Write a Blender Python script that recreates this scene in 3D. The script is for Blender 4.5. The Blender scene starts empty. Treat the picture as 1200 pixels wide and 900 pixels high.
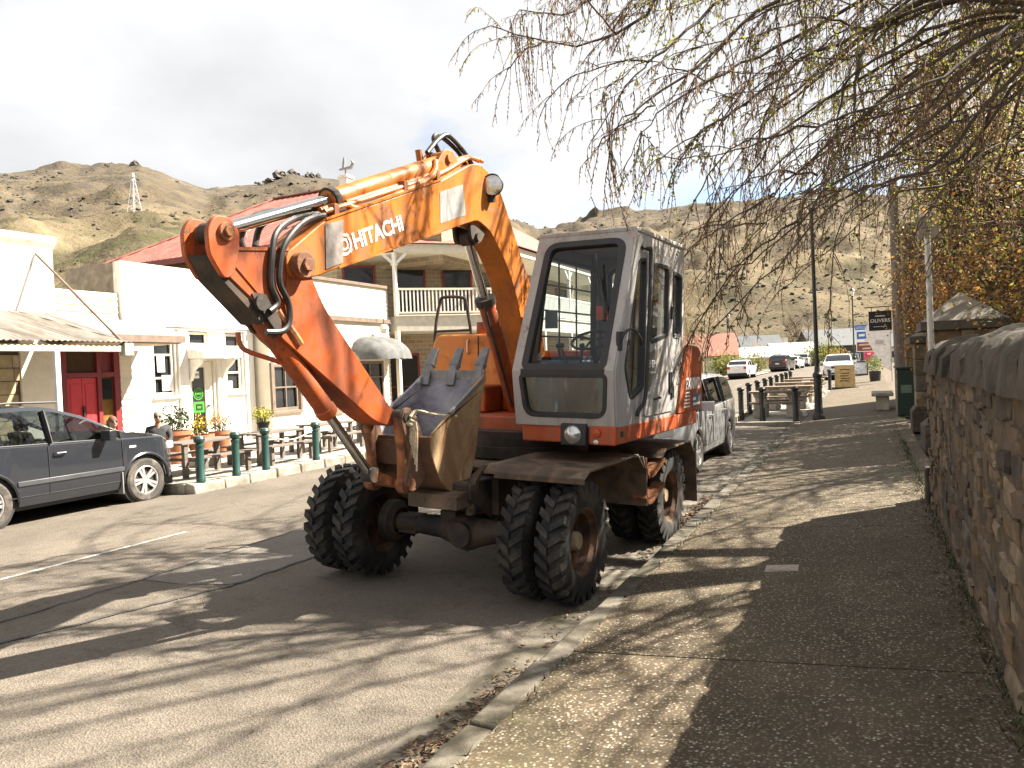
import bpy, bmesh, math, random
from mathutils import Vector, Matrix, Euler, noise
scene = bpy.context.scene
C = scene.collection
rnd = random.Random(7)
PI = math.pi

# ---------------------------------------------------------------- camera
CAM_H = 1.85
YAW, PITCH, ROLL = math.radians(25.0), math.radians(-0.95), math.radians(2.5)
fwd = Vector((-math.sin(YAW)*math.cos(PITCH), math.cos(YAW)*math.cos(PITCH), math.sin(PITCH)))
r0 = fwd.cross(Vector((0, 0, 1))).normalized(); u0 = r0.cross(fwd)
right = math.cos(ROLL)*r0 - math.sin(ROLL)*u0
upv = math.sin(ROLL)*r0 + math.cos(ROLL)*u0
cam_data = bpy.data.cameras.new('camera')
cam = bpy.data.objects.new('camera', cam_data); C.objects.link(cam)
m = Matrix((( right.x, upv.x, -fwd.x, 0), (right.y, upv.y, -fwd.y, 0), (right.z, upv.z, -fwd.z, CAM_H), (0, 0, 0, 1)))
cam.matrix_world = m
cam_data.sensor_width = 36.0; cam_data.lens = 27.0
cam_data.clip_start = 0.05; cam_data.clip_end = 8000
scene.camera = cam

# ---------------------------------------------------------------- light
SUN_DIR = Vector((0.81, 0.60, 1.0)).normalized()          # towards the sun
SUN_EL = math.asin(SUN_DIR.z); SUN_AZ = math.atan2(SUN_DIR.x, SUN_DIR.y)
sun_data = bpy.data.lights.new('sun', 'SUN'); sun_data.energy = 5.0; sun_data.angle = math.radians(0.5)
sun_data.color = (1.0, 0.915, 0.78)
sun = bpy.data.objects.new('sun', sun_data); C.objects.link(sun)
sun.rotation_euler = SUN_DIR.to_track_quat('Z', 'Y').to_euler(); sun.location = (20, 15, 30)

world = bpy.data.worlds.new('World'); scene.world = world; world.use_nodes = True
wt = world.node_tree; wt.nodes.clear()
def N(t, typ, **kw):
    n = t.nodes.new(typ)
    for k, v in kw.items():
        if k in ('loc',): continue
        if hasattr(n, k): setattr(n, k, v)
    return n
def L(t, a, b): t.links.new(a, b)
sky = N(wt, 'ShaderNodeTexSky', sky_type='NISHITA', sun_disc=False, sun_elevation=SUN_EL, sun_rotation=SUN_AZ)
bg_sky = N(wt, 'ShaderNodeBackground'); bg_sky.inputs[1].default_value = 0.05
bg_cloud = N(wt, 'ShaderNodeBackground')
# cloud layer: noise laid on a plane overhead, so the clouds close up towards the horizon
tc = N(wt, 'ShaderNodeTexCoord'); sp = N(wt, 'ShaderNodeSeparateXYZ'); L(wt, tc.outputs['Generated'], sp.inputs[0])
zz = N(wt, 'ShaderNodeMath', operation='MAXIMUM'); zz.inputs[1].default_value = 0.0; L(wt, sp.outputs[2], zz.inputs[0])
za = N(wt, 'ShaderNodeMath', operation='ADD'); za.inputs[1].default_value = 0.22; L(wt, zz.outputs[0], za.inputs[0])
dx = N(wt, 'ShaderNodeMath', operation='DIVIDE'); L(wt, sp.outputs[0], dx.inputs[0]); L(wt, za.outputs[0], dx.inputs[1])
dy = N(wt, 'ShaderNodeMath', operation='DIVIDE'); L(wt, sp.outputs[1], dy.inputs[0]); L(wt, za.outputs[0], dy.inputs[1])
cv = N(wt, 'ShaderNodeCombineXYZ'); L(wt, dx.outputs[0], cv.inputs[0]); L(wt, dy.outputs[0], cv.inputs[1]); cv.inputs[2].default_value = 3.7
n1 = N(wt, 'ShaderNodeTexNoise'); n1.inputs['Scale'].default_value = 0.9; n1.inputs['Detail'].default_value = 8; n1.inputs['Roughness'].default_value = 0.55
n2 = N(wt, 'ShaderNodeTexNoise'); n2.inputs['Scale'].default_value = 0.75; n2.inputs['Detail'].default_value = 7
L(wt, cv.outputs[0], n1.inputs[0]); L(wt, cv.outputs[0], n2.inputs[0])
cov = N(wt, 'ShaderNodeValToRGB'); cov.color_ramp.elements[0].position = 0.36; cov.color_ramp.elements[1].position = 0.46
cov.color_ramp.elements[0].color = (0.05, 0.05, 0.05, 1)
L(wt, n1.outputs[0], cov.inputs[0])
tone = N(wt, 'ShaderNodeValToRGB')
tone.color_ramp.elements[0].position = 0.38; tone.color_ramp.elements[0].color = (0.163, 0.164, 0.167, 1)
tone.color_ramp.elements[1].position = 0.53; tone.color_ramp.elements[1].color = (0.223, 0.2245, 0.228, 1)
L(wt, n2.outputs[0], tone.inputs[0]); L(wt, tone.outputs[0], bg_cloud.inputs[0]); bg_cloud.inputs[1].default_value = 1.0
L(wt, sky.outputs[0], bg_sky.inputs[0])
mx = N(wt, 'ShaderNodeMixShader'); wo = N(wt, 'ShaderNodeOutputWorld')
L(wt, cov.outputs[0], mx.inputs[0]); L(wt, bg_sky.outputs[0], mx.inputs[1]); L(wt, bg_cloud.outputs[0], mx.inputs[2]); L(wt, mx.outputs[0], wo.inputs[0])

scene.view_settings.view_transform = 'Standard'; scene.view_settings.look = 'None'
scene.view_settings.gamma = 1.0; scene.view_settings.exposure = 2.25; scene.view_settings.use_curve_mapping = False
scene.cycles.max_bounces = 6; scene.cycles.transparent_max_bounces = 12; scene.cycles.sample_clamp_indirect = 6

# ---------------------------------------------------------------- helpers
class MB:
    def __init__(s, M=None): s.v = []; s.f = []; s.mi = []; s.M = M or Matrix()
    def add(s, vs, fs, mi=0, M=None):
        T = s.M @ M if M is not None else s.M
        o = len(s.v); s.v += [tuple(T @ Vector(p)) for p in vs]
        s.f += [tuple(i+o for i in f) for f in fs]; s.mi += [mi]*len(fs); return s
    def box(s, x0, x1, y0, y1, z0, z1, mi=0, M=None):
        x0, x1 = min(x0, x1), max(x0, x1); y0, y1 = min(y0, y1), max(y0, y1); z0, z1 = min(z0, z1), max(z0, z1)
        return s.add([(x0,y0,z0),(x1,y0,z0),(x1,y1,z0),(x0,y1,z0),(x0,y0,z1),(x1,y0,z1),(x1,y1,z1),(x0,y1,z1)],
                     [(0,3,2,1),(4,5,6,7),(0,1,5,4),(1,2,6,5),(2,3,7,6),(3,0,4,7)], mi, M)
    def beam(s, p0, p1, w, h, mi=0, up=(0,0,1), w1=None, h1=None):
        p0 = Vector(p0); p1 = Vector(p1); d = (p1-p0).normalized(); up = Vector(up)
        if abs(d.dot(up)) > 0.98: up = Vector((1,0,0)) if abs(d.x) < 0.9 else Vector((0,1,0))
        a = d.cross(up).normalized(); b = a.cross(d); w1 = w if w1 is None else w1; h1 = h if h1 is None else h1
        q = lambda p, ww, hh: [p-a*ww/2-b*hh/2, p+a*ww/2-b*hh/2, p+a*ww/2+b*hh/2, p-a*ww/2+b*hh/2]
        return s.add(q(p0, w, h)+q(p1, w1, h1), [(0,1,2,3),(7,6,5,4),(0,4,5,1),(1,5,6,2),(2,6,7,3),(3,7,4,0)], mi)
    def tube(s, pts, r, n=8, mi=0, cap=True):
        pts = [Vector(p) for p in pts]; rs = r if isinstance(r, (list, tuple)) else [r]*len(pts)
        vs = []; fs = []; prev = None
        for i, p in enumerate(pts):
            d = (pts[min(i+1, len(pts)-1)]-pts[max(i-1, 0)])
            d = d.normalized() if d.length > 1e-9 else Vector((0,0,1))
            if prev is None:
                a = d.cross(Vector((0,0,1)))
                if a.length < 0.05: a = d.cross(Vector((1,0,0)))
            else: a = prev - d*prev.dot(d)
            a = a.normalized() if a.length > 1e-9 else Vector((1,0,0)); prev = a; b = d.cross(a)
            for k in range(n):
                t = 2*PI*k/n; vs.append(p + (a*math.cos(t)+b*math.sin(t))*rs[i])
        for i in range(len(pts)-1):
            for k in range(n):
                k2 = (k+1) % n; fs.append((i*n+k, i*n+k2, (i+1)*n+k2, (i+1)*n+k))
        if cap and n > 2: fs.append(tuple(range(n-1, -1, -1))); fs.append(tuple((len(pts)-1)*n+k for k in range(n)))
        return s.add(vs, fs, mi)
    def cyl(s, p0, p1, r, n=16, r1=None, mi=0): return s.tube([p0, p1], [r, r if r1 is None else r1], n, mi)
    def lathe(s, prof, p0, ax, n=24, mi=0, closed=False):   # prof: (radius, along)
        p0 = Vector(p0); ax = Vector(ax).normalized(); a = ax.cross(Vector((0,0,1)))
        if a.length < 0.05: a = Vector((1,0,0))
        a.normalize(); b = ax.cross(a); vs = []; fs = []; k0 = len(prof)
        for (r, h) in prof:
            for k in range(n):
                t = 2*PI*k/n; vs.append(p0+ax*h+(a*math.cos(t)+b*math.sin(t))*r)
        for i in range(k0 if closed else k0-1):
            j = (i+1) % k0
            for k in range(n):
                k2 = (k+1) % n; fs.append((i*n+k, j*n+k, j*n+k2, i*n+k2))
        return s.add(vs, fs, mi)
    def prism(s, poly, axis, a, b, mi=0):
        """poly of 2d points in the plane normal to axis ('x': (y,z), 'y': (x,z), 'z': (x,y)), extruded from a to b"""
        f = {'x': lambda p, t: (t, p[0], p[1]), 'y': lambda p, t: (p[0], t, p[1]), 'z': lambda p, t: (p[0], p[1], t)}[axis]
        n = len(poly); vs = [f(p, a) for p in poly]+[f(p, b) for p in poly]
        return s.add(vs, [tuple(range(n-1, -1, -1)), tuple(range(n, 2*n))]+[(i, (i+1) % n, n+(i+1) % n, n+i) for i in range(n)], mi)
    def quad(s, a, b, c, d, mi=0): return s.add([a, b, c, d], [(0,1,2,3)], mi)
    def ball(s, c, r, n=10, mi=0, sc=(1,1,1)):
        c = Vector(c); vs = []; fs = []; k = n//2
        for i in range(k+1):
            ph = PI*i/k
            for j in range(n):
                t = 2*PI*j/n; vs.append(c+Vector((math.sin(ph)*math.cos(t)*sc[0], math.sin(ph)*math.sin(t)*sc[1], math.cos(ph)*sc[2]))*r)
        for i in range(k):
            for j in range(n): fs.append((i*n+j, (i+1)*n+j, (i+1)*n+(j+1) % n, i*n+(j+1) % n))
        return s.add(vs, fs, mi)
    def mesh(s, name, mats, sharp=35, fix=True):
        me = bpy.data.meshes.new(name); me.from_pydata(s.v, [], s.f)
        if not isinstance(mats, (list, tuple)): mats = [mats]
        for mm in mats: me.materials.append(mm)
        if len(mats) > 1: me.polygons.foreach_set('material_index', s.mi)
        if fix and len(s.f) < 60000:
            bm = bmesh.new(); bm.from_mesh(me)
            bmesh.ops.remove_doubles(bm, verts=bm.verts, dist=1e-5) if fix == 'weld' else None
            bmesh.ops.recalc_face_normals(bm, faces=bm.faces); bm.to_mesh(me); bm.free()
        if sharp: me.shade_smooth(); me.set_sharp_from_angle(angle=math.radians(sharp))
        me.update(); return me
    def build(s, name, mats, parent=None, bevel=0, sharp=35, fix=True, seg=2):
        o = bpy.data.objects.new(name, s.mesh(name, mats, sharp, fix)); C.objects.link(o)
        if parent is not None: o.parent = parent
        if bevel:
            b = o.modifiers.new('bevel', 'BEVEL'); b.width = bevel; b.segments = seg; b.limit_method = 'ANGLE'; b.angle_limit = math.radians(40); b.harden_normals = False
        return o

def thing(name, label, cat, loc=(0,0,0), rotz=0, group=None, M=None):
    o = bpy.data.objects.new(name, None); C.objects.link(o); o.empty_display_size = 0.2
    if M is not None: o.matrix_world = M
    else: o.location = loc; o.rotation_euler = (0, 0, rotz)
    o['label'] = label; o['category'] = cat
    if group: o['group'] = group
    return o
def tag(o, label, cat, group=None, kind=None):
    o['label'] = label; o['category'] = cat
    if group: o['group'] = group
    if kind: o['kind'] = kind
    return o
def structure(o): o['kind'] = 'structure'; return o
def stuff(o): o['kind'] = 'stuff'; return o
def dup(root, loc, rotz=0, label=None, group=None):
    r = root.copy(); C.objects.link(r); r.location = loc; r.rotation_euler = (0, 0, rotz)
    if label: r['label'] = label
    if group: r['group'] = group
    for ch in list(root.children):
        c = ch.copy(); C.objects.link(c); c.parent = r
        for g in list(ch.children):
            d = g.copy(); C.objects.link(d); d.parent = c
    return r
def plate_shape(loops, t, bev=0.0):
    """flat plate with holes: loops of (x,y); returns verts, faces in local xy, thickness t about z=0"""
    cu = bpy.data.curves.new('plate', 'CURVE'); cu.dimensions = '2D'; cu.fill_mode = 'BOTH'; cu.extrude = t/2-bev; cu.bevel_depth = bev; cu.bevel_resolution = 1
    for lo in loops:
        sp = cu.splines.new('POLY'); sp.points.add(len(lo)-1); sp.use_cyclic_u = True
        for p, q in zip(sp.points, lo): p.co = (q[0], q[1], 0, 1)
    o = bpy.data.objects.new('plate', cu); C.objects.link(o)
    dg = bpy.context.evaluated_depsgraph_get(); me = bpy.data.meshes.new_from_object(o.evaluated_get(dg))
    vs = [tuple(v.co) for v in me.vertices]; fs = [tuple(p.vertices) for p in me.polygons]
    bpy.data.objects.remove(o); bpy.data.curves.remove(cu); bpy.data.meshes.remove(me)
    return vs, fs
def text_shape(s, size, t=0.002, bold=0.0):
    cu = bpy.data.curves.new('text', 'FONT'); cu.body = s; cu.size = size; cu.extrude = t; cu.align_x = 'CENTER'; cu.align_y = 'CENTER'; cu.offset = bold; cu.resolution_u = 3
    o = bpy.data.objects.new('text', cu); C.objects.link(o)
    dg = bpy.context.evaluated_depsgraph_get(); me = bpy.data.meshes.new_from_object(o.evaluated_get(dg))
    vs = [tuple(v.co) for v in me.vertices]; fs = [tuple(p.vertices) for p in me.polygons]
    bpy.data.objects.remove(o); bpy.data.curves.remove(cu); bpy.data.meshes.remove(me)
    return vs, fs
def frame(o, xdir, ydir):
    x = Vector(xdir).normalized(); y = Vector(ydir); z = x.cross(y).normalized(); y = z.cross(x)
    return Matrix(((x.x, y.x, z.x, o[0]), (x.y, y.y, z.y, o[1]), (x.z, y.z, z.z, o[2]), (0, 0, 0, 1)))
def rrect(x0, x1, y0, y1, r, n=5):
    out = []
    for cx, cy, a in ((x1-r, y1-r, 0), (x0+r, y1-r, 90), (x0+r, y0+r, 180), (x1-r, y0+r, 270)):
        for i in range(n+1):
            t = math.radians(a+90*i/n); out.append((cx+r*math.cos(t), cy+r*math.sin(t)))
    return out
def rpoly(pts, r, n=4):
    """polygon with rounded corners"""
    out = []; k = len(pts)
    for i in range(k):
        p = Vector(pts[i]); a = (Vector(pts[i-1])-p); b = (Vector(pts[(i+1) % k])-p)
        rr = r[i] if isinstance(r, (list, tuple)) else r
        rr = min(rr, a.length*0.45, b.length*0.45)
        if rr <= 1e-6: out.append(tuple(p)); continue
        s = p+a.normalized()*rr; e = p+b.normalized()*rr
        for j in range(n+1):
            t = j/n; out.append(tuple(s*(1-t)**2+p*2*t*(1-t)+e*t*t))
    return out
def spline(pts, k=6):
    pts = [Vector(p) for p in pts]; out = []
    for i in range(len(pts)-1):
        p0 = pts[max(i-1, 0)]; p1 = pts[i]; p2 = pts[i+1]; p3 = pts[min(i+2, len(pts)-1)]
        for j in range(k):
            t = j/k
            out.append(0.5*((2*p1)+(p2-p0)*t+(2*p0-5*p1+4*p2-p3)*t*t+(3*p1-p0-3*p2+p3)*t**3))
    out.append(pts[-1]); return out

# ---------------------------------------------------------------- materials
def ramp(t, sock, stops):
    r = N(t, 'ShaderNodeValToRGB'); cr = r.color_ramp
    while len(cr.elements) < len(stops): cr.elements.new(0.5)
    for e, (p, c) in zip(cr.elements, stops): e.position = p; e.color = (*c, 1) if len(c) == 3 else c
    L(t, sock, r.inputs[0]); return r.outputs[0]
def noise_out(t, vec, scale, detail=5, rough=0.55, dist=0.0):
    n = N(t, 'ShaderNodeTexNoise'); n.inputs['Scale'].default_value = scale; n.inputs['Detail'].default_value = detail
    n.inputs['Roughness'].default_value = rough; n.inputs['Distortion'].default_value = dist; L(t, vec, n.inputs[0]); return n.outputs[0]
def mixc(t, fac, a, b, mode='MIX'):
    n = N(t, 'ShaderNodeMix', data_type='RGBA', blend_type=mode)
    if isinstance(fac, float): n.inputs[0].default_value = fac
    else: L(t, fac, n.inputs[0])
    for s, i in ((a, 6), (b, 7)):
        if isinstance(s, tuple): n.inputs[i].default_value = (*s[:3], 1)
        else: L(t, s, n.inputs[i])
    return n.outputs[2]
def base_mat(name, rough=0.6, metal=0.0):
    mt = bpy.data.materials.new(name); mt.use_nodes = True; t = mt.node_tree
    b = t.nodes['Principled BSDF']; b.inputs['Roughness'].default_value = rough; b.inputs['Metallic'].default_value = metal
    g = N(t, 'ShaderNodeTexCoord'); return mt, t, b, g.outputs['Object']
def bump(t, b, height, strength=0.3, dist=0.01):
    n = N(t, 'ShaderNodeBump'); n.inputs['Strength'].default_value = strength; n.inputs['Distance'].default_value = dist
    L(t, height, n.inputs['Height']); L(t, n.outputs[0], b.inputs['Normal'])
def mat(name, col, rough=0.6, metal=0.0, var=0.12, scale=6.0, bmp=0.0, bscale=60.0, dirt=None, dscale=3.0, damt=0.5, spec=None, stretch=None, coat=0.0, chips=None):
    """painted / solid surface: base colour with slow and fine variation, optional dirt or rust patches, optional bump"""
    mt, t, b, vec = base_mat(name, rough, metal)
    if stretch:
        mpn = N(t, 'ShaderNodeMapping'); mpn.inputs['Scale'].default_value = stretch; L(t, vec, mpn.inputs[0]); vec = mpn.outputs[0]
    f = noise_out(t, vec, scale, 6, 0.6)
    lo = tuple(max(0, c*(1-var*1.6)) for c in col); hi = tuple(min(1, c*(1+var)) for c in col)
    c = ramp(t, f, [(0.3, lo), (0.7, hi)])
    if dirt:
        d = noise_out(t, vec, dscale, 8, 0.65, 0.6); m1 = ramp(t, d, [(0.62-damt*0.3, (0,0,0)), (0.74-damt*0.2, (1,1,1))])
        c = mixc(t, m1, c, dirt)
        rr = N(t, 'ShaderNodeMapRange'); rr.inputs[3].default_value = rough; rr.inputs[4].default_value = 0.85; L(t, m1, rr.inputs[0]); L(t, rr.outputs[0], b.inputs['Roughness'])
    if chips:
        g = N(t, 'ShaderNodeTexCoord').outputs['Object']; cn = noise_out(t, g, 26, 4, 0.7, 0.3); big = noise_out(t, g, 2.2, 3)
        am = N(t, 'ShaderNodeMath', operation='ADD'); L(t, cn, am.inputs[0]); sc_ = N(t, 'ShaderNodeMath', operation='MULTIPLY'); sc_.inputs[1].default_value = 0.35; L(t, big, sc_.inputs[0]); L(t, sc_.outputs[0], am.inputs[1])
        c = mixc(t, ramp(t, am.outputs[0], [(0.815, (0,0,0)), (0.85, (1,1,1))]), c, chips)
        st = N(t, 'ShaderNodeMapping'); st.inputs['Scale'].default_value = (9, 9, 0.9); L(t, g, st.inputs[0]); sn = noise_out(t, st.outputs[0], 2.0, 5, 0.6)
        c = mixc(t, ramp(t, sn, [(0.55, (0,0,0)), (0.75, (0.5,0.5,0.5))]), c, tuple(q*0.8 for q in chips))
    L(t, c, b.inputs['Base Color'])
    if bmp: bump(t, b, noise_out(t, vec, bscale, 4), bmp, 0.01)
    if spec is not None: b.inputs['Specular IOR Level'].default_value = spec
    if coat: b.inputs['Coat Weight'].default_value = coat; b.inputs['Coat Roughness'].default_value = 0.06
    return mt
def glass_mat(name, tint=(0.6,0.65,0.65), dark=0.35, rough=0.02):
    """window glass: part see-through, part mirror"""
    mt = bpy.data.materials.new(name); mt.use_nodes = True; t = mt.node_tree; t.nodes.clear()
    o = N(t, 'ShaderNodeOutputMaterial'); tr = N(t, 'ShaderNodeBsdfTransparent'); tr.inputs[0].default_value = (*tint, 1)
    gl = N(t, 'ShaderNodeBsdfGlossy'); gl.inputs['Roughness'].default_value = rough; gl.inputs[0].default_value = (0.9, 0.93, 0.95, 1)
    fr = N(t, 'ShaderNodeFresnel'); fr.inputs[0].default_value = 1.52
    ad = N(t, 'ShaderNodeMath', operation='MULTIPLY_ADD'); ad.inputs[1].default_value = 0.75; ad.inputs[2].default_value = dark; ad.use_clamp = True
    L(t, fr.outputs[0], ad.inputs[0]); ms = N(t, 'ShaderNodeMixShader'); L(t, ad.outputs[0], ms.inputs[0]); L(t, tr.outputs[0], ms.inputs[1]); L(t, gl.outputs[0], ms.inputs[2]); L(t, ms.outputs[0], o.inputs[0])
    return mt
MT = {}
def K(name, *a, **k):
    if name not in MT: MT[name] = mat(name, *a, **k)
    return MT[name]
def road_z(x, y=0.0):
    """height of the roadway: gutters low, crown in the middle, a gentle rise further up the street"""
    r = 0.008*max(0.0, y-18.0)
    if x > -6.2: c = 0.03*(-1.95-x)
    else: c = 0.03*(x+10.6)
    return max(-0.02, min(c, 0.125)) + r
def rise(y): return 0.008*max(0.0, y-18.0)
# ================================================================ setting: ground, road, paths
def mat_asphalt(name, dark, light, speck=0.5):
    mt, t, b, vec = base_mat(name, 0.9)
    big = noise_out(t, vec, 0.55, 5, 0.6, 0.4); fine = noise_out(t, vec, 70, 3, 0.7)
    c = ramp(t, big, [(0.30, dark), (0.70, light)])
    stain = noise_out(t, vec, 1.9, 8, 0.7, 1.0)
    c = mixc(t, ramp(t, stain, [(0.54, (0,0,0)), (0.68, (0.7,0.7,0.7))]), c, tuple(q*0.62 for q in dark))
    v = N(t, 'ShaderNodeTexVoronoi'); v.inputs['Scale'].default_value = 85; L(t, vec, v.inputs['Vector'])
    c = mixc(t, speck, c, ramp(t, v.outputs['Color'], [(0.2, (0.25,0.24,0.23)), (0.8, (0.85,0.82,0.78))]), 'OVERLAY')
    c = mixc(t, 0.35, c, ramp(t, fine, [(0.35, (0.3,0.3,0.3)), (0.65, (0.72,0.72,0.72))]), 'OVERLAY')
    L(t, c, b.inputs['Base Color']); bump(t, b, v.outputs['Distance'], 0.55, 0.012); b.inputs['Specular IOR Level'].default_value = 0.25
    return mt
M_ASPH = mat_asphalt('asphalt', (0.086, 0.074, 0.061), (0.143, 0.123, 0.101), 0.32)
M_PATCH = mat_asphalt('asphalt_repair', (0.135, 0.121, 0.105), (0.172, 0.156, 0.135), 0.25)
M_SEAM = mat('tar_seam', (0.05, 0.048, 0.045), 0.8, var=0.3, scale=12)
def mat_aggregate(name):
    mt, t, b, vec = base_mat(name, 0.85)
    v = N(t, 'ShaderNodeTexVoronoi'); v.inputs['Scale'].default_value = 62; L(t, vec, v.inputs['Vector'])
    v.inputs['Randomness'].default_value = 1.0
    peb = ramp(t, v.outputs['Color'], [(0.15, (0.062, 0.047, 0.031)), (0.45, (0.128, 0.098, 0.064)), (0.70, (0.205, 0.165, 0.112)), (0.88, (0.42, 0.38, 0.31))])
    edge = ramp(t, v.outputs['Distance'], [(0.28, (1,1,1)), (0.55, (0,0,0))])
    grout = ramp(t, noise_out(t, vec, 3.0, 6), [(0.3, (0.045, 0.035, 0.023)), (0.7, (0.092, 0.071, 0.047))])
    c = mixc(t, edge, grout, peb)
    moss = noise_out(t, vec, 1.1, 8, 0.7, 0.8)
    c = mixc(t, ramp(t, moss, [(0.50, (0,0,0)), (0.72, (0.5,0.5,0.5))]), c, (0.062, 0.058, 0.026))
    big = noise_out(t, vec, 0.8, 5, 0.6); c = mixc(t, 0.55, c, ramp(t, big, [(0.3, (0.36,0.36,0.36)), (0.7, (0.62,0.61,0.59))]), 'OVERLAY')
    L(t, c, b.inputs['Base Color']); bump(t, b, v.outputs['Distance'], -0.7, 0.008); b.inputs['Specular IOR Level'].default_value = 0.3
    return mt
M_AGG = mat_aggregate('exposed_aggregate')
M_KERB = mat('kerb_concrete', (0.138, 0.121, 0.095), 0.9, var=0.35, scale=5, bmp=0.5, bscale=90, dirt=(0.050, 0.042, 0.025), dscale=2.5, damt=0.7)
M_KERBST = mat('kerb_stone', (0.271, 0.242, 0.193), 0.9, var=0.35, scale=4, bmp=0.5, bscale=40, dirt=(0.139, 0.123, 0.098), dscale=3, damt=0.4)
M_PALE = mat('pale_concrete', (0.344, 0.316, 0.271), 0.9, var=0.2, scale=1.5, bmp=0.2, bscale=70, dirt=(0.205, 0.180, 0.148), dscale=0.8, damt=0.5)
M_LINE = mat('line_paint', (0.451, 0.443, 0.418), 0.8, var=0.2, scale=20, dirt=(0.164, 0.148, 0.127), dscale=14, damt=0.75)
M_SOIL = mat('soil', (0.107, 0.082, 0.053), 0.95, var=0.4, scale=3, bmp=0.5, bscale=25)

def strip_sheet(xs, ys, zf):
    b = MB(); nx = len(xs)
    b.add([(x, y, zf(x, y)) for y in ys for x in xs], [(j*nx+i, j*nx+i+1, (j+1)*nx+i+1, (j+1)*nx+i) for j in range(len(ys)-1) for i in range(nx-1)])
    return b
ys = [-10+1.0*i for i in range(45)]+[35+5*i for i in range(17)]
xs = [-13.2+0.5*i for i in range(23)]+[-1.95]
structure(strip_sheet(xs, ys, lambda x, y: road_z(x, y)).build('road', M_ASPH, fix=False))
def road_patch(name, poly, m, dz=0.004):
    b = MB(); b.add([(x, y, road_z(x, y)+dz) for x, y in poly], [tuple(range(len(poly)))]); return structure(b.build(name, m, fix=False))
road_patch('asphalt_patch', [(-6.0, 4.8), (-5.55, 4.83), (-5.08, 5.0), (-5.08, 7.5), (-6.1, 7.5)], M_PATCH)
def seam(pts, w=0.035):
    b = MB(); pts = [Vector((x, y, 0)) for x, y in pts]; q = []
    for i, p in enumerate(pts):
        d = (pts[min(i+1, len(pts)-1)]-pts[max(i-1, 0)]).normalized(); s = Vector((-d.y, d.x, 0))*w*(0.35+0.4*rnd.random())
        for e in (-1, 1): r = p+s*e; q.append((r.x, r.y, road_z(r.x, r.y)+0.008))
    b.add(q, [(2*i, 2*i+1, 2*i+3, 2*i+2) for i in range(len(pts)-1)]); return structure(b.build('tar_seam', M_SEAM, fix=False))
def wander(x0, y0, x1, y1, n=26, a=0.02): return [(x0+(x1-x0)*i/n+rnd.uniform(-a, a), y0+(y1-y0)*i/n+rnd.uniform(-a, a)) for i in range(n+1)]
seam(wander(-5.62, 3.0, -5.08, 5.02)); seam(wander(-5.08, 5.0, -5.02, 9.5)); seam(wander(-6.02, 2.0, -6.0, 4.8), 0.02); seam(wander(-6.0, 4.8, -6.1, 9), 0.02)
for y0, y1 in ((3.0, 6.65), (12.2, 15.5), (21, 24), (30, 33), (39, 42), (48, 51), (57, 60)):
    b = strip_sheet([-7.54, -7.46], [y0+(y1-y0)*i/6 for i in range(7)], lambda x, y: road_z(x, y)+0.004); structure(b.build('lane_line', M_LINE, fix=False))
b = strip_sheet([-2.22, -2.06, -1.88], ys[:40], lambda x, y: rise(y)+(0.012 if x < -2.2 else 0.004 if x < -2 else 0.006))
structure(b.build('gutter', M_KERB, fix=False))

# big ground sheet to the horizon, below everything
def gsheet():
    b = MB(); rs = [0, 8, 20, 40, 70, 110, 170, 260, 400, 700, 1200, 2200, 4000]; n = 72
    vs = []
    for r in rs:
        for k in range(n):
            x, y = r*math.sin(2*PI*k/n), r*math.cos(2*PI*k/n); vs.append((x, y, -0.35+min(rise(y), 1.2)))
    b.add(vs, [(i*n+k, i*n+(k+1) % n, (i+1)*n+(k+1) % n, (i+1)*n+k) for i in range(len(rs)-1) for k in range(n)]); return b
M_GRASS = mat('dry_valley_grass', (0.13, 0.105, 0.055), 0.95, var=0.35, scale=0.05, dirt=(0.09, 0.10, 0.04), dscale=0.03, damt=0.6)
structure(gsheet().build('ground', M_GRASS, fix=False))

# right footpath: exposed-aggregate slabs with open joints, falling towards the kerb
def path_z(x, y=0): return 0.11+0.0647*(x+1.72)+rise(y)
fp = thing('footpath', 'exposed aggregate footpath beside the stone wall', 'footpath'); fp['kind'] = 'structure'
joints = [-10.4, -6.7, -3.0, 0.7, 4.4, 8.1, 11.8, 15.5, 19.2, 22.9, 26.6, 30.3, 34, 38, 42, 47, 52, 58, 65, 75, 90, 110, 140]
for j in range(len(joints)-1):
    y0, y1 = joints[j]+0.008, joints[j+1]-0.008
    nn = max(2, int((y1-y0)/0.6)); yy = [y0+(y1-y0)*i/nn for i in range(nn+1)]; wob = [rnd.uniform(-0.003, 0.003) for _ in yy]
    b = MB(); x0, x1 = -1.715, 0.75
    vs = [(x, y, path_z(x, y)+(wob[i] if 0 < i < nn else -0.004)) for i, y in enumerate(yy) for x in (x0, -0.6, x1)]
    fs = [(3*i+k, 3*i+k+1, 3*i+k+4, 3*i+k+3) for i in range(nn) for k in (0, 1)]
    n0 = len(vs); vs += [(x, y, path_z(x, y)-0.08) for y in (y0, y1) for x in (x0, x1)]
    fs += [(0, n0, n0+1, 2), (3*nn, 3*nn+2, n0+3, n0+2), (0, 3*nn, n0+2, n0), (2, n0+1, n0+3, 3*nn+2)]
    b.add(vs, fs); b.build('slab', M_AGG, fp)
b = strip_sheet([-1.70, 0.75], ys, lambda x, y: path_z(x, y)-0.03); structure(b.build('footpath_base', M_SOIL, fix=False))
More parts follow.
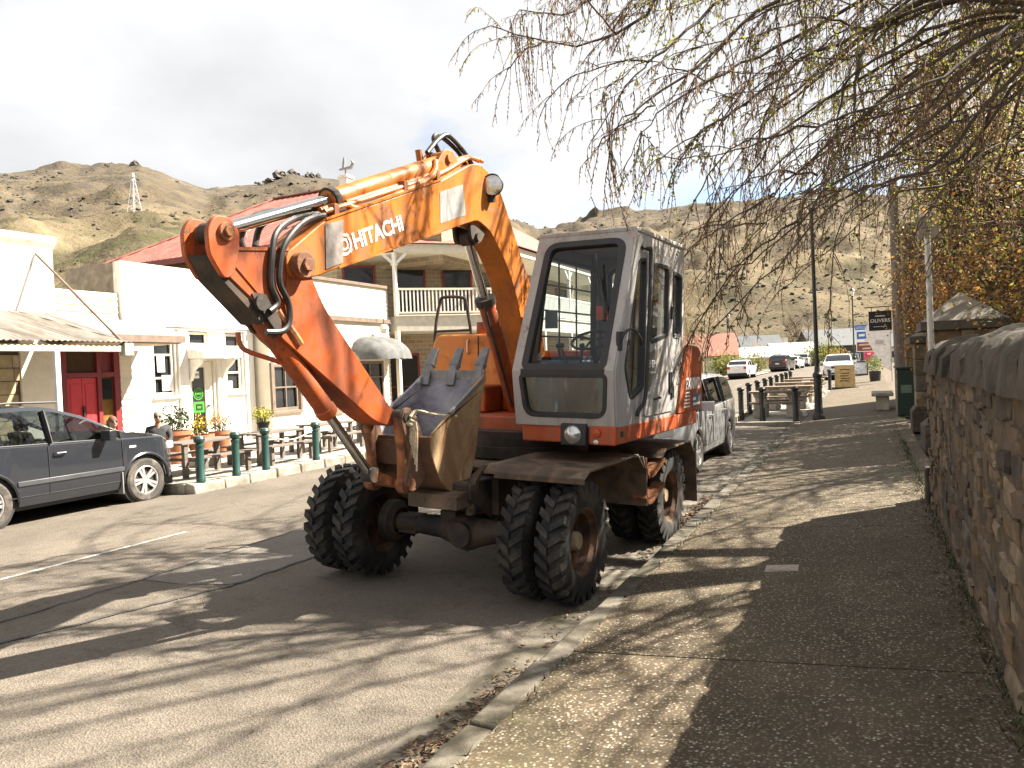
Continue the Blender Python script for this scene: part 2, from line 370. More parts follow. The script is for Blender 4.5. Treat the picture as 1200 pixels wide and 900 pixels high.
# kerb of the right side, one concrete length after the other
kb = thing('kerb', 'pale concrete kerb along the right footpath', 'kerb'); kb['kind'] = 'structure'
y = -8.0
while y < 60:
    ln = 0.9+rnd.uniform(-0.1, 0.25); dx = rnd.uniform(-0.012, 0.012); dz = rnd.uniform(-0.012, 0.006)
    b = MB(); r = rise(y); b.box(-1.885+dx, -1.722, y, y+ln-0.014, -0.1+r, 0.112+dz+r)
    for i in range(len(b.v)):
        v = b.v[i]; b.v[i] = (v[0]+rnd.uniform(-0.01, 0.01), v[1], v[2]+(rnd.uniform(-0.012, 0.004)))
    if y < 1 or y > 0: b.build('kerb_stone', M_KERB, kb, bevel=0.02)
    y += ln
# left bump-out footpath and kerb stones
structure(strip_sheet([-10.62, -12, -13.5, -15, -16.6], [9.5+i*1.5 for i in range(40)], lambda x, y: 0.17+rise(y)+max(0, -12-x)*0.035).build('left_footpath', M_PALE, fix=False))
structure(strip_sheet([-12.72, -13.6, -15, -16.6], [-6+i*1.5 for i in range(12)], lambda x, y: 0.172+max(0, -12-x)*0.036).build('left_footpath', M_PALE, fix=False))
structure(strip_sheet([-9.2, -9.9, -10.62], [66+i*5 for i in range(9)], lambda x, y: 0.12+rise(y)).build('far_footpath', M_PALE, fix=False))
kl = thing('kerb', 'worn pale stone kerb in front of the white shop', 'kerb'); kl['kind'] = 'structure'
def kstone(x0, x1, y0, y1, z0, z1):
    b = MB(); b.box(x0, x1, y0, y1, z0, z1)
    for i in range(8):
        v = b.v[i]; b.v[i] = (v[0]+rnd.uniform(-0.02, 0.02), v[1], v[2]+rnd.uniform(-0.015, 0.015))
    b.build('kerb_stone', M_KERBST, kl, bevel=0.03)
y = 9.45
while y < 50:
    ln = rnd.uniform(0.55, 0.95); r = rise(y); kstone(-10.63, -10.40, y, y+ln-0.02, -0.1+r, 0.175+r); y += ln
x = -10.66
while x > -12.6: ln = rnd.uniform(0.5, 0.8); kstone(x-ln+0.02, x, 9.45, 9.66, -0.1, 0.178); x -= ln
y = -6
while y < 9.3: ln = rnd.uniform(0.6, 1.0); kstone(-12.72, -12.5, y, y+ln-0.02, -0.1, 0.175); y += ln
# inspection cover set in the path
b = MB(); z = path_z(-0.68)
def cov(x, y, dz): return (x, y, path_z(x, y)+dz)
b.add([cov(-0.81, 6.32, 0.004), cov(-0.56, 6.35, 0.004), cov(-0.57, 6.56, 0.004), cov(-0.82, 6.53, 0.004)], [(0, 1, 2, 3)])
b.add([cov(-0.78, 6.35, 0.007), cov(-0.59, 6.375, 0.007), cov(-0.60, 6.535, 0.007), cov(-0.79, 6.51, 0.007)], [(0, 1, 2, 3)])
tag(b.build('access_cover', mat('cover_concrete', (0.40, 0.34, 0.27), 0.85, var=0.2, scale=30), fix=False), 'small square pale access cover set in the shaded footpath', 'cover')

# leaf litter in the gutter and along the wall foot
M_LITTER = mat('dead_leaves', (0.10, 0.058, 0.032), 0.8, var=0.5, scale=9)
M_LITTER2 = mat('pale_dead_leaves', (0.20, 0.14, 0.08), 0.8, var=0.5, scale=9)
b = MB()
def litter(x, y, z, s):
    a = rnd.uniform(0, 2*PI); t = rnd.uniform(-0.5, 0.5); c, q = math.cos(a)*s, math.sin(a)*s
    b.add([(x-c, y-q, z), (x+q*0.4, y-c*0.4, z+s*(0.25+0.3*rnd.random())), (x+c, y+q, z+abs(t)*s*0.5), (x-q*0.4, y+c*0.4, z+0.005)], [(0, 1, 2, 3)], 0 if rnd.random() < 0.6 else 1)
for _ in range(1500):
    y = rnd.choice([rnd.gauss(3.3, 0.5), rnd.gauss(8.6, 0.7), rnd.uniform(2, 22), rnd.gauss(9.8, 0.5)]); litter(-1.97-abs(rnd.gauss(0, 0.07)), y, 0.02+rise(y), rnd.uniform(0.012, 0.035))
for _ in range(900): y = rnd.uniform(1, 20); x = 0.52-abs(rnd.gauss(0, 0.10)); litter(x, y, path_z(x, y)+0.004, rnd.uniform(0.008, 0.025))
for _ in range(260): y = rnd.uniform(1.5, 20); x = rnd.uniform(-1.7, 0.5); litter(x, y, path_z(x, y)+0.006, rnd.uniform(0.006, 0.016))
for _ in range(160): y = rnd.uniform(2, 12); x = rnd.uniform(-8, -2.3); litter(x, y, road_z(x, y)+0.006, rnd.uniform(0.006, 0.018))
stuff(b.build('leaf_litter', [M_LITTER, M_LITTER2], sharp=0, fix=False))
# grass and moss tufts at the foot of the wall and in the gutter
M_TUFT = mat('weed_green', (0.075, 0.085, 0.03), 0.85, var=0.5, scale=12)
b = MB()
for _ in range(1400):
    if rnd.random() < 0.75: y = rnd.uniform(1, 16); x = 0.55-abs(rnd.gauss(0, 0.045)); z = path_z(x, y)
    else: y = rnd.uniform(2, 18); x = -1.71+rnd.gauss(0, 0.015); z = 0.10
    h = rnd.uniform(0.015, 0.06); a = rnd.uniform(0, 2*PI); w = 0.006; dx, dy = math.cos(a), math.sin(a)
    b.add([(x-dy*w, y+dx*w, z), (x+dy*w, y-dx*w, z), (x+dx*h*0.6, y+dy*h*0.6, z+h)], [(0, 1, 2)])
stuff(b.build('weeds', M_TUFT, sharp=0, fix=False))

# ================================================================ hills
def mat_hill(name):
    mt, t, b, vec = base_mat(name, 0.95); b.inputs['Specular IOR Level'].default_value = 0.1
    g1 = noise_out(t, vec, 0.009, 8, 0.62, 0.5); g2 = noise_out(t, vec, 0.04, 8, 0.7); g3 = noise_out(t, vec, 0.16, 6, 0.7)
    c = ramp(t, g1, [(0.32, (0.085, 0.067, 0.046)), (0.5, (0.135, 0.106, 0.068)), (0.68, (0.180, 0.145, 0.092))])
    c = mixc(t, ramp(t, g2, [(0.46, (0,0,0)), (0.60, (0.85,0.85,0.85))]), c, (0.062, 0.051, 0.037))
    at = N(t, 'ShaderNodeAttribute', attribute_name='green'); gm = N(t, 'ShaderNodeMath', operation='MULTIPLY')
    L(t, at.outputs['Fac'], gm.inputs[0]); L(t, ramp(t, g2, [(0.40, (0,0,0)), (0.60, (1,1,1))]), gm.inputs[1])
    c = mixc(t, gm.outputs[0], c, (0.062, 0.065, 0.026))
    rk = N(t, 'ShaderNodeAttribute', attribute_name='rock'); rm = N(t, 'ShaderNodeMath', operation='MULTIPLY')
    L(t, rk.outputs['Fac'], rm.inputs[0]); L(t, ramp(t, g3, [(0.42, (0,0,0)), (0.58, (1,1,1))]), rm.inputs[1])
    c = mixc(t, rm.outputs[0], c, (0.066, 0.060, 0.055))
    c = mixc(t, 0.45, c, ramp(t, g3, [(0.35, (0.22,0.22,0.22)), (0.65, (0.74,0.74,0.74))]), 'OVERLAY')
    g4 = noise_out(t, vec, 0.5, 5, 0.75); c = mixc(t, 0.35, c, ramp(t, g4, [(0.35, (0.25,0.25,0.25)), (0.65, (0.72,0.72,0.72))]), 'OVERLAY')
    L(t, c, b.inputs['Base Color']); bump(t, b, g3, 0.8, 3.0); return mt
# skyline: bearing in degrees from the street axis, elevation in degrees
SKY = [(-100, 11), (-75, 12.5), (-66, 13.0), (-58.1, 13.6), (-54.3, 14.1), (-50.3, 14.7), (-46.1, 13.5), (-42.7, 14.1), (-40.4, 14.75), (-37.4, 14.5), (-33, 13.6), (-28, 12.3),
       (-24.5, 11.2), (-22.3, 10.35), (-20.5, 10.6), (-16.9, 11.1), (-12, 11.4), (-6.1, 11.5), (-2, 11.2), (1.4, 10.6), (9, 9.6), (20, 9), (40, 8), (70, 7)]
DIST = [(-100, 800), (-46, 850), (-33, 1000), (-27, 1350), (-23, 1500), (-18, 1300), (0, 1250), (20, 1300), (70, 1300)]
NEAR = [(-100, 70), (-60, 70), (-40, 75), (-25, 130), (-15, 190), (0, 230), (20, 240), (70, 200)]
def lerp(tab, a):
    for (a0, v0), (a1, v1) in zip(tab, tab[1:]):
        if a <= a1: return v0+(v1-v0)*max(0, (a-a0)/(a1-a0))
    return tab[-1][1]
def fbm(p, o=5): return noise.fractal(p, 0.9, 2.1, o)
def hill_h(az, r):
    """terrain height above the camera's ground for a bearing and a distance"""
    H = math.tan(math.radians(lerp(SKY, az))); R = lerp(DIST, az); r1 = lerp(NEAR, az); x, y = r*math.sin(math.radians(az)), r*math.cos(math.radians(az))
    t = (r-r1)/(R-r1)
    if t <= 0: return -0.6, x, y, t
    top = H*R
    if t < 1: s = t**1.28; h = top*s
    else: h = top*(1-0.5*(t-1))
    p = Vector((x*0.004, y*0.004, 0.3)); env = min(1, t*3)*(1 if t > 1 else (1-0.75*max(0, t-0.7)/0.3))
    h += env*(26*fbm(p)+17*(0.5-abs(fbm(Vector((x*0.010, y*0.010, 4))))))*(R/1000)
    p2 = Vector((x*0.02, y*0.02, 1.3)); h += env*6.5*fbm(p2, 5)+min(1, t*4)*(R/1000)*1.6*max(0, fbm(Vector((x*0.035, y*0.035, 8)), 4))**2*(2.5 if t > 0.85 else 0.6)
    h = min(h, r*H*(0.995+0.03*fbm(Vector((az*0.9, 3, 0)), 4)) + 2) if t < 0.97 else h
    return h, x, y, t
azs = [-72+0.24*i for i in range(430)]; ts = [-0.03+1.25*i/150 for i in range(151)]
hv = []; green = []; rock = []
for az in azs:
    R = lerp(DIST, az); r1 = lerp(NEAR, az)
    for tt in ts:
        h, x, y, t = hill_h(az, r1+(R-r1)*tt); hv.append((x, y, h))
        gl = 1.0 if az < -36 else max(0.25, 1-(az+36)/14)
        green.append(max(0.0, min(1.0, (0.62-t)*2.2))*gl)
        rock.append(max(0.0, min(1.0, (t-0.45)*1.6+0.10)))
b = MB(); nt = len(ts)
b.v = hv; b.f = [(i*nt+k, (i+1)*nt+k, (i+1)*nt+k+1, i*nt+k+1) for i in range(len(azs)-1) for k in range(nt-1)]; b.mi = [0]*len(b.f)
hills = structure(b.build('hills', mat_hill('tussock_hillside'), sharp=60, fix=False))
for nm, dat in (('green', green), ('rock', rock)):
    at = hills.data.attributes.new(nm, 'FLOAT', 'POINT'); at.data.foreach_set('value', dat)
# shrubs and outcrops scattered over the slopes
M_SCRUB = mat('hill_scrub', (0.058, 0.054, 0.030), 0.95, var=0.45, scale=0.05); M_ROCK = mat('schist_outcrop', (0.10, 0.088, 0.076), 0.95, var=0.35, scale=0.3)
b = MB()
def lump(c, s, mi, sq=0.7):
    n = 5; vs = [(c[0], c[1], c[2]+s*sq)]
    for ring, (rr, zz) in enumerate(((0.75, 0.5), (1.0, -0.2))):
        for k in range(n):
            a = 2*PI*k/n+ring*0.6; q = s*rr*rnd.uniform(0.65, 1.25); vs.append((c[0]+q*math.cos(a), c[1]+q*math.sin(a), c[2]+s*sq*zz*rnd.uniform(0.7, 1.2)))
    fs = [(0, 1+k, 1+(k+1) % n) for k in range(n)]+[(1+k, n+1+k, n+1+(k+1) % n, 1+(k+1) % n) for k in range(n)]; b.add(vs, fs, mi)
for _ in range(19000):
    az = rnd.uniform(-68, 14); R = lerp(DIST, az); r1 = lerp(NEAR, az); t = rnd.random()**1.1*0.97
    dn = noise.noise(Vector((az*0.12, t*6, 0.5)))
    if dn < rnd.uniform(-0.5, 0.45): continue
    h, x, y, tt = hill_h(az, r1+(R-r1)*t)
    k = rnd.random(); rocky = rnd.random() < (0.15+0.75*t); d = math.hypot(x, y)
    lump((x, y, h), (0.45+1.5*k**3)*(0.5+d/800)*(0.8 if rocky else 1.0), 1 if rocky else 0)
for az, w, hgt in ((-42.6, 0.5, 5), (-41.9, 0.35, 7), (-41.2, 0.4, 9), (-40.6, 0.45, 8), (-40.0, 0.3, 11), (-39.4, 0.5, 7), (-38.8, 0.4, 8), (-52, 0.7, 4), (-50.5, 0.6, 6), (-20.4, 0.3, 6), (-6.5, 0.6, 5), (-15, 0.8, 6)):
    R = lerp(DIST, az); h, x, y, t = hill_h(az, R*0.995)
    for q in range(7): lump((x+rnd.uniform(-8, 8), y+rnd.uniform(-8, 8), h-1), hgt*rnd.uniform(0.25, 0.65), 1, rnd.uniform(0.8, 1.6))
stuff(b.build('hill_scrub', [M_SCRUB, M_ROCK], sharp=0, fix=False))
# ================================================================ wheeled excavator
M_ORB = mat('boom_orange', (0.42, 0.122, 0.009), 0.45, var=0.2, scale=3.5, dirt=(0.212, 0.072, 0.019), dscale=3.2, damt=0.4, bmp=0.04, bscale=30, chips=(0.10, 0.055, 0.035))
M_ORA = mat('arm_orange', (0.40, 0.070, 0.007), 0.45, var=0.22, scale=3.0, dirt=(0.187, 0.047, 0.015), dscale=2.6, damt=0.65, bmp=0.05, bscale=30, chips=(0.085, 0.045, 0.03))
M_RUSTOR = mat('rusty_orange', (0.391, 0.136, 0.043), 0.7, var=0.3, scale=9, dirt=(0.119, 0.051, 0.025), dscale=6, damt=0.8, bmp=0.2, bscale=50)
M_RED = mat('shaded_orange_red', (0.425, 0.072, 0.017), 0.5, var=0.2, scale=4, dirt=(0.255, 0.111, 0.051), dscale=5, damt=0.5, stretch=(1, 1, 0.4), chips=(0.14, 0.09, 0.06))  # skirt orange turned redder: its look in shade is put into the colour
M_CAB = mat('cab_grey', (0.340, 0.323, 0.310), 0.45, var=0.10, scale=2.5, dirt=(0.204, 0.170, 0.128), dscale=3.2, damt=0.32, stretch=(1, 1, 0.35), chips=(0.17, 0.12, 0.08))
M_BLK = mat('black_rubber_seal', (0.018, 0.018, 0.019), 0.55, var=0.2)
M_HOSE = mat('hydraulic_hose', (0.025, 0.022, 0.020), 0.45, var=0.3, scale=12)
M_STEEL = mat('chrome_rod', (0.527, 0.518, 0.501), 0.16, 1.0, var=0.08, scale=20)
M_DARKST = mat('grimy_steel', (0.030, 0.024, 0.020), 0.75, var=0.4, scale=5, dirt=(0.070, 0.044, 0.028), dscale=5, damt=0.6, bmp=0.2, bscale=40)
M_BRNST = mat('brown_steel', (0.085, 0.058, 0.040), 0.7, var=0.35, scale=5, dirt=(0.17, 0.112, 0.072), dscale=4, damt=0.5, bmp=0.2, bscale=40)
M_TYRE = mat('tyre_rubber', (0.017, 0.016, 0.0155), 0.88, var=0.35, scale=5, dirt=(0.052, 0.046, 0.038), dscale=4, damt=0.5, bmp=0.15, bscale=60)
M_RIM = mat('rusty_rim', (0.075, 0.037, 0.021), 0.8, var=0.4, scale=6, dirt=(0.14, 0.078, 0.042), dscale=7, damt=0.5)
M_HUB = mat('dusty_hub', (0.30, 0.23, 0.14), 0.85, var=0.3, scale=10)
M_BKT = mat('bucket_plate', (0.340, 0.230, 0.119), 0.8, var=0.35, scale=3, dirt=(0.204, 0.106, 0.047), dscale=4, damt=0.85, bmp=0.25, bscale=30, stretch=(1, 1, 0.35))
M_BKTIN = mat('bucket_inside', (0.16, 0.155, 0.19), 0.5, var=0.35, scale=4, dirt=(0.33, 0.32, 0.34), dscale=3, damt=0.7, bmp=0.1)
M_BKTSH = mat('bucket_shell', (0.16, 0.082, 0.045), 0.75, var=0.35, scale=4, dirt=(0.10, 0.06, 0.04), dscale=4, damt=0.6, bmp=0.2, bscale=40)
M_TOOTH = mat('tooth_steel', (0.19, 0.185, 0.18), 0.5, 0.4, var=0.25, scale=12)
M_WHITE = mat('white_lettering', (0.80, 0.78, 0.72), 0.6, var=0.08, scale=30)
M_STICK = mat('scuffed_sticker', (0.36, 0.355, 0.34), 0.5, var=0.2, scale=5, dirt=(0.17, 0.16, 0.15), dscale=9, damt=0.9, stretch=(1, 1, 0.3))
M_LENS = mat('lamp_lens', (0.62, 0.62, 0.60), 0.08, 0.7, var=0.15, scale=30)
M_GLASS = glass_mat('cab_glass', (0.72, 0.78, 0.80), 0.0)
M_GLASSD = glass_mat('dusty_cab_glass', (0.48, 0.50, 0.42), 0.08, 0.12)
M_SEAT = mat('black_vinyl', (0.02, 0.02, 0.022), 0.5)
M_BLUEIN = mat('blue_grey_trim', (0.10, 0.13, 0.19), 0.6, var=0.15)
M_LITEBLUE = mat('blue_panel', (0.16, 0.27, 0.42), 0.6, var=0.1)
M_AMBER = mat('indicator_red', (0.42, 0.06, 0.02), 0.2)

OE = Vector((-3.24, 6.85, 0.04)); HD, RLL = math.radians(-4.0), math.radians(2.4)
exv = Vector((math.cos(HD), math.sin(HD), 0)); eyv = Vector((-math.sin(HD), math.cos(HD), 0)); ezv = Vector((0, 0, 1))
ex2 = exv*math.cos(RLL)-ezv*math.sin(RLL); ez2 = exv*math.sin(RLL)+ezv*math.cos(RLL)
ME = Matrix(((ex2.x, eyv.x, ez2.x, OE.x), (ex2.y, eyv.y, ez2.y, OE.y), (ex2.z, eyv.z, ez2.z, OE.z), (0, 0, 0, 1)))
EX = thing('wheeled_excavator', 'weathered orange wheeled excavator with grey cab, its bucket curled onto the chassis', 'excavator', M=ME)
def E(mb, name, m, bevel=0, parent=None, **k): return mb.build(name, m, parent or EX, bevel=bevel, **k)

# ---- wheels: twin tyres front and rear
def tyre_mb(R=0.49, W=0.225, n=25):
    b = MB(); r = R-0.035; w = W/2
    prof = [(0.262, -w*0.78), (0.30, -w*0.96), (0.37, -w*1.02), (r-0.05, -w*0.98), (r-0.012, -w*0.80), (r, -w*0.3), (r, w*0.3), (r-0.012, w*0.80), (r-0.05, w*0.98), (0.37, w*1.02), (0.30, w*0.96), (0.262, w*0.78)]
    b.lathe(prof, (0,0,0), (1,0,0), 44)
    for side in (-1, 1):
        for i in range(n):
            a = 2*PI*(i+(0.5 if side > 0 else 0))/n; da = 2*PI/n*0.31; sk = 0.16
            def pt(rr, xx, ang): return (xx, rr*math.cos(ang), rr*math.sin(ang))
            x0, x1 = side*w*0.06, side*w*1.0
            lo = [pt(r-0.02, x0, a-da+sk), pt(r-0.02, x0, a+da*0.8+sk), pt(r-0.035, x1, a+da), pt(r-0.035, x1, a-da)]
            hi = [pt(R-0.004, x0, a-da*0.85+sk), pt(R-0.004, x0, a+da*0.65+sk), pt(R-0.008, x1*0.97, a+da*0.82), pt(R-0.008, x1*0.97, a-da*0.82)]
            lo2 = [pt(r-0.085, x1*1.03, a+da*0.8), pt(r-0.085, x1*1.03, a-da*0.8)]
            b.add(lo+hi+lo2, [(4,5,6,7), (0,1,5,4), (1,2,6,5), (3,0,4,7), (2,8,9,3), (6,7,9,8), (6,8,2), (7,3,9)])
    return b
tyre_me = tyre_mb().mesh('tyre', M_TYRE, sharp=30)
def rim_mb(s):      # s: +1 dish opens to +x
    b = MB(); w = 0.225/2*0.8
    b.lathe([(0.262, -w), (0.275, -w*1.05), (0.268, -w*0.8), (0.235, -w*0.6), (0.228, w*0.5), (0.262, w*0.85), (0.278, w*1.06), (0.262, w)], (0,0,0), (1,0,0), 32)
    b.lathe([(0.0, -s*w*0.45), (0.20, -s*w*0.5), (0.236, -s*w*0.30)], (0,0,0), (1,0,0), 32)
    for i in range(8):
        t = 2*PI*i/8; c = (0, 0.135*math.cos(t), 0.135*math.sin(t)); b.cyl((-s*w*0.5, c[1], c[2]), (-s*w*0.5+s*0.028, c[1], c[2]), 0.016, 6)
    return b
rim_me = {s: rim_mb(s).mesh('rim', M_RIM) for s in (1, -1)}
def wheel(x, y, z, s, hub):
    w = bpy.data.objects.new('wheel', None); C.objects.link(w); w.parent = EX; w.location = (x, y, z); w.rotation_euler = (rnd.uniform(0, 6), 0, 0)
    for nm, me in (('tyre', tyre_me), ('rim', rim_me[s])):
        o = bpy.data.objects.new(nm, me); C.objects.link(o); o.parent = w
    if hub:
        b = MB(); b.lathe([(0, s*0.055), (0.062, s*0.05), (0.075, s*0.03), (0.078, -s*0.05), (0.10, -s*0.05)], (0,0,0), (1,0,0), 18); b.build('hub', M_HUB, w)
for y in (-1.08, 1.16):
    wheel(1.125, y, 0.49, 1, True); wheel(0.80, y, 0.49, -1, False)
    wheel(-0.80, y-0.06, 0.485, 1, False); wheel(-1.125, y-0.06, 0.485, -1, True)
# ---- chassis
b = MB(); b.box(-0.42, 0.42, -1.05, 1.9, 0.62, 0.93); b.box(-0.52, 0.52, -0.6, 0.9, 0.70, 0.96); b.prism([(-1.4, 0.80), (-1.05, 0.62), (-1.05, 0.93), (-1.4, 0.93)], 'x', -0.38, 0.36)
E(b, 'chassis_frame', M_DARKST, 0.012)
for y in (-1.08, 1.16):
    b = MB(); b.tube([(-0.70, y-0.03, 0.485), (-0.35, y-0.02, 0.485), (-0.12, y, 0.48), (0.0, y, 0.47), (0.14, y, 0.46), (0.28, y, 0.47), (0.45, y, 0.49), (0.70, y, 0.49)], [0.085, 0.085, 0.10, 0.13, 0.165, 0.12, 0.09, 0.09], 14)
    b.cyl((0.14, y-0.16, 0.46), (0.14, y+0.25, 0.46), 0.11, 14); b.box(-0.10, 0.06, y-0.08, y+0.08, 0.5, 0.64)
    b.box(-0.55, -0.35, y-0.09, y+0.09, 0.40, 0.56); b.lathe([(0.12, 0), (0.19, 0.04), (0.19, 0.12)], (0.55, y, 0.49), (1, 0, 0), 18); b.lathe([(0.12, 0), (0.19, 0.04), (0.19, 0.12)], (-0.55, y-0.03, 0.49), (-1, 0, 0), 18)
    E(b, 'axle', M_DARKST, 0.01)
b = MB(); b.prism([(-1.56, 0.74), (-1.0, 0.74), (-0.96, 0.80), (-0.96, 0.90), (-1.56, 0.86)], 'x', -0.14, 0.33); tb = E(b, 'tool_box', M_BRNST, 0.008)
b = MB(); b.lathe([(0.018, 0.0), (0.018, 0.006), (0.0, 0.006)], (0.329, -1.18, 0.83), (1, 0, 0), 12); b.build('bolt_hole', M_BLK, tb)
b = MB(); b.beam((0.335, -1.55, 0.855), (0.335, -0.98, 0.895), 0.02, 0.025); b.build('edge_rib', M_BRNST, tb)
b = MB(); b.cyl((0.05, 0.1, 0.94), (0.05, 0.1, 1.26), 0.58, 40); b.cyl((0.05, 0.1, 1.02), (0.05, 0.1, 1.12), 0.64, 40); E(b, 'slew_ring', M_DARKST)
b = MB(); b.box(-0.62, 0.36, -0.95, 0.4, 0.963, 1.0); b.box(-1.3, -0.6, -0.3, 0.5, 0.80, 0.84); E(b, 'deck_plate', M_BRNST, 0.006)
def fender(sx, y0, y1, name='fender'):
    b = MB(); w0, w1 = 0.44, 1.33
    pr = [(y0, 1.035), (y0+0.10, 1.085), (y1-0.16, 1.085), (y1, 0.95), (y1, 0.93), (y1-0.165, 1.065), (y0+0.105, 1.065), (y0, 1.015)]
    b.prism(pr, 'x', sx*w0, sx*w1)
    b.prism([(y0-0.004, 1.035), (y0+0.0, 0.985), (y0+0.012, 0.985), (y0+0.012, 1.03)], 'x', sx*(w0+0.10), sx*w1)
    return b
b = fender(1, -1.33, 0.02)
b.prism([(0.44, 1.086), (0.44, 1.05), (0.37, 0.95), (0.33, 0.66), (0.27, 0.66), (0.31, 0.96)], 'y', -1.33, -1.27)     # folded stay in front
b.prism([(0.43, 1.084), (0.43, 1.064), (0.34, 0.97), (0.31, 0.985)], 'y', -1.32, -0.4)
b.prism([(0.0, 1.05), (0.10, 0.90), (0.10, 0.58), (0.075, 0.58), (0.075, 0.88), (-0.02, 1.02)], 'x', 0.5, 1.33)
f1 = E(b, 'fender', M_BRNST, 0.006)
for z in (0.70, 0.78, 0.86): b = MB(); b.cyl((0.315, -1.332, z), (0.315, -1.345, z), 0.016, 8); b.build('bolt', M_DARKST, f1)
b = MB(); b.prism([(0.52, 0.97), (0.66, 1.045), (1.50, 1.045), (1.72, 0.86), (1.78, 0.34), (1.76, 0.34), (1.70, 0.85), (1.49, 1.025), (0.665, 1.025), (0.53, 0.95)], 'x', 0.44, 1.33); E(b, 'fender', M_BRNST, 0.006)
b = MB(); b.prism([(0.52, 0.97), (0.66, 1.045), (1.50, 1.045), (1.72, 0.86), (1.70, 0.85), (1.49, 1.025), (0.665, 1.025), (0.53, 0.95)], 'x', -1.33, -0.44); E(b, 'fender', M_BRNST, 0.006)
for z, y0 in ((0.86, 0.16), (0.62, 0.13)):
    b = MB(); pts = [(1.27, y0-0.07, z+0.05), (1.27, y0, z-0.02), (1.27, y0+0.12, z-0.02), (1.27, 0.62, z+0.09)]
    for p, q in zip(pts, pts[1:]): b.beam(p, q, 0.13, 0.035)
    E(b, 'step', M_RUSTOR, 0.005)
b = MB(); b.tube([(1.31, 0.10, 1.02), (1.31, 0.09, 0.85), (1.31, 0.12, 0.66), (1.31, 0.14, 0.60)], 0.018, 8); E(b, 'step_hanger', M_RUSTOR)
# ---- upper structure
b = MB(); sk = rpoly([(0.53, -0.845), (1.405, -0.845), (1.43, 1.50), (1.12, 1.80), (0.4, 1.86), (-0.4, 1.86), (-1.22, 1.6), (-1.30, 0.1), (-0.75, -0.25), (0.46, -0.25), (0.50, -0.5)], [0.05, 0.06, 0.3, 0.2, 0.1, 0.1, 0.3, 0.15, 0.1, 0.05, 0.05])
b.prism(sk, 'z', 1.24, 1.385); E(b, 'deck_skirt', M_RED, 0.012)
b = MB(); b.prism(rpoly([(0.10, 1.02), (1.40, 1.0), (1.415, 1.50), (1.12, 1.76), (0.4, 1.88), (-0.4, 1.88), (-1.22, 1.6), (-1.25, 1.1)], [0.05, 0.05, 0.25, 0.2, 0.1, 0.1, 0.3, 0.1], 6), 'z', 1.387, 2.02); E(b, 'counterweight', M_ORA, 0.09, seg=4)
b = MB(); b.prism(rrect(-1.30, -0.35, 1.387, 2.20, 0.13, 6), 'y', 0.48, 1.3); hood = E(b, 'engine_hood', mat('hood_orange', (0.66, 0.20, 0.02), 0.4, var=0.1, scale=3, dirt=(0.35, 0.11, 0.03), dscale=3, damt=0.35), 0.025)
b = MB(); b.tube([(-0.82, 0.478, 2.14), (-0.82, 0.45, 2.13), (-0.82, 0.45, 2.0), (-0.82, 0.478, 1.99)], 0.012, 8); b.build('handle', M_STEEL, hood)
b = MB(); b.box(-0.705, -0.695, 0.472, 0.479, 1.40, 2.18); b.build('panel_gap', M_BLK, hood)
b = MB(); b.box(-0.34, 0.45, 0.35, 1.2, 1.387, 1.82); b.box(-1.22, -0.36, 0.05, 0.47, 1.387, 1.66); E(b, 'inner_housing', M_ORA, 0.02)
b = MB(); b.cyl((-0.72, 0.62, 2.2), (-0.72, 0.62, 2.33), 0.075, 16); E(b, 'filler_cap', M_ORA)
b = MB(); b.tube(spline([(-1.30, 0.50, 1.45), (-1.29, 0.52, 2.2), (-1.24, 0.55, 2.56), (-1.18, 0.56, 2.62), (-0.98, 0.6, 2.61), (-0.94, 0.62, 2.55), (-0.90, 0.66, 2.2)], 5), 0.018, 8); b.tube([(-1.27, 0.52, 2.24), (-0.91, 0.64, 2.25)], 0.015, 8); E(b, 'handrail', M_DARKST)
b = MB(); b.prism([(0.48, 1.25), (0.90, 1.25), (0.98, 1.55), (0.72, 1.75), (0.48, 1.55)], 'x', -0.36, -0.31); b.prism([(0.40, 1.25), (0.90, 1.25), (0.98, 1.55), (0.72, 1.75), (0.48, 1.55)], 'x', 0.03, 0.08); E(b, 'boom_bracket', M_ORA, 0.008)
# ---- boom
XC = -0.14
boom_poly = rpoly([(-2.72, 2.50), (-2.97, 2.47), (-3.0, 2.62), (-2.78, 2.78), (-2.63, 2.89), (-1.99, 3.13), (-1.22, 3.43), (-0.87, 3.61), (-0.72, 3.68), (-0.57, 3.70), (-0.39, 3.64), (-0.23, 3.53), (-0.04, 3.28), (0.35, 2.73), (0.68, 2.10), (0.85, 1.42), (0.75, 1.25), (0.58, 1.25), (0.47, 1.42), (0.34, 1.9), (0.10, 2.51), (-0.03, 2.73), (-0.18, 2.91), (-0.42, 3.12), (-0.64, 3.19), (-0.86, 3.12), (-1.19, 3.01), (-1.99, 2.76), (-2.53, 2.57)], 0.06, 2)
b = MB(); b.prism(boom_poly, 'x', XC-0.13, XC+0.13); boom = E(b, 'boom', M_ORB, 0.008, sharp=20)
b = MB()
for p, q in (((-2.62, 2.90), (-1.22, 3.44)), ((-2.5, 2.585), (-1.2, 3.015))):     # welded flange edges, proud of the side
    b.beam((XC+0.133, p[0], p[1]), (XC+0.133, q[0], q[1]), 0.012, 0.016)
b.build('weld_flange', M_ORB, boom)
b = MB(); b.prism([(-2.63, 2.86), (-2.45, 2.92), (-2.46, 2.62), (-2.63, 2.56)], 'x', XC+0.131, XC+0.137); b.build('worn_patch', mat('worn_steel_patch', (0.19, 0.165, 0.15), 0.6, var=0.3, scale=14), boom)
vs, fs = text_shape('HITACHI', 0.160, 0.0015, 0.004)
dirb = Vector((0, 0.50, 0.19)).normalized(); upb = Vector((0, -0.19, 0.50)).normalized()
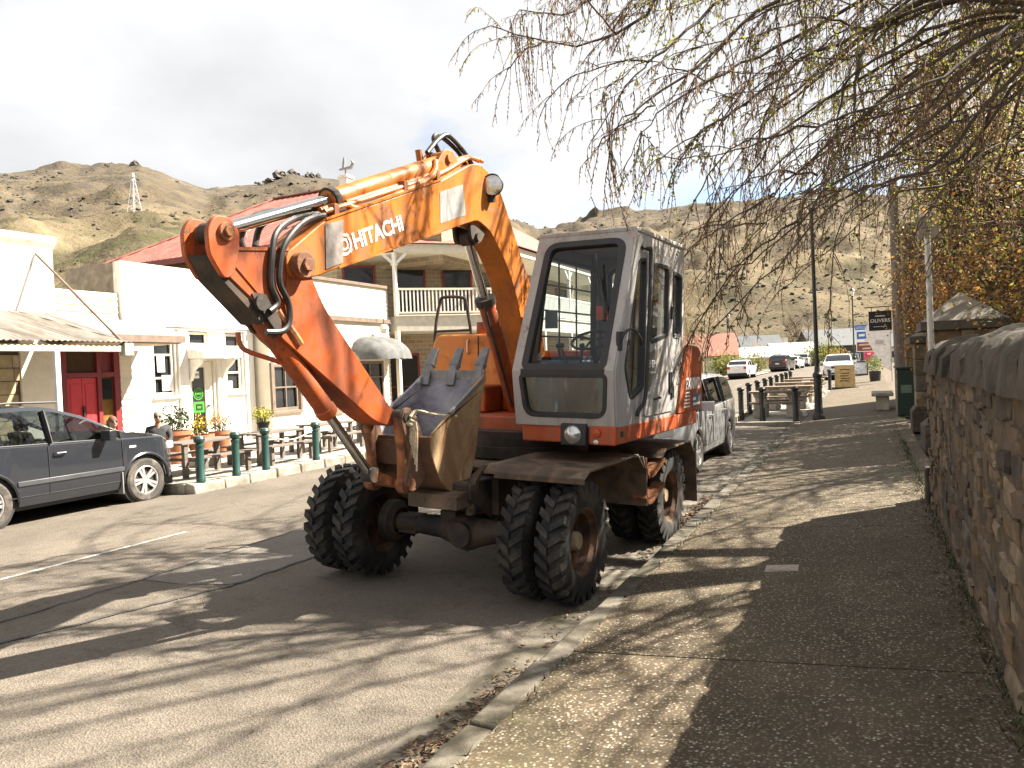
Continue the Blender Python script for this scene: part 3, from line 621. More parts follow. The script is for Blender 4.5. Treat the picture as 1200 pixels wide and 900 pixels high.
b = MB(); b.add(vs, fs, 0, frame((XC+0.133, -2.055, 2.885), dirb, upb)); b.build('lettering', M_WHITE, boom, sharp=0, fix=False)
b = MB(); FR = frame((XC+0.133, -2.44, 2.75), dirb, upb)
for r1, r2 in ((0.078, 0.058), (0.043, 0.026)):
    n = 24; b.add([(r*math.cos(2*PI*i/n), r*math.sin(2*PI*i/n), 0.001) for r in (r1, r2) for i in range(n)], [(i, (i+1) % n, n+(i+1) % n, n+i) for i in range(n)], 0, FR)
for i in range(4):
    t = PI/4+PI/2*i; b.add([(0.06*math.cos(t-0.22), 0.06*math.sin(t-0.22), 0.001), (0.088*math.cos(t-0.16), 0.088*math.sin(t-0.16), 0.001), (0.088*math.cos(t+0.16), 0.088*math.sin(t+0.16), 0.001), (0.06*math.cos(t+0.22), 0.06*math.sin(t+0.22), 0.001)], [(0, 1, 2, 3)], 0, FR)
    b.add([(0.022*math.cos(t), 0.022*math.sin(t), 0.001), (0.05*math.cos(t-0.15), 0.05*math.sin(t-0.15), 0.001), (0.05*math.cos(t+0.15), 0.05*math.sin(t+0.15), 0.001)], [(0, 1, 2)], 0, FR)
b.build('emblem', M_WHITE, boom, sharp=0, fix=False)
b = MB(); b.prism([(-1.25, 3.33), (-0.89, 3.46), (-0.85, 3.20), (-1.24, 3.07)], 'x', XC+0.1305, XC+0.1335); b.build('sticker', M_STICK, boom)
for (y, z, r) in ((-2.88, 2.56, 0.085),):
    b = MB(); b.cyl((XC-0.20, y, z), (XC+0.20, y, z), r, 20); b.cyl((XC+0.20, y, z), (XC+0.225, y, z), r*0.55, 6); b.build('pivot_pin', M_RUSTOR, boom, 0.006)
b = MB()
for s in (-1, 1): b.prism(rpoly([(-1.38, 3.34), (-1.20, 3.62), (-1.10, 3.73), (-0.98, 3.73), (-0.84, 3.60)], 0.04, 2), 'x', XC+s*0.085-0.012, XC+s*0.085+0.012)
b.cyl((XC-0.12, -1.06, 3.65), (XC+0.12, -1.06, 3.65), 0.04, 14); b.build('cylinder_bracket', M_ORB, boom, 0.005)
b = MB(); b.prism(rpoly([(-0.72, 3.15), (-0.70, 3.02), (-0.60, 2.98), (-0.52, 3.02), (-0.44, 3.13)], 0.03, 2), 'x', XC-0.10, XC-0.07); b.prism(rpoly([(-0.72, 3.15), (-0.70, 3.02), (-0.60, 2.98), (-0.52, 3.02), (-0.44, 3.13)], 0.03, 2), 'x', XC+0.07, XC+0.10); b.cyl((XC-0.13, -0.61, 3.04), (XC+0.13, -0.61, 3.04), 0.04, 14); b.build('cylinder_bracket', M_DARKST, boom)
lt = MB(); lt.lathe([(0.0, -0.10), (0.07, -0.085), (0.098, -0.03), (0.105, 0.0), (0.098, 0.012)], (XC+0.185, -0.47, 3.53), (0.35, -0.93, -0.05), 20); lt.box(XC+0.12, XC+0.19, -0.46, -0.42, 3.38, 3.55); lo = E(lt, 'work_light', M_BLK)
b = MB(); b.lathe([(0.0, 0.014), (0.06, 0.010), (0.092, 0.0)], (XC+0.185, -0.47, 3.53), (0.35, -0.93, -0.05), 20); b.build('lens', M_LENS, lo)
# ---- arm
arm_poly = rpoly([(-3.41, 2.61), (-3.02, 2.66), (-2.83, 2.67), (-2.73, 2.48), (-2.63, 2.31), (-2.40, 2.07), (-1.92, 1.58), (-1.82, 1.52), (-1.88, 1.42), (-2.09, 1.47), (-3.03, 2.09), (-3.16, 2.25), (-3.47, 2.47)], [0.04, 0.02, 0.08, 0.06, 0.1, 0.1, 0.05, 0.05, 0.05, 0.1, 0.05, 0.08, 0.05], 3)
b = MB(); b.prism(arm_poly, 'x', XC-0.11, XC+0.11); arm = E(b, 'arm', M_ORA, 0.007, sharp=20)
b = MB()
for s in (-1, 1): b.prism(rpoly([(-3.36, 2.60), (-3.35, 2.71), (-3.42, 2.79), (-3.53, 2.79), (-3.585, 2.70), (-3.575, 2.56), (-3.47, 2.42), (-3.40, 2.45)], 0.04, 3), 'x', XC+s*0.105-0.018, XC+s*0.105+0.018)
b.build('cylinder_bracket', M_ORA, arm, 0.006)
b = MB(); b.prism([(-3.56, 2.56), (-3.50, 2.56), (-3.42, 2.47), (-3.12, 2.20), (-3.16, 2.17), (-3.47, 2.42)], 'x', XC-0.10, XC+0.10); b.build('front_plate', M_DARKST, arm)
b = MB(); b.cyl((XC-0.145, -3.46, 2.70), (XC+0.145, -3.46, 2.70), 0.055, 18); b.cyl((XC+0.145, -3.46, 2.70), (XC+0.165, -3.46, 2.70), 0.034, 6); b.build('pivot_pin', M_RUSTOR, arm, 0.005)
b = MB(); b.beam((XC+0.112, -3.38, 2.52), (XC+0.112, -2.85, 2.06), 0.012, 0.03); b.beam((XC+0.112, -3.38, 2.612), (XC+0.112, -2.95, 2.658), 0.012, 0.02); b.beam((XC+0.112, -2.95, 2.63), (XC+0.112, -3.0, 2.30), 0.008, 0.02); b.build('weld_flange', M_ORA, arm)
b = MB()
for s in (-1, 1): b.prism(rpoly([(-3.28, 2.36), (-3.05, 2.10), (-3.02, 2.18), (-3.14, 2.36)], 0.04, 2), 'x', XC+s*0.10-0.012, XC+s*0.10+0.02)
b.cyl((XC-0.13, -3.20, 2.30), (XC+0.14, -3.20, 2.30), 0.05, 16); b.build('cylinder_lug', M_DARKST, arm)
# ---- cylinders
def ram(name, p0, p1, p2, rr, rb, mb=M_ORB, eye=0.05):
    """rod from p0 to p1, barrel from p1 to p2"""
    p0, p1, p2 = Vector(p0), Vector(p1), Vector(p2); d = (p2-p0).normalized(); b = MB()
    b.lathe([(0, 0), (rb*0.92, 0), (rb, 0.012), (rb*1.12, 0.015), (rb*1.12, 0.075), (rb, 0.08), (rb, (p2-p1).length-0.05), (rb*0.85, (p2-p1).length), (0, (p2-p1).length+0.01)], p1, d, 22)
    b.cyl(p2-Vector((eye, 0, 0)), p2+Vector((eye, 0, 0)), rb*0.9, 16)
    o = E(b, name, mb); r = MB(); r.cyl(p0, p1+d*0.05, rr, 18); r.build('rod', M_STEEL, o)
    r = MB(); r.cyl(p0-Vector((eye, 0, 0)), p0+Vector((eye, 0, 0)), rr*1.6, 14); r.build('rod_eye', M_DARKST, o); return o
ac = ram('arm_cylinder', (XC, -3.46, 2.70), (XC, -2.46, 3.065), (XC, -1.06, 3.65), 0.042, 0.072)
b = MB(); b.cyl((XC, -2.452, 3.068), (XC, -2.40, 3.09), 0.088, 20); b.build('gland', M_DARKST, ac)
b = MB(); b.tube(spline([(XC+0.09, -2.38, 3.05), (XC+0.10, -2.2, 3.05), (XC+0.10, -1.6, 3.30), (XC+0.10, -1.3, 3.47), (XC+0.07, -1.22, 3.60)], 5), 0.026, 10); b.build('oil_pipe', M_ORB, ac)
b = MB(); b.cyl((XC-0.02, -1.30, 3.56), (XC-0.02, -1.33, 3.68), 0.03, 10); b.build('oil_port', M_ORB, ac)
bc = ram('boom_cylinder', (XC, -0.61, 3.04), (XC, -0.31, 2.50), (XC, 0.30, 1.38), 0.044, 0.078, M_ORA)
b = MB(); b.cyl((XC, -0.318, 2.515), (XC, -0.285, 2.455), 0.10, 20); b.build('gland', M_DARKST, bc)
b = MB(); b.tube(spline([(XC+0.03, -0.36, 2.44), (XC+0.04, -0.33, 2.32), (XC+0.04, 0.0, 1.72), (XC+0.05, 0.12, 1.45)], 5), 0.014, 8); b.build('oil_pipe', M_DARKST, bc)
kc = ram('bucket_cylinder', (XC+0.02, -2.06, 1.07), (XC+0.02, -2.50, 1.555), (XC+0.02, -3.20, 2.30), 0.036, 0.068, M_ORA)
b = MB(); b.tube(spline([(XC+0.10, -3.05, 2.26), (XC+0.11, -2.92, 2.12), (XC+0.11, -2.86, 2.05)], 4), 0.028, 8); b.build('oil_pipe', M_RUSTOR, kc)
b = MB(); b.tube(spline([(XC-0.04, -3.24, 2.12), (XC-0.02, -3.22, 2.02), (XC+0.01, -3.05, 1.96), (XC+0.02, -2.95, 1.93)], 4), 0.016, 8); b.build('oil_pipe', M_RED, kc)
# ---- bucket linkage and bucket
for x in (XC-0.15, XC+0.15):
    b = MB(); b.tube([(x, -1.87, 1.50), (x, -1.84, 1.22), (x, -1.81, 0.97)], [0.05, 0.036, 0.055], 12); b.cyl((x-0.035, -1.81, 0.97), (x+0.035, -1.81, 0.97), 0.07, 16); E(b, 'bucket_link', M_RUSTOR, 0.004)
b = MB(); b.beam((XC+0.02, -2.06, 1.07), (XC+0.02, -1.81, 0.97), 0.10, 0.07); b.cyl((XC-0.2, -1.81, 0.97), (XC+0.2, -1.81, 0.97), 0.035, 12); b.cyl((XC+0.2, -1.81, 0.97), (XC+0.23, -1.81, 0.97), 0.05, 6); E(b, 'link_pin', M_RUSTOR)
b = MB(); b.cyl((XC-0.2, -1.86, 1.50), (XC+0.2, -1.86, 1.50), 0.055, 16); b.cyl((XC+0.2, -1.86, 1.50), (XC+0.225, -1.86, 1.50), 0.04, 6); E(b, 'bucket_pin', M_DARKST, 0.004)
X0, X1 = -0.46, 0.18
prof = spline([(0, -1.70, 1.33), (0, -1.68, 1.18), (0, -1.55, 0.96), (0, -1.38, 0.855), (0, -1.16, 0.91), (0, -1.04, 1.14), (0, -0.97, 1.45), (0, -0.86, 1.80)], 5)
outer = [(p.y, p.z) for p in prof]; cen = (-1.30, 1.42)
def inw(p, d): v = Vector((cen[0]-p[0], cen[1]-p[1])).normalized(); return (p[0]+v.x*d, p[1]+v.y*d)
inner = [inw(p, 0.025) for p in outer]
b = MB(); n = len(outer)
vs = [(x, p[0], p[1]) for x in (X0, X1) for p in outer]
b.add(vs, [(i, i+1, n+i+1, n+i) for i in range(n-1)], 0)
vs = [(x, p[0], p[1]) for x in (X0, X1) for p in inner]
b.add(vs, [(i, i+1, n+i+1, n+i) for i in range(n-1)], 1)
b.add([(X0, *outer[0]), (X1, *outer[0]), (X1, *inner[0]), (X0, *inner[0]), (X0, *outer[-1]), (X1, *outer[-1]), (X1, *inner[-1]), (X0, *inner[-1])], [(0,1,2,3), (4,5,6,7)], 0)
bkt = E(b, 'bucket', [M_BKTSH, M_BKTIN], fix=False)
edge = spline([(0, -0.84, 1.83), (0, -0.95, 1.745), (0, -1.25, 1.585), (0, -1.52, 1.44), (0, -1.70, 1.34)], 4)
pl = outer+[(p.y, p.z) for p in edge[::-1]][1:-1]
for x, m_ in ((X1, M_BKT), (X0, M_BKTIN)):
    b = MB(); b.prism(pl, 'x', x-0.012, x+0.012); b.build('side_plate', m_, bkt, 0.004)
    b = MB(); b.beam((x, -0.90, 1.76), (x, -1.42, 1.495), 0.03, 0.035); b.build('side_cutter', M_BKTIN if m_ is M_BKTIN else M_TOOTH, bkt, 0.004)
b = MB(); b.beam((X0-0.01, -0.872, 1.79), (X1+0.01, -0.872, 1.79), 0.035, 0.10); b.build('cutting_edge', M_TOOTH, bkt, 0.005)
for x in (-0.41, -0.14, 0.13):
    b = MB(); b.beam((x, -0.92, 1.70), (x, -0.845, 1.88), 0.085, 0.05, w1=0.08, h1=0.055, up=(0, 1, 0)); b.beam((x, -0.85, 1.87), (x, -0.745, 2.035), 0.095, 0.065, w1=0.07, h1=0.02, up=(0, 1, 0)); b.build('tooth', M_TOOTH, bkt, 0.006)
for x in (XC-0.20, XC+0.20):
    b = MB(); b.prism(rpoly([(-1.58, 1.02), (-1.70, 0.93), (-1.84, 0.90), (-1.88, 0.99), (-1.80, 1.2), (-1.92, 1.47), (-1.88, 1.57), (-1.80, 1.57), (-1.66, 1.38)], 0.04, 3), 'x', x-0.015, x+0.015); b.build('hinge_ear', M_BKTSH, bkt, 0.004)
b = MB(); b.box(XC-0.2, XC+0.2, -1.72, -1.66, 1.1, 1.3); b.build('back_rib', M_BKTSH, bkt, 0.006)
# rope knotted round the bucket pin
M_ROPE = mat('frayed_rope', (0.52, 0.43, 0.30), 0.9, var=0.3, scale=30)
b = MB(); b.tube(spline([(0.19, -1.33, 1.47), (0.12, -1.55, 1.50), (0.09, -1.74, 1.54), (0.10, -1.84, 1.50)], 6), 0.012, 6)
for k in range(7):
    a = k*0.9; b.tube(spline([(0.07+0.035*math.cos(a+j), -1.80+0.05*math.sin(a+j*1.3), 1.50-0.03*j+0.03*math.sin(a)) for j in range(4)], 3), 0.015, 6)
for k in range(5): b.tube(spline([(0.075+0.012*k, -1.80, 1.46), (0.07+0.02*k, -1.82, 1.36), (0.085+0.012*k, -1.81, 1.28-0.05*k)], 4), 0.007, 5)
rope = b.build('rope', M_ROPE); rope.matrix_world = ME; tag(rope, 'frayed pale rope knotted over the curled bucket of the excavator', 'rope')
# ---- hoses along boom and over the arm joint
HO = [[(XC-0.02, -0.86, 3.60), (XC-0.02, -1.10, 3.80), (XC-0.02, -1.02, 3.87), (XC-0.01, -0.75, 3.80), (XC-0.01, -0.62, 3.70)],
      [(XC+0.03, -1.28, 3.66), (XC+0.03, -1.10, 3.82), (XC+0.03, -0.95, 3.88), (XC+0.04, -0.72, 3.79), (XC+0.04, -0.58, 3.70)],
      [(XC+0.10, -2.60, 2.93), (XC+0.12, -2.8, 2.86), (XC+0.14, -2.96, 2.74), (XC+0.145, -3.04, 2.62), (XC+0.14, -3.06, 2.44), (XC+0.14, -2.99, 2.32), (XC+0.14, -2.98, 2.20), (XC+0.14, -3.04, 2.13), (XC+0.12, -3.16, 2.12)],
      [(XC+0.05, -2.58, 2.95), (XC+0.07, -2.85, 2.87), (XC+0.11, -3.04, 2.76), (XC+0.135, -3.11, 2.62), (XC+0.13, -3.12, 2.42), (XC+0.13, -3.07, 2.31), (XC+0.13, -3.14, 2.25)],
      [(XC-0.05, -2.58, 2.96), (XC-0.06, -2.88, 2.93), (XC-0.05, -3.10, 2.85), (XC-0.04, -3.20, 2.72), (XC-0.03, -3.18, 2.63)],
      [(XC-0.09, -2.58, 2.95), (XC-0.10, -2.80, 2.92), (XC-0.10, -2.98, 2.82), (XC-0.08, -3.05, 2.68)]]
for h in HO: b = MB(); b.tube(spline(h, 6), 0.021, 9); E(b, 'hose', M_HOSE)
for k, (xx, dz) in enumerate(((XC+0.10, 0.045), (XC+0.06, 0.06), (XC-0.06, 0.06), (XC-0.10, 0.045))):
    b = MB(); b.tube(spline([(xx, -2.60, 2.91+dz), (xx, -1.99, 3.14+dz), (xx, -1.22, 3.44+dz), (xx, -0.87, 3.62+dz), (xx, -0.70, 3.69+dz), (xx, -0.5, 3.72+dz*0.6)], 4), 0.019, 8); E(b, 'boom_pipe', M_ORB)
for y, z in ((-2.5, 2.94), (-1.7, 3.25), (-1.25, 3.43)): b = MB(); b.box(XC-0.125, XC+0.125, y-0.025, y+0.025, z, z+0.085); E(b, 'pipe_clamp', M_RUSTOR, 0.005)
# ---- cab
def panel(loops, t, o, xd, yd, bev=0.006): vs, fs = plate_shape(loops, t, bev); b = MB(); b.add(vs, fs, 0, frame(o, xd, yd)); return b
def ring(loop, grow):
    c = Vector((sum(p[0] for p in loop)/len(loop), sum(p[1] for p in loop)/len(loop))); n = len(loop); out = []
    for i in range(n):
        a, p, q = Vector(loop[i-1]), Vector(loop[i]), Vector(loop[(i+1) % n]); e = (q-a)
        nn = Vector((e.y, -e.x)); nn = nn.normalized() if nn.length > 1e-9 else Vector((0, 0))
        if nn.dot(p-c) < 0: nn = -nn
        out.append(tuple(p+nn*grow))
    return out
cab = bpy.data.objects.new('cab', None); C.objects.link(cab); cab.parent = EX
def glazed(name, outline, holes, t, o, xd, yd, glass=M_GLASS, seal=0.03, m_=M_CAB, parent=None, bev=0.006):
    par = parent or cab
    ob = panel([outline]+holes, t, o, xd, yd, bev).build(name, m_, par, sharp=40, fix=False)
    F = frame(o, xd, yd)
    for h in holes:
        g = MB(); g.add([(p[0], p[1], 0) for p in h], [tuple(range(len(h)))], 0, F)
        vs, fs = plate_shape([ring(h, 0.006), ring(h, -seal)], t+0.014, 0.004); s = MB(); s.add(vs, fs, 0, F)
        if parent is None: g.build('window', glass, cab, fix=False); s.build('window_seal', M_BLK, cab, sharp=40, fix=False)
        else: g.build('window', glass, EX, fix=False); s.build('window_seal', M_BLK, EX, sharp=40, fix=False)
    return ob
zt, yt = 3.02, -0.37; zw, yw = 1.83, -0.885; zb, yb = 1.387, -0.84
upd = Vector((0, yt-yw, zt-zw)); HU = upd.length
o0 = (0.485, yw, zw)
out = [(0.0, 0.0), (0.905, 0.0), (0.925, HU), (0.01, HU)]
hole = rpoly([(0.085, 0.012), (0.835, 0.012), (0.845, HU-0.085), (0.10, HU-0.085)], [0.07, 0.07, 0.13, 0.13], 6)
glazed('front_frame', rpoly(out, [0, 0, 0.05, 0.05]), [hole], 0.05, o0, (1, 0, 0), upd, M_GLASS, 0.045)
lod = Vector((0, yw-yb, zw-zb)); HL = lod.length
hole = rpoly([(0.10, 0.075), (0.825, 0.075), (0.85, HL-0.02), (0.065, HL-0.02)], [0.10, 0.10, 0.05, 0.05], 6)
glazed('front_frame', [(0.01, 0.0), (0.90, 0.0), (0.905, HL), (0.0, HL)], [hole], 0.05, (0.485, yb, zb), (1, 0, 0), lod, M_GLASSD, 0.022)
b = MB(); b.beam((0.56, yw-0.012, zw), (1.32, yw-0.012, zw), 0.03, 0.05); b.build('window_bar', M_BLK, cab, 0.006)
# right side (towards the kerb), coordinates (y, z)
side = rpoly([(-0.845, 1.387), (0.93, 1.387), (0.99, 3.0), (-0.365, 3.0), (-0.89, 1.83)], [0.01, 0.01, 0.04, 0.06, 0.05])
w1 = rpoly([(-0.33, 2.78), (-0.13, 2.80), (-0.24, 1.68), (-0.56, 1.58), (-0.70, 1.86)], [0.05, 0.03, 0.05, 0.08, 0.06])
dhole = [(-0.14, 2.84), (0.53, 2.84), (0.55, 1.46), (-0.22, 1.46)]
w3 = rpoly([(0.62, 2.76), (0.90, 2.74), (0.88, 2.24), (0.84, 2.13), (0.63, 2.13)], [0.03, 0.05, 0.05, 0.05, 0.03])
ob = panel([side, w1, dhole, w3], 0.045, (1.385, 0, 0), (0, 1, 0), (0, 0, 1)).build('side_frame', M_CAB, cab, sharp=40, fix=False)
F = frame((1.385, 0, 0), (0, 1, 0), (0, 0, 1))
for h, gm in ((w1, M_GLASSD), (w3, M_GLASSD)):
    g = MB(); g.add([(p[0], p[1], 0.0) for p in h], [tuple(range(len(h)))], 0, F); g.build('window', gm, cab, fix=False)
    vs, fs = plate_shape([ring(h, 0.004), ring(h, -0.022)], 0.06, 0.004); s = MB(); s.add(vs, fs, 0, F); s.build('window_seal', M_BLK, cab, sharp=40, fix=False)
door = rpoly([(-0.145, 2.87), (0.535, 2.87), (0.56, 1.43), (-0.235, 1.43)], 0.03)
w2 = rpoly([(0.02, 2.78), (0.46, 2.79), (0.42, 2.14), (-0.085, 2.06)], [0.05, 0.07, 0.05, 0.05])
w4 = rpoly([(-0.13, 1.98), (0.07, 2.02), (0.05, 1.72), (-0.02, 1.64), (-0.17, 1.60)], [0.03, 0.03, 0.05, 0.04, 0.04])
dr = panel([door, w2, w4], 0.03, (1.405, 0, 0), (0, 1, 0), (0, 0, 1)).build('cab_door', M_CAB, EX, sharp=40, fix=False)
F = frame((1.405, 0, 0), (0, 1, 0), (0, 0, 1))
for h, gm in ((w2, M_GLASS), (w4, M_GLASSD)):
    g = MB(); g.add([(p[0], p[1], 0.0) for p in h], [tuple(range(len(h)))], 0, F); g.build('window', gm, dr, fix=False)
    if h is w2: vs, fs = plate_shape([ring(h, 0.004), ring(h, -0.025)], 0.04, 0.004); s = MB(); s.add(vs, fs, 0, F); s.build('window_seal', M_BLK, dr, sharp=40, fix=False)
vs, fs = text_shape('EP', 0.09, 0.001, 0.002); b = MB(); b.add(vs, fs, 0, frame((1.4215, 0.0, 1.88), (0, 1, 0), (0, 0, 1))); b.build('lettering', M_WHITE, dr, sharp=0, fix=False)
b = MB(); b.box(1.4205, 1.422, -0.06, 0.06, 1.80, 1.812); b.build('lettering', M_WHITE, dr)
b = MB(); b.box(1.42, 1.435, 0.44, 0.52, 1.60, 1.80); b.build('lock_plate', M_BLK, dr, 0.004)
b = MB(); b.tube([(1.42, 0.0, 1.565), (1.45, 0.01, 1.57), (1.45, 0.11, 1.575), (1.42, 0.12, 1.575)], 0.01, 6); b.build('door_handle', M_BLK, dr)
for z in (2.30, 1.55): b = MB(); b.box(1.40, 1.435, 0.50, 0.58, z, z+0.12); b.build('hinge', M_BLK, dr, 0.004)
b = MB(); b.tube(spline([(1.42, -0.30, 2.88), (1.45, -0.22, 2.87), (1.455, -0.17, 2.80), (1.455, -0.26, 1.95), (1.455, -0.32, 1.60), (1.43, -0.40, 1.50), (1.42, -0.43, 1.45)], 5), 0.017, 8); E(b, 'grab_rail', M_BLK)
b = MB(); b.tube(spline([(1.40, -0.80, 2.03), (1.45, -0.80, 2.14), (1.47, -0.66, 2.17), (1.46, -0.45, 2.10), (1.44, -0.38, 2.05)], 5), 0.012, 7); b.tube([(1.40, -0.80, 2.0), (1.405, -0.79, 2.15)], 0.028, 8); E(b, 'mirror_bracket', M_BLK)
# left side: big pane behind a grid of guard bars, rear wall with window
lw = rpoly([(-0.52, 1.93), (0.80, 1.93), (0.82, 2.86), (-0.30, 2.86)], 0.06)
glazed('side_frame', side, [lw], 0.045, (0.505, 0, 0), (0, 1, 0), (0, 0, 1), M_GLASS, 0.02)
b = MB()
for z in (2.14, 2.38, 2.62): b.tube([(0.47, -0.62+(z-1.75)*0.27, z), (0.47, 0.81, z)], 0.009, 6)
for y in (0.05, 0.45): b.tube([(0.47, y, 1.75), (0.47, y, 2.86)], 0.009, 6)
b.build('guard_bars', M_BLK, cab)
rw = rrect(0.62, 1.28, 1.95, 2.85, 0.08)
glazed('rear_wall', [(0.50, 1.387), (1.38, 1.387), (1.38, 3.0), (0.50, 3.0)], [rw], 0.04, (0, 0.965, 0), (1, 0, 0), (0, 0, 1), M_GLASS, 0.02)
b = MB(); b.prism(rpoly([(0.475, -0.405), (1.415, -0.405), (1.425, 1.03), (0.475, 1.03)], 0.05), 'z', 3.003, 3.05); E(b, 'cab_roof', M_CAB, 0.014)
b = MB(); b.box(0.55, 1.35, -0.3, 0.93, 2.955, 2.99); b.build('headlining', M_BLUEIN, cab)
b = MB(); b.box(0.53, 1.36, -0.80, 0.94, 1.386, 1.42); b.build('cab_floor', M_SEAT, cab)
b = MB(); b.box(0.54, 0.70, -0.35, 0.9, 1.42, 1.90); b.box(0.56, 1.34, 0.80, 0.93, 1.42, 1.98); b.build('side_console', M_BLUEIN, cab, 0.03)
b = MB(); b.box(0.52, 0.68, -0.55, -0.25, 1.42, 1.92); b.build('side_panel', M_LITEBLUE, cab, 0.02)
b = MB(); b.box(1.02, 1.30, -0.35, 0.1, 1.42, 1.78); b.build('side_panel', M_LITEBLUE, cab, 0.03)
b = MB(); b.box(0.80, 1.26, 0.12, 0.56, 1.65, 1.80); b.prism(rpoly([(0.48, 1.78), (0.60, 1.78), (0.72, 2.52), (0.60, 2.52)], 0.04), 'x', 0.82, 1.24); b.prism(rpoly([(0.60, 2.54), (0.69, 2.54), (0.71, 2.76), (0.63, 2.76)], 0.03), 'x', 0.90, 1.16); b.build('seat', M_SEAT, cab, 0.03, seg=3)
ctr = Vector((0.92, -0.22, 2.10)); axs = Vector((0, -0.45, 0.9)).normalized(); a1 = Vector((1, 0, 0)); a2 = axs.cross(a1)
b = MB(); b.tube([ctr+(a1*math.cos(t)+a2*math.sin(t))*0.185 for t in [2*PI*i/28 for i in range(29)]], 0.013, 7, cap=False)
for t in (0.5, 2.6, 4.7): b.tube([ctr, ctr+(a1*math.cos(t)+a2*math.sin(t))*0.185], 0.011, 6)
b.tube([ctr, ctr-axs*0.35, (0.92, -0.28, 1.42)], [0.02, 0.03, 0.05], 8); b.build('steering_wheel', M_SEAT, cab)
for x, y, dx in ((0.70, -0.30, -0.03), (0.82, -0.40, -0.05), (0.76, -0.18, 0.03)): b = MB(); b.tube([(x, y, 1.42), (x+dx, y, 1.85), (x+dx*2, y-0.03, 2.02)], [0.012, 0.012, 0.012], 6); b.ball((x+dx*2, y-0.03, 2.05), 0.028, 8); b.build('lever', M_SEAT, cab)
b = MB(); b.box(1.08, 1.17, -0.50, -0.47, 2.26, 2.38); b.build('warning_tag', mat('red_tag', (0.65, 0.09, 0.03), 0.5), cab)
b = MB(); b.box(0.60, 0.72, -0.515, -0.505, 2.20, 2.36); b.build('paper_notice', M_STICK, cab)
b = MB(); b.tube([(1.24, -0.70, 2.34), (1.10, -0.565, 2.82)], 0.007, 5); b.tube([(1.24, -0.705, 2.25), (1.24, -0.69, 2.38)], 0.018, 8); b.beam((1.13, -0.60, 2.66), (1.255, -0.715, 2.30), 0.012, 0.02); E(b, 'windscreen_wiper', M_BLK)
# front lamps in the skirt
b = MB(); b.box(0.925, 1.155, -0.90, -0.842, 1.225, 1.405); hl = E(b, 'headlight', M_BLK, 0.01)
b = MB(); b.lathe([(0.0, 0.045), (0.045, 0.035), (0.072, 0.01), (0.078, 0.0), (0.078, -0.01)], (1.035, -0.902, 1.315), (0, -1, 0), 22); b.build('lens', M_LENS, hl)
b = MB(); b.box(1.165, 1.40, -0.868, -0.842, 1.235, 1.40); il = E(b, 'indicator_plate', M_RED, 0.015)
b = MB(); b.lathe([(0, 0.028), (0.035, 0.02), (0.04, 0.0)], (1.235, -0.868, 1.335), (0, -1, 0), 16); b.build('indicator', M_AMBER, il)
b = MB(); b.lathe([(0, 0.012), (0.02, 0.008), (0.022, 0.0)], (1.23, -0.868, 1.26), (0, -1, 0), 12); b.build('reflector', M_LENS, il)
b = MB(); b.box(1.40, 1.412, -0.78, -0.73, 1.30, 1.345); E(b, 'socket', M_BLK)
# model plate on the tail
b = MB(); b.prism(rpoly([(0.70, 1.388), (0.955, 1.98), (1.02, 2.06), (1.44, 2.045), (1.56, 1.94), (1.57, 1.388)], [0.01, 0.06, 0.06, 0.1, 0.1, 0.02], 4), 'x', 1.395, 1.432); E(b, 'tail_panel', M_ORA, 0.012)
vs, fs = text_shape('EX60WD', 0.165, 0.0015, 0.004)
b = MB(); b.add([(p[0]*0.80, p[1], p[2]) for p in vs], fs, 0, frame((1.4345, 1.235, 1.66), (0, 1, 0), (0, 0, 1))); b.build('lettering', M_WHITE, EX, sharp=0, fix=False)
b = MB(); b.box(1.43, 1.436, 1.20, 1.50, 1.42, 1.565); rp_ = E(b, 'rating_plate', mat('dark_plate', (0.10, 0.12, 0.17), 0.5))
b = MB(); b.box(1.4365, 1.4375, 1.22, 1.48, 1.44, 1.465); b.build('plate_print', M_WHITE, rp_)
b = MB(); b.box(1.4365, 1.4375, 1.22, 1.32, 1.49, 1.52); b.build('plate_print', M_WHITE, rp_)
for k in range(5): b = MB(); b.box(1.43, 1.437, 0.90+0.01*k, 1.10, 1.43+0.035*k, 1.445+0.035*k); E(b, 'vent_slat', M_WHITE)
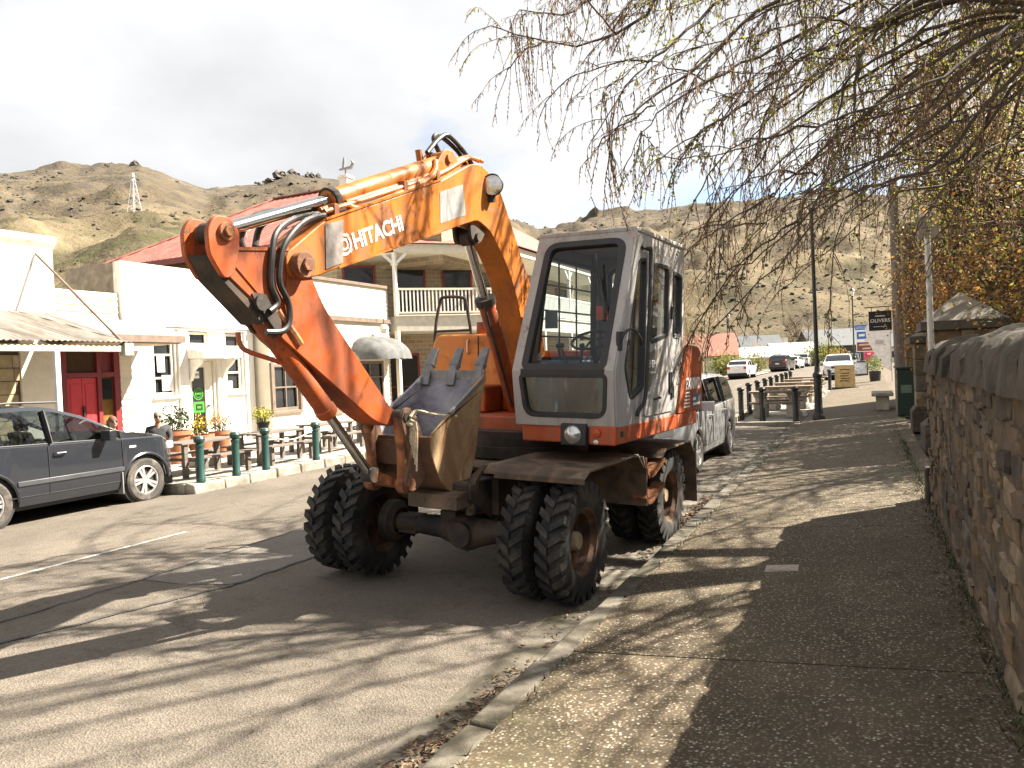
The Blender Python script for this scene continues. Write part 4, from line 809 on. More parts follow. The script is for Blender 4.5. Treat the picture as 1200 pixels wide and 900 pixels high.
# ================================================================ right side: stone wall, pillars, street furniture
M_STONE = [mat('wall_stone_%s' % n, c, 0.92, var=0.35, scale=7, bmp=0.7, bscale=28, dirt=(0.10, 0.08, 0.055), dscale=6, damt=0.5) for n, c in
           (('brown', (0.135, 0.090, 0.054)), ('ochre', (0.20, 0.135, 0.072)), ('grey', (0.135, 0.115, 0.095)), ('dark', (0.062, 0.048, 0.037)), ('buff', (0.235, 0.18, 0.115)))]
M_MORTAR = mat('wall_mortar', (0.115, 0.086, 0.057), 0.95, var=0.3, scale=10, bmp=0.8, bscale=45)
def stone_mb(b, y0, y1, z0, z1, x, proud, depth=0.14, jit=0.015):
    """one rough stone in a wall face looking towards -X"""
    R = lambda a: rnd.uniform(-a, a); cy, cz = (y0+y1)/2, (z0+z1)/2
    pts = []
    for (yy, zz) in ((y0, z0), ((y0+y1)/2+R(0.02), z0), (y1, z0), (y1, (z0+z1)/2), (y1, z1), ((y0+y1)/2+R(0.02), z1), (y0, z1), (y0, (z0+z1)/2)):
        pts.append((yy+R(jit), zz+R(jit)))
    n = 8; back = [(x+depth, p[0], p[1]) for p in pts]; mid = [(x-proud*0.55+R(0.006), p[0], p[1]) for p in pts]
    fr = [(x-proud+R(proud*0.35), cy+(p[0]-cy)*0.90+R(0.010), cz+(p[1]-cz)*0.86+R(0.008)) for p in pts]
    c = (x-proud*1.08, cy+R(0.02), cz+R(0.015))
    fs = [(i, (i+1) % n, n+(i+1) % n, n+i) for i in range(n)]+[(n+i, n+(i+1) % n, 2*n+(i+1) % n, 2*n+i) for i in range(n)]+[(2*n+i, 2*n+(i+1) % n, 3*n) for i in range(n)]
    b.add(back+mid+fr+[c], fs, 0)
wall = thing('stone_wall', 'long rough stone wall with rounded upright coping along the footpath', 'wall')
b = MB(); b.box(0.565, 1.0, -2.5, 9.27, 0.10, 1.70); b.build('mortar_core', M_MORTAR, wall)
WX = 0.572; count = 0
rows = []; z = 0.235
while z < 1.68:
    h = rnd.uniform(0.075, 0.165); h = min(h, 1.72-z) if 1.72-z > 0.07 else 0.09
    rows.append((z, z+h)); z += h
cells = []
for (z0, z1) in rows:
    y = -2.4+rnd.uniform(-0.1, 0)
    while y < 9.2:
        ln = rnd.uniform(0.10, 0.36)*(1.2 if z1-z0 > 0.15 else 1.0); y1 = min(y+ln, 9.25)
        if rnd.random() < 0.22 and z1-z0 > 0.14: zm = (z0+z1)/2+rnd.uniform(-0.02, 0.02); cells += [(y, y1, z0, zm), (y, y1, zm, z1)]
        else: cells.append((y, y1, z0+rnd.uniform(-0.012, 0.012), z1+rnd.uniform(-0.012, 0.012)))
        y = y1
vis = [c for c in cells if c[1] > 3.0]; vis.sort(key=lambda c: c[0]); rest = [c for c in cells if c[1] <= 3.0]
for i, c in enumerate(vis):
    b = MB(); g = rnd.uniform(0.008, 0.018); stone_mb(b, c[0]+g, c[1]-g, c[2]+g, c[3]-g, WX, rnd.choice([0.003, 0.008, 0.013, 0.02, 0.028]), jit=0.018)
    if i < 288: b.build('stone', M_STONE[rnd.choice([0, 0, 1, 2, 3, 4, 1])], wall, sharp=22)
    else: rest.append(c)
b = MB()
for c in rest: stone_mb(b, c[0]+0.01, c[1]-0.01, c[2]+0.01, c[3]-0.01, WX, rnd.uniform(0.012, 0.04))
stuff(b.build('wall_stones', M_STONE[0], wall, sharp=22))
M_COPE = mat('coping_stone', (0.078, 0.062, 0.046), 0.95, var=0.4, scale=7, bmp=1.0, bscale=22, dirt=(0.040, 0.037, 0.022), dscale=5, damt=0.5)
y = -2.4
while y < 9.15:
    ln = rnd.uniform(0.26, 0.62); hh = rnd.uniform(0.29, 0.34); b = MB(); n = 9; vs = []; x0, x1 = 0.505+rnd.uniform(-0.02, 0.02), 1.04
    for k, yy in enumerate((y+0.01, y+ln*0.2, y+ln*0.8, y+ln-0.01)):
        s = 0.86 if k in (0, 3) else 1.0
        for j in range(n):
            t = PI*j/(n-1); cx = (x0+x1)/2; vs.append((cx-math.cos(t)*(x1-x0)/2*(0.93+0.07*s)*(1+rnd.uniform(-0.07, 0.07)), yy+rnd.uniform(-0.02, 0.02), 1.66+(hh*s)*math.sin(t)**0.62*(1+rnd.uniform(-0.06, 0.05))))
    fs = [(k*n+j, k*n+j+1, (k+1)*n+j+1, (k+1)*n+j) for k in range(3) for j in range(n-1)]+[tuple(range(n)), tuple(3*n+j for j in range(n-1, -1, -1))]+[(k*n, (k+1)*n, (k+1)*n+n-1, k*n+n-1) for k in range(3)]
    b.add(vs, fs); b.build('coping', M_COPE, wall, sharp=38); y += ln
M_CAPST = mat('cap_stone', (0.21, 0.185, 0.15), 0.9, var=0.2, scale=5, bmp=0.25, bscale=50, dirt=(0.12, 0.105, 0.08), dscale=3, damt=0.4); M_CAPSL = mat('cap_slab_stone', (0.085, 0.074, 0.06), 0.9, var=0.25, scale=5, bmp=0.3, bscale=50)
# gate pillars of dressed stone
def pillar(label, cx, cy, w, d, z0, ztop, zap, base=0.12, capov=0.13):
    t = thing('gate_pillar', label, 'pillar', (cx, cy, z0), 0, 'gate pillars at the end of the wall')
    b = MB(); b.box(-w/2-base, w/2+base, -d/2-base, d/2+base, 0, 0.42); b.prism([(-w/2-base, 0.42), (w/2+base, 0.42), (w/2, 0.52), (-w/2, 0.52)], 'y', -d/2, d/2); b.build('plinth', M_STONE[3], t, 0.02)
    H = ztop-z0; nb = max(4, int((H-0.5)/0.27)); hh = (H-0.5)/nb
    b = MB(); b.box(-w/2+0.02, w/2-0.02, -d/2+0.02, d/2-0.02, 0.4, H); b.build('core', M_MORTAR, t)
    for k in range(nb):
        zz = 0.5+k*hh; sp = rnd.uniform(-0.12, 0.12)*w
        for (a, c_) in ((-w/2, sp), (sp, w/2)):
            b = MB(); b.box(a+0.006, c_-0.006, -d/2, d/2, zz+0.006, zz+hh-0.006); b.build('block', M_STONE[rnd.choice([0, 1, 2, 4])], t, 0.018)
    b = MB(); b.box(-w/2-capov, w/2+capov, -d/2-capov, d/2+capov, H+0.002, H+0.15); b.build('cap_slab', M_CAPSL, t, 0.012)
    b = MB(); q = w/2+capov-0.03; e = d/2+capov-0.03; H2 = H+0.152
    b.add([(-q, -e, H2), (q, -e, H2), (q, e, H2), (-q, e, H2), (0, 0, zap-z0)], [(0, 1, 4), (1, 2, 4), (2, 3, 4), (3, 0, 4), (3, 2, 1, 0)]); b.build('cap', M_CAPST, t, sharp=20)
    return t
pillar('tall stone gate pillar with a pyramid cap just past the end of the wall', 1.36, 14.4, 0.96, 0.96, 0.24, 2.20, 2.82)
pillar('smaller stone gate pillar half hidden behind the pyramid capped pillar', 1.20, 17.9, 0.75, 0.75, 0.26, 2.05, 2.45, 0.08, 0.08)
b = MB(); z = 0.24
for (z0, z1) in ((0.24, 0.52), (0.525, 0.80), (0.805, 1.1), (1.105, 1.38), (1.385, 1.68)): b = MB(); b.box(0.60, 0.98, 9.275, 9.42+rnd.uniform(-0.02, 0.02), z0, z1); b.build('quoin', rnd.choice(M_STONE), wall, 0.02)
b = MB(); b.box(0.50, 0.66, 9.30, 9.52, 0.2, 0.62); b.build('guard_stone', M_STONE[3], wall, 0.03)
# garden ground behind the wall
b = strip_sheet([0.74, 3, 6, 12, 25], [-6+3*i for i in range(36)], lambda x, y: 0.22+rise(y)); structure(b.build('garden_ground', M_SOIL, fix=False))

M_GREENP = mat('dark_green_paint', (0.012, 0.030, 0.024), 0.35, var=0.2, scale=6)
M_BLKP = mat('black_paint', (0.013, 0.014, 0.014), 0.45, var=0.2, scale=6)
M_LAMPG = mat('lamp_glass', (0.75, 0.73, 0.66), 0.3)
def lamp_post(label, x, y, z, H=6.3, cat='street lamp'):
    t = thing('street_lamp', label, cat, (x, y, z), 0, 'black lamp posts along the street')
    b = MB(); b.lathe([(0.16, 0), (0.16, 0.10), (0.12, 0.16), (0.105, 0.22), (0.10, 1.15), (0.125, 1.18), (0.125, 1.24), (0.08, 1.30), (0.06, 1.5), (0.052, 3.0), (0.045, H-0.75), (0.07, H-0.72), (0.07, H-0.68), (0.03, H-0.65)], (0,0,0), (0,0,1), 16); b.build('post', M_BLKP, t)
    b = MB(); b.tube([(-0.28, 0, H-0.95), (0.28, 0, H-0.95)], 0.015, 6); b.build('ladder_bar', M_BLKP, t)
    b = MB(); b.lathe([(0.09, H-0.66), (0.17, H-0.28)], (0,0,0), (0,0,1), 8); lan = b.build('lantern', M_LAMPG, t, sharp=20)
    b = MB(); b.lathe([(0.22, H-0.28), (0.20, H-0.24), (0.08, H-0.10), (0.03, H-0.06), (0.03, H), (0.0, H+0.05)], (0,0,0), (0,0,1), 12); b.lathe([(0.0, H-0.68), (0.09, H-0.68), (0.10, H-0.655)], (0,0,0), (0,0,1), 8); b.build('lantern_cap', M_BLKP, t)
    return t
lamp_post('nearest black lamp post standing on the footpath beside the picnic tables', -1.30, 22.5, path_z(-1.3)+rise(22.5), 6.4)
lamp_post('distant black lamp post carrying the blue and brown direction signs', -1.0, 62.0, 0.55, 6.4)
lamp_post('far black lamp post in front of the white gabled cottage', -16.0, 100.0, 1.2, 6.8)
# direction signs on the second post
M_BLUE = mat('sign_blue', (0.03, 0.12, 0.42), 0.4); M_BROWN = mat('sign_brown', (0.22, 0.055, 0.025), 0.4); M_WSIGN = mat('sign_white', (0.78, 0.78, 0.76), 0.5)
def flat(pts, x0, y, z0, m_, name, par, t=0.03): b = MB(); b.prism([(x0+p[0], z0+p[1]) for p in pts], 'y', y-t, y); return b.build(name, m_, par)
ds = thing('direction_sign', 'blue direction sign with white arrow high on the distant lamp post', 'sign', (-0.9, 61.8, 3.2))
flat([(0, 0.55), (1.55, 0.55), (1.55, 0.92), (0, 0.92)], 0, -0.02, 0, M_BLUE, 'top_board', ds); flat([(0.05, 0.62), (1.2, 0.62), (1.2, 0.84), (0.05, 0.84)], 0, -0.055, 0, mat('sign_pale_blue', (0.22, 0.30, 0.52), 0.5, var=0.3, scale=9), 'print', ds, 0.004)
flat([(0, -0.20), (1.55, -0.20), (1.55, 0.52), (0, 0.52)], 0, -0.02, 0, M_WSIGN, 'board', ds)
flat([(0.12, -0.10), (0.80, -0.10), (1.08, 0.16), (0.80, 0.42), (0.12, 0.42)], 0, -0.055, 0, M_BLUE, 'arrow', ds, 0.004)
flat([(0.92, -0.15), (1.10, -0.15), (1.42, 0.16), (1.10, 0.47), (0.92, 0.47), (1.22, 0.16)], 0, -0.055, 0, M_BLUE, 'arrow', ds, 0.004)
flat([(0.25, 0.08), (0.65, 0.08), (0.65, 0.26), (0.25, 0.26)], 0, -0.062, 0, M_WSIGN, 'print', ds, 0.004)
ds = thing('direction_sign', 'brown arrow shaped direction sign below the blue one', 'sign', (-0.85, 61.8, 2.15))
flat([(0, 0), (1.4, 0), (1.7, 0.38), (1.4, 0.76), (0, 0.76)], 0, -0.02, 0, M_WSIGN, 'border', ds); flat([(0.06, 0.06), (1.38, 0.06), (1.62, 0.38), (1.38, 0.70), (0.06, 0.70)], 0, -0.055, 0, M_BROWN, 'board', ds, 0.004)
for zz, x0, x1 in ((0.46, 0.2, 0.95), (0.46, 1.03, 1.25), (0.18, 0.42, 0.95)): flat([(x0, zz), (x1, zz), (x1, zz+0.12), (x0, zz+0.12)], 0, -0.062, 0, mat('sign_letter', (0.60, 0.52, 0.42), 0.6, var=0.4, scale=14), 'print', ds, 0.003)
# bollards and picnic tables of the parklet
structure(strip_sheet([-3.55, -2.6, -1.75], [22.0+i*1.5 for i in range(13)], lambda x, y: 0.10+rise(y)).build('parklet_floor', M_PALE, fix=False))
b = MB(); b.box(-3.62, -3.45, 22.0, 40, -0.05, 0.28); structure(b.build('parklet_kerb', M_KERBST)); b = MB(); b.box(-3.62, -1.75, 21.86, 22.0, -0.05, 0.16); structure(b.build('parklet_kerb', M_KERBST))
def bollard_proto(label, x, y, z, m_, H=0.98, r=0.075, group=''):
    t = thing('bollard', label, 'bollard', (x, y, z), 0, group)
    b = MB(); b.lathe([(r*1.15, 0), (r*1.15, 0.06), (r, 0.08), (r, H-0.20), (r*1.12, H-0.19), (r*1.12, H-0.15), (r*0.75, H-0.13)], (0,0,0), (0,0,1), 16); b.build('shaft', m_, t)
    b = MB(); b.lathe([(r*0.75, H-0.135), (r*1.25, H-0.11), (r*1.42, H-0.055), (r*1.1, H-0.01), (0, H)], (0,0,0), (0,0,1), 16); b.build('knob', m_, t); return t
GB = 'black bollards round the picnic tables'
bl = bollard_proto('black bollard at the road corner of the picnic area, nearest the silver van', -3.42, 23.0, 0.12, M_BLKP, group=GB)
dup(bl, (-2.80, 22.7, 0.12), 0, 'black bollard in front of the first picnic table, second from the silver van')
dup(bl, (-1.86, 22.1, 0.14), 0, 'black bollard beside the nearest lamp post, left of it')
for i in range(8): dup(bl, (-3.45, 24.9+i*2.0+0.08*(i % 3), 0.14+rise(25+2*i)), 0, ['first', 'second', 'third', 'fourth', 'fifth', 'sixth', 'seventh', 'eighth'][i]+' black bollard in the row along the road edge behind the corner bollard')
dup(bl, (-1.72, 38.9, 0.32), 0, 'black bollard at the far end of the picnic tables near the tan board')
M_TWOOD = mat('weathered_table_wood', (0.19, 0.145, 0.105), 0.85, var=0.3, scale=3, stretch=(1, 8, 8), bmp=0.3, bscale=20)
M_TSTONE = mat('table_pedestal_stone', (0.34, 0.305, 0.25), 0.9, var=0.3, scale=6, bmp=0.5, bscale=30)
def stone_table(label, x, y, z):
    t = thing('picnic_table', label, 'picnic table', (x, y, z), 0, 'stone picnic tables at the road edge')
    for k in range(4): b = MB(); b.box(-0.78, 0.78, -0.38+k*0.19, -0.20+k*0.19, 0.70, 0.755); b.build('top_plank', M_TWOOD, t, 0.006)
    for sx in (-0.48, 0.48): b = MB(); b.lathe([(0.24, 0), (0.22, 0.10), (0.13, 0.2), (0.12, 0.45), (0.20, 0.62), (0.22, 0.70)], (sx, 0, 0), (0,0,1), 10); b.build('pedestal', M_TSTONE, t)
    for sy in (-0.72, 0.72):
        b = MB(); b.box(-0.70, 0.70, sy-0.14, sy+0.14, 0.40, 0.45); b.build('seat', M_TWOOD, t, 0.006)
        for sx in (-0.45, 0.45): b = MB(); b.box(sx-0.12, sx+0.12, sy-0.11, sy+0.11, 0, 0.40); b.build('leg', M_TSTONE, t, 0.02)
    return t
st = stone_table('nearest stone legged picnic table beside the lamp post', -2.55, 24.2, 0.12+rise(24))
for i, (y, w) in enumerate(((27.4, 'second'), (30.6, 'third'), (33.8, 'fourth'), (37.0, 'farthest'))): dup(st, (-2.5, y, 0.12+rise(y)), 0, w+' stone legged picnic table in the row along the road')
# bench and bin by the wall
t = thing('stone_bench', 'small stone bench against the right boundary before the pole', 'bench', (0.30, 24.6, path_z(0.3)+rise(24.6)))
b = MB(); b.box(-0.28, 0.28, -0.75, 0.75, 0.40, 0.50); b.build('seat', M_TSTONE, t, 0.02)
for sy in (-0.5, 0.5): b = MB(); b.box(-0.17, 0.17, sy-0.14, sy+0.14, 0, 0.40); b.build('leg', M_TSTONE, t, 0.02)
t = thing('litter_bin', 'tall dark green litter bin beside the stone pillars', 'bin', (0.80, 21.6, path_z(0.6)+rise(21.6)))
b = MB(); b.box(-0.20, 0.20, -0.26, 0.26, 0.03, 1.18); b.build('body', M_GREENP, t, 0.02); b = MB(); b.box(-0.22, 0.22, -0.29, 0.29, 1.18, 1.25); b.build('lid', M_GREENP, t, 0.02)
b = MB(); b.box(-0.204, -0.198, -0.16, 0.16, 0.92, 1.08); b.build('slot', M_BLKP, t); b = MB(); b.box(-0.12, 0.12, -0.266, -0.259, 0.6, 0.8); b.build('badge', mat('bin_badge', (0.10, 0.16, 0.12), 0.5), t)
# utility pole, sign pole
M_POLEW = mat('grey_pole_timber', (0.20, 0.175, 0.15), 0.9, var=0.25, scale=3, stretch=(6, 6, 0.6), bmp=0.3, bscale=20)
b = MB(); b.tube([(0.72, 22.6, 0.2), (0.70, 22.6, 6.4)], [0.135, 0.11], 14); tag(b.build('utility_pole', M_POLEW), 'plain grey timber utility pole rising beside the stone building', 'pole')
sp_ = thing('square_sign', 'small square grey sign on a galvanised pole above the pyramid cap', 'sign', (0.86, 13.35, 0.24))
M_GALV = mat('galvanised_steel', (0.42, 0.42, 0.41), 0.45, 0.6, var=0.15, scale=12)
b = MB(); b.cyl((0, 0, 0), (0, 0, 3.62), 0.045, 12); b.build('pole', M_GALV, sp_); b = MB(); b.box(-0.16, 0.16, -0.055, -0.045, 3.35, 3.69); b.build('sign_board', mat('sign_back', (0.26, 0.23, 0.185), 0.6, var=0.2, scale=9), sp_, 0.003)
b = MB(); b.box(-0.07, 0.07, -0.059, -0.0552, 3.50, 3.53); b.box(-0.05, 0.05, -0.059, -0.0552, 3.45, 3.475); b.build('sign_print', mat('sign_print', (0.12, 0.11, 0.10), 0.7), sp_)
b = MB(); b.box(-0.18, 0.18, 0, 0.04, 0, 0.42); gs = b.build('green_sign', mat('teal_sign_face', (0.04, 0.22, 0.19), 0.5, var=0.3, scale=12), bevel=0.004); gs.location = (2.76, 18.6, 4.02); tag(gs, 'small teal sign among the bare branches at the right edge', 'sign')
b = MB(); b.box(2.73, 2.79, 18.64, 18.70, 0.2, 4.45); tag(b.build('sign_post', M_POLEW), 'thin post behind the small teal sign, hidden in the shrub', 'post')
# stone shop building beyond the pillars, with its hanging sign
sb = thing('stone_building', 'tall brown stone building behind the pole, its side in the trees', 'building')
b = MB(); b.box(1.06, 8.0, 26.0, 29, 0.1, 5.6); b.build('core', M_MORTAR, sb)
for k in range(18):
    zz = 0.2+k*0.3; a = 1.0
    y = 25.95; x = 1.0
    while x < 3.0:
        ln = rnd.uniform(0.35, 0.75); b = MB(); b.box(x+0.008, x+ln-0.008, 25.94, 26.0, zz+0.01, zz+0.29); b.build('block', M_STONE[rnd.choice([0, 1, 4])], sb, 0.015); x += ln
    y = 26.0
    while y < 29: ln = rnd.uniform(0.5, 0.9); b = MB(); b.box(1.0, 1.06, y+0.008, min(29, y+ln)-0.008, zz+0.01, zz+0.29); b.build('block', M_STONE[rnd.choice([0, 1, 4])], sb, 0.015); y += ln
b = MB(); b.prism([(0.85, 5.60), (8.3, 5.60), (8.2, 5.8), (0.95, 5.75)], 'y', 25.8, 29.2); b.build('roof', mat('iron_roof', (0.25, 0.24, 0.23), 0.6), sb)
hs = thing('hanging_sign', 'black hanging sign with white lettering bracketed from the stone building', 'sign', (0, 28.0, 0))
b = MB(); b.box(0.02, 0.70, -0.03, 0.03, 2.66, 3.30); b.build('board', mat('sign_black', (0.012, 0.012, 0.013), 0.5), hs, 0.004)
b = MB(); b.box(-0.1, 1.05, -0.02, 0.02, 3.42, 3.45); b.box(0.1, 0.12, -0.01, 0.01, 3.3, 3.43); b.box(0.6, 0.62, -0.01, 0.01, 3.3, 3.43); b.box(0.72, 1.02, -0.02, 0.02, 3.0, 3.30); b.build('bracket', M_BLKP, hs)
vs, fs = text_shape('OLIVERS', 0.16, 0.001, 0.003); b = MB(); b.add(vs, fs, 0, frame((0.36, -0.034, 2.98), (1, 0, 0), (0, 0, 1))); b.build('lettering', M_WHITE, hs, sharp=0, fix=False)
b = MB(); b.box(0.22, 0.50, -0.034, -0.0305, 3.12, 3.15); b.box(0.16, 0.56, -0.034, -0.0305, 2.78, 2.795); b.build('print', M_WHITE, hs)
# boards and flags further up the footpath
M_TAN = mat('tan_board', (0.42, 0.30, 0.13), 0.7, var=0.2, scale=6); M_TANP = mat('tan_board_print', (0.17, 0.09, 0.04), 0.8, var=0.4, scale=20)
ab = thing('sandwich_board', 'tan sandwich board standing at the kerb past the picnic tables', 'sandwich board', (-1.10, 40.5, path_z(-1.1)+rise(40.5)))
for s in (-1, 1): b = MB(); b.prism([(s*0.26, 0.05), (s*0.29, 0.05), (s*0.05, 1.12), (s*0.02, 1.12)], 'x', -0.45, 0.45); b.build('board', M_TAN, ab, 0.006)
for k, zz in enumerate((0.9, 0.72, 0.60, 0.48, 0.36)): b = MB(); yy = -(0.05+(1.12-zz)*0.224)-0.008; b.beam((-0.22+0.05*(k % 2), yy, zz), (0.24-0.04*(k % 3), yy, zz), 0.01, 0.05, up=(0, 0, 1)); b.build('print', M_TANP, ab)
b = MB(); b.box(-0.6, 0.6, -0.4, 0.4, 0, 0.05); b.build('base', M_BLKP, ab)
ab = thing('sandwich_board', 'small white sandwich board on the footpath beside the pink flag', 'sandwich board', (-0.55, 58.0, path_z(-0.5)+rise(58)))
b = MB(); b.prism([(-0.25, 0), (0.25, 0), (0.03, 1.0), (-0.03, 1.0)], 'x', -0.45, 0.45); b.build('frame', M_BLKP, ab); b = MB(); b.add([(-0.38, -0.235, 0.12), (0.38, -0.235, 0.12), (0.38, -0.06, 0.9), (-0.38, -0.06, 0.9)], [(0, 1, 2, 3)]); b.build('face', mat('board_face', (0.45, 0.46, 0.48), 0.6, var=0.3, scale=9), ab)
def feather(label, x, y, z, h, w, m_, m2):
    t = thing('feather_flag', label, 'flag', (x, y, z)); b = MB(); b.tube([(0, 0, 0), (0, 0, h*0.8), (0.1*w, 0, h*0.95), (0.35*w, 0, h)], 0.02, 6); b.build('pole', M_GALV, t)
    pts = [(-0.02*w, 0.5)]+[(0.02, h*0.8), (0.1*w, h*0.94), (0.35*w, h-0.02), (0.75*w, h*0.93), (w, h*0.78), (0.95*w, h*0.62), (0.55*w, h*0.35), (0.25*w, h*0.2)]
    b = MB(); n = len(pts); b.add([(p[0], 0.02*math.sin(p[1]*3+p[0]*4), p[1]) for p in pts], [tuple(range(n))]); b.build('cloth', m_, t, fix=False)
    b = MB(); b.box(0.3*w, 0.75*w, -0.035, -0.03, h*0.75, h*0.85); b.box(0.3*w, 0.6*w, -0.035, -0.03, h*0.55, h*0.6); b.build('print', m2, t); return t
M_FLW = mat('flag_white', (0.74, 0.73, 0.72), 0.8); M_FLR = mat('flag_pink', (0.62, 0.06, 0.14), 0.8)
feather('white feather flag with pale print leaning out beside the pole', 1.0, 43.0, 0.5, 3.5, -1.15, M_FLW, mat('flag_print', (0.45, 0.40, 0.42), 0.8))
feather('small pink feather flag behind the white sandwich board', -0.35, 62.0, 0.6, 2.4, 0.75, M_FLR, M_FLW)
b = MB(); b.lathe([(0.26, 0), (0.30, 0.5), (0.30, 0.55), (0.24, 0.55)], (0,0,0), (0,0,1), 14); pp = thing('pot_shrub', 'clipped green shrub in a dark pot on the far footpath', 'pot plant', (0.25, 46, path_z(0.2)+rise(46))); b.build('pot', M_BLKP, pp)
# ================================================================ vehicles
M_CGLASS = glass_mat('car_glass', (0.42, 0.47, 0.48), 0.06)
M_CGLASSD = glass_mat('tinted_car_glass', (0.10, 0.115, 0.12), 0.06)
M_TRIM = mat('car_black_trim', (0.022, 0.022, 0.023), 0.6, var=0.15)
M_CTYRE = mat('car_tyre', (0.048, 0.044, 0.040), 0.9, var=0.25, scale=8, dirt=(0.12, 0.10, 0.08), dscale=5, damt=0.5)
M_ALLOY = mat('alloy_rim', (0.68, 0.66, 0.66), 0.3, 0.75, var=0.06)
M_HLAMP = mat('headlamp', (0.78, 0.79, 0.80), 0.08, 0.5, var=0.05); M_TLAMP = mat('tail_lamp', (0.50, 0.02, 0.02), 0.15)
M_PLATE = mat('number_plate', (0.78, 0.78, 0.76), 0.5); M_INT = mat('car_interior', (0.045, 0.047, 0.05), 0.8)
def paint(name, c, rough=0.28, metal=0.25, coat=0.6, **k): return mat(name, c, rough, metal, var=0.05, scale=2, coat=coat, **k)
def car_tyre(R=0.36, W=0.23):
    b = MB(); w = W/2; b.lathe([(R*0.63, -w*0.8), (R*0.68, -w), (R*0.90, -w*1.03), (R*0.985, -w*0.85), (R, -w*0.55), (R, w*0.55), (R*0.985, w*0.85), (R*0.90, w*1.03), (R*0.68, w), (R*0.63, w*0.8)], (0,0,0), (1,0,0), 32); return b
def car_rim(R=0.36, W=0.23, spokes=5, s=1):
    b = MB(); w = W/2; r = R*0.655
    b.lathe([(r*0.93, -w*0.8), (r*0.9, w*0.3*s), (r, w*0.92*s), (r*0.93, w*0.98*s), (r*0.90, w*0.8*s)], (0,0,0), (1,0,0), 32)
    b.lathe([(0, s*w*0.80), (r*0.20, s*w*0.80), (r*0.25, s*w*0.6)], (0,0,0), (1,0,0), 20)
    for i in range(spokes):
        for d in (-0.10, 0.10):
            t = 2*PI*i/spokes; p0 = (s*w*0.68, r*0.16*math.cos(t+d*4), r*0.16*math.sin(t+d*4)); p1 = (s*w*0.78, r*0.93*math.cos(t+d*1.6), r*0.93*math.sin(t+d*1.6))
            b.beam(p0, p1, r*0.15, w*0.16, up=(s, 0, 0), w1=r*0.19)
    return b
def car_back(R=0.36, W=0.23, s=1): b = MB(); b.lathe([(0, -s*W*0.05), (R*0.6, -s*W*0.02)], (0,0,0), (1,0,0), 24); return b
CT = car_tyre().mesh('tyre', M_CTYRE); CR = {s: car_rim(s=s).mesh('rim', M_ALLOY) for s in (1, -1)}; CB = {s: car_back(s=s).mesh('brake_disc', M_TRIM) for s in (1, -1)}
PROF = {   # stations along the length (front at +y, metres before scaling); belt, roof, half widths
 'suv':  dict(L=4.6, W=0.95, H=1.70, wb=(1.40, -1.14), R=0.36, nose=[(2.14, 0.60), (2.12, 0.78), (2.04, 0.94), (1.78, 1.06), (1.35, 1.14), (1.02, 1.18)], cowl=1.05, top0=0.02, top1=-1.75, tail=-2.2, hb=1.10, belt0=1.08, belt1=1.18, pil=[-0.16, -0.25, -1.12, -1.22, -1.80]),
 'van':  dict(L=4.6, W=0.87, H=1.62, wb=(1.36, -1.36), R=0.32, nose=[(2.28, 0.55), (2.25, 0.72), (2.15, 0.86), (1.9, 0.97), (1.6, 1.05), (1.45, 1.10)], cowl=1.48, top0=0.45, top1=-1.85, tail=-2.26, hb=1.05, belt0=1.00, belt1=1.10, pil=[0.30, 0.24, -0.75, -0.83, -1.75]),
 'hatch': dict(L=4.1, W=0.86, H=1.48, wb=(1.25, -1.25), R=0.31, nose=[(2.02, 0.52), (1.99, 0.70), (1.9, 0.82), (1.6, 0.92), (1.2, 0.98), (0.95, 1.0)], cowl=0.98, top0=0.15, top1=-1.35, tail=-2.02, hb=0.98, belt0=0.96, belt1=1.04, pil=[-0.02, -0.08, -0.95, -1.02, -1.5]),
}
def interp(tab, x):
    tab = sorted(tab)
    if x <= tab[0][0]: return tab[0][1]
    for (a, va), (c, vc) in zip(tab, tab[1:]):
        if x <= c: return va+(vc-va)*(x-a)/(c-a) if c > a else vc
    return tab[-1][1]
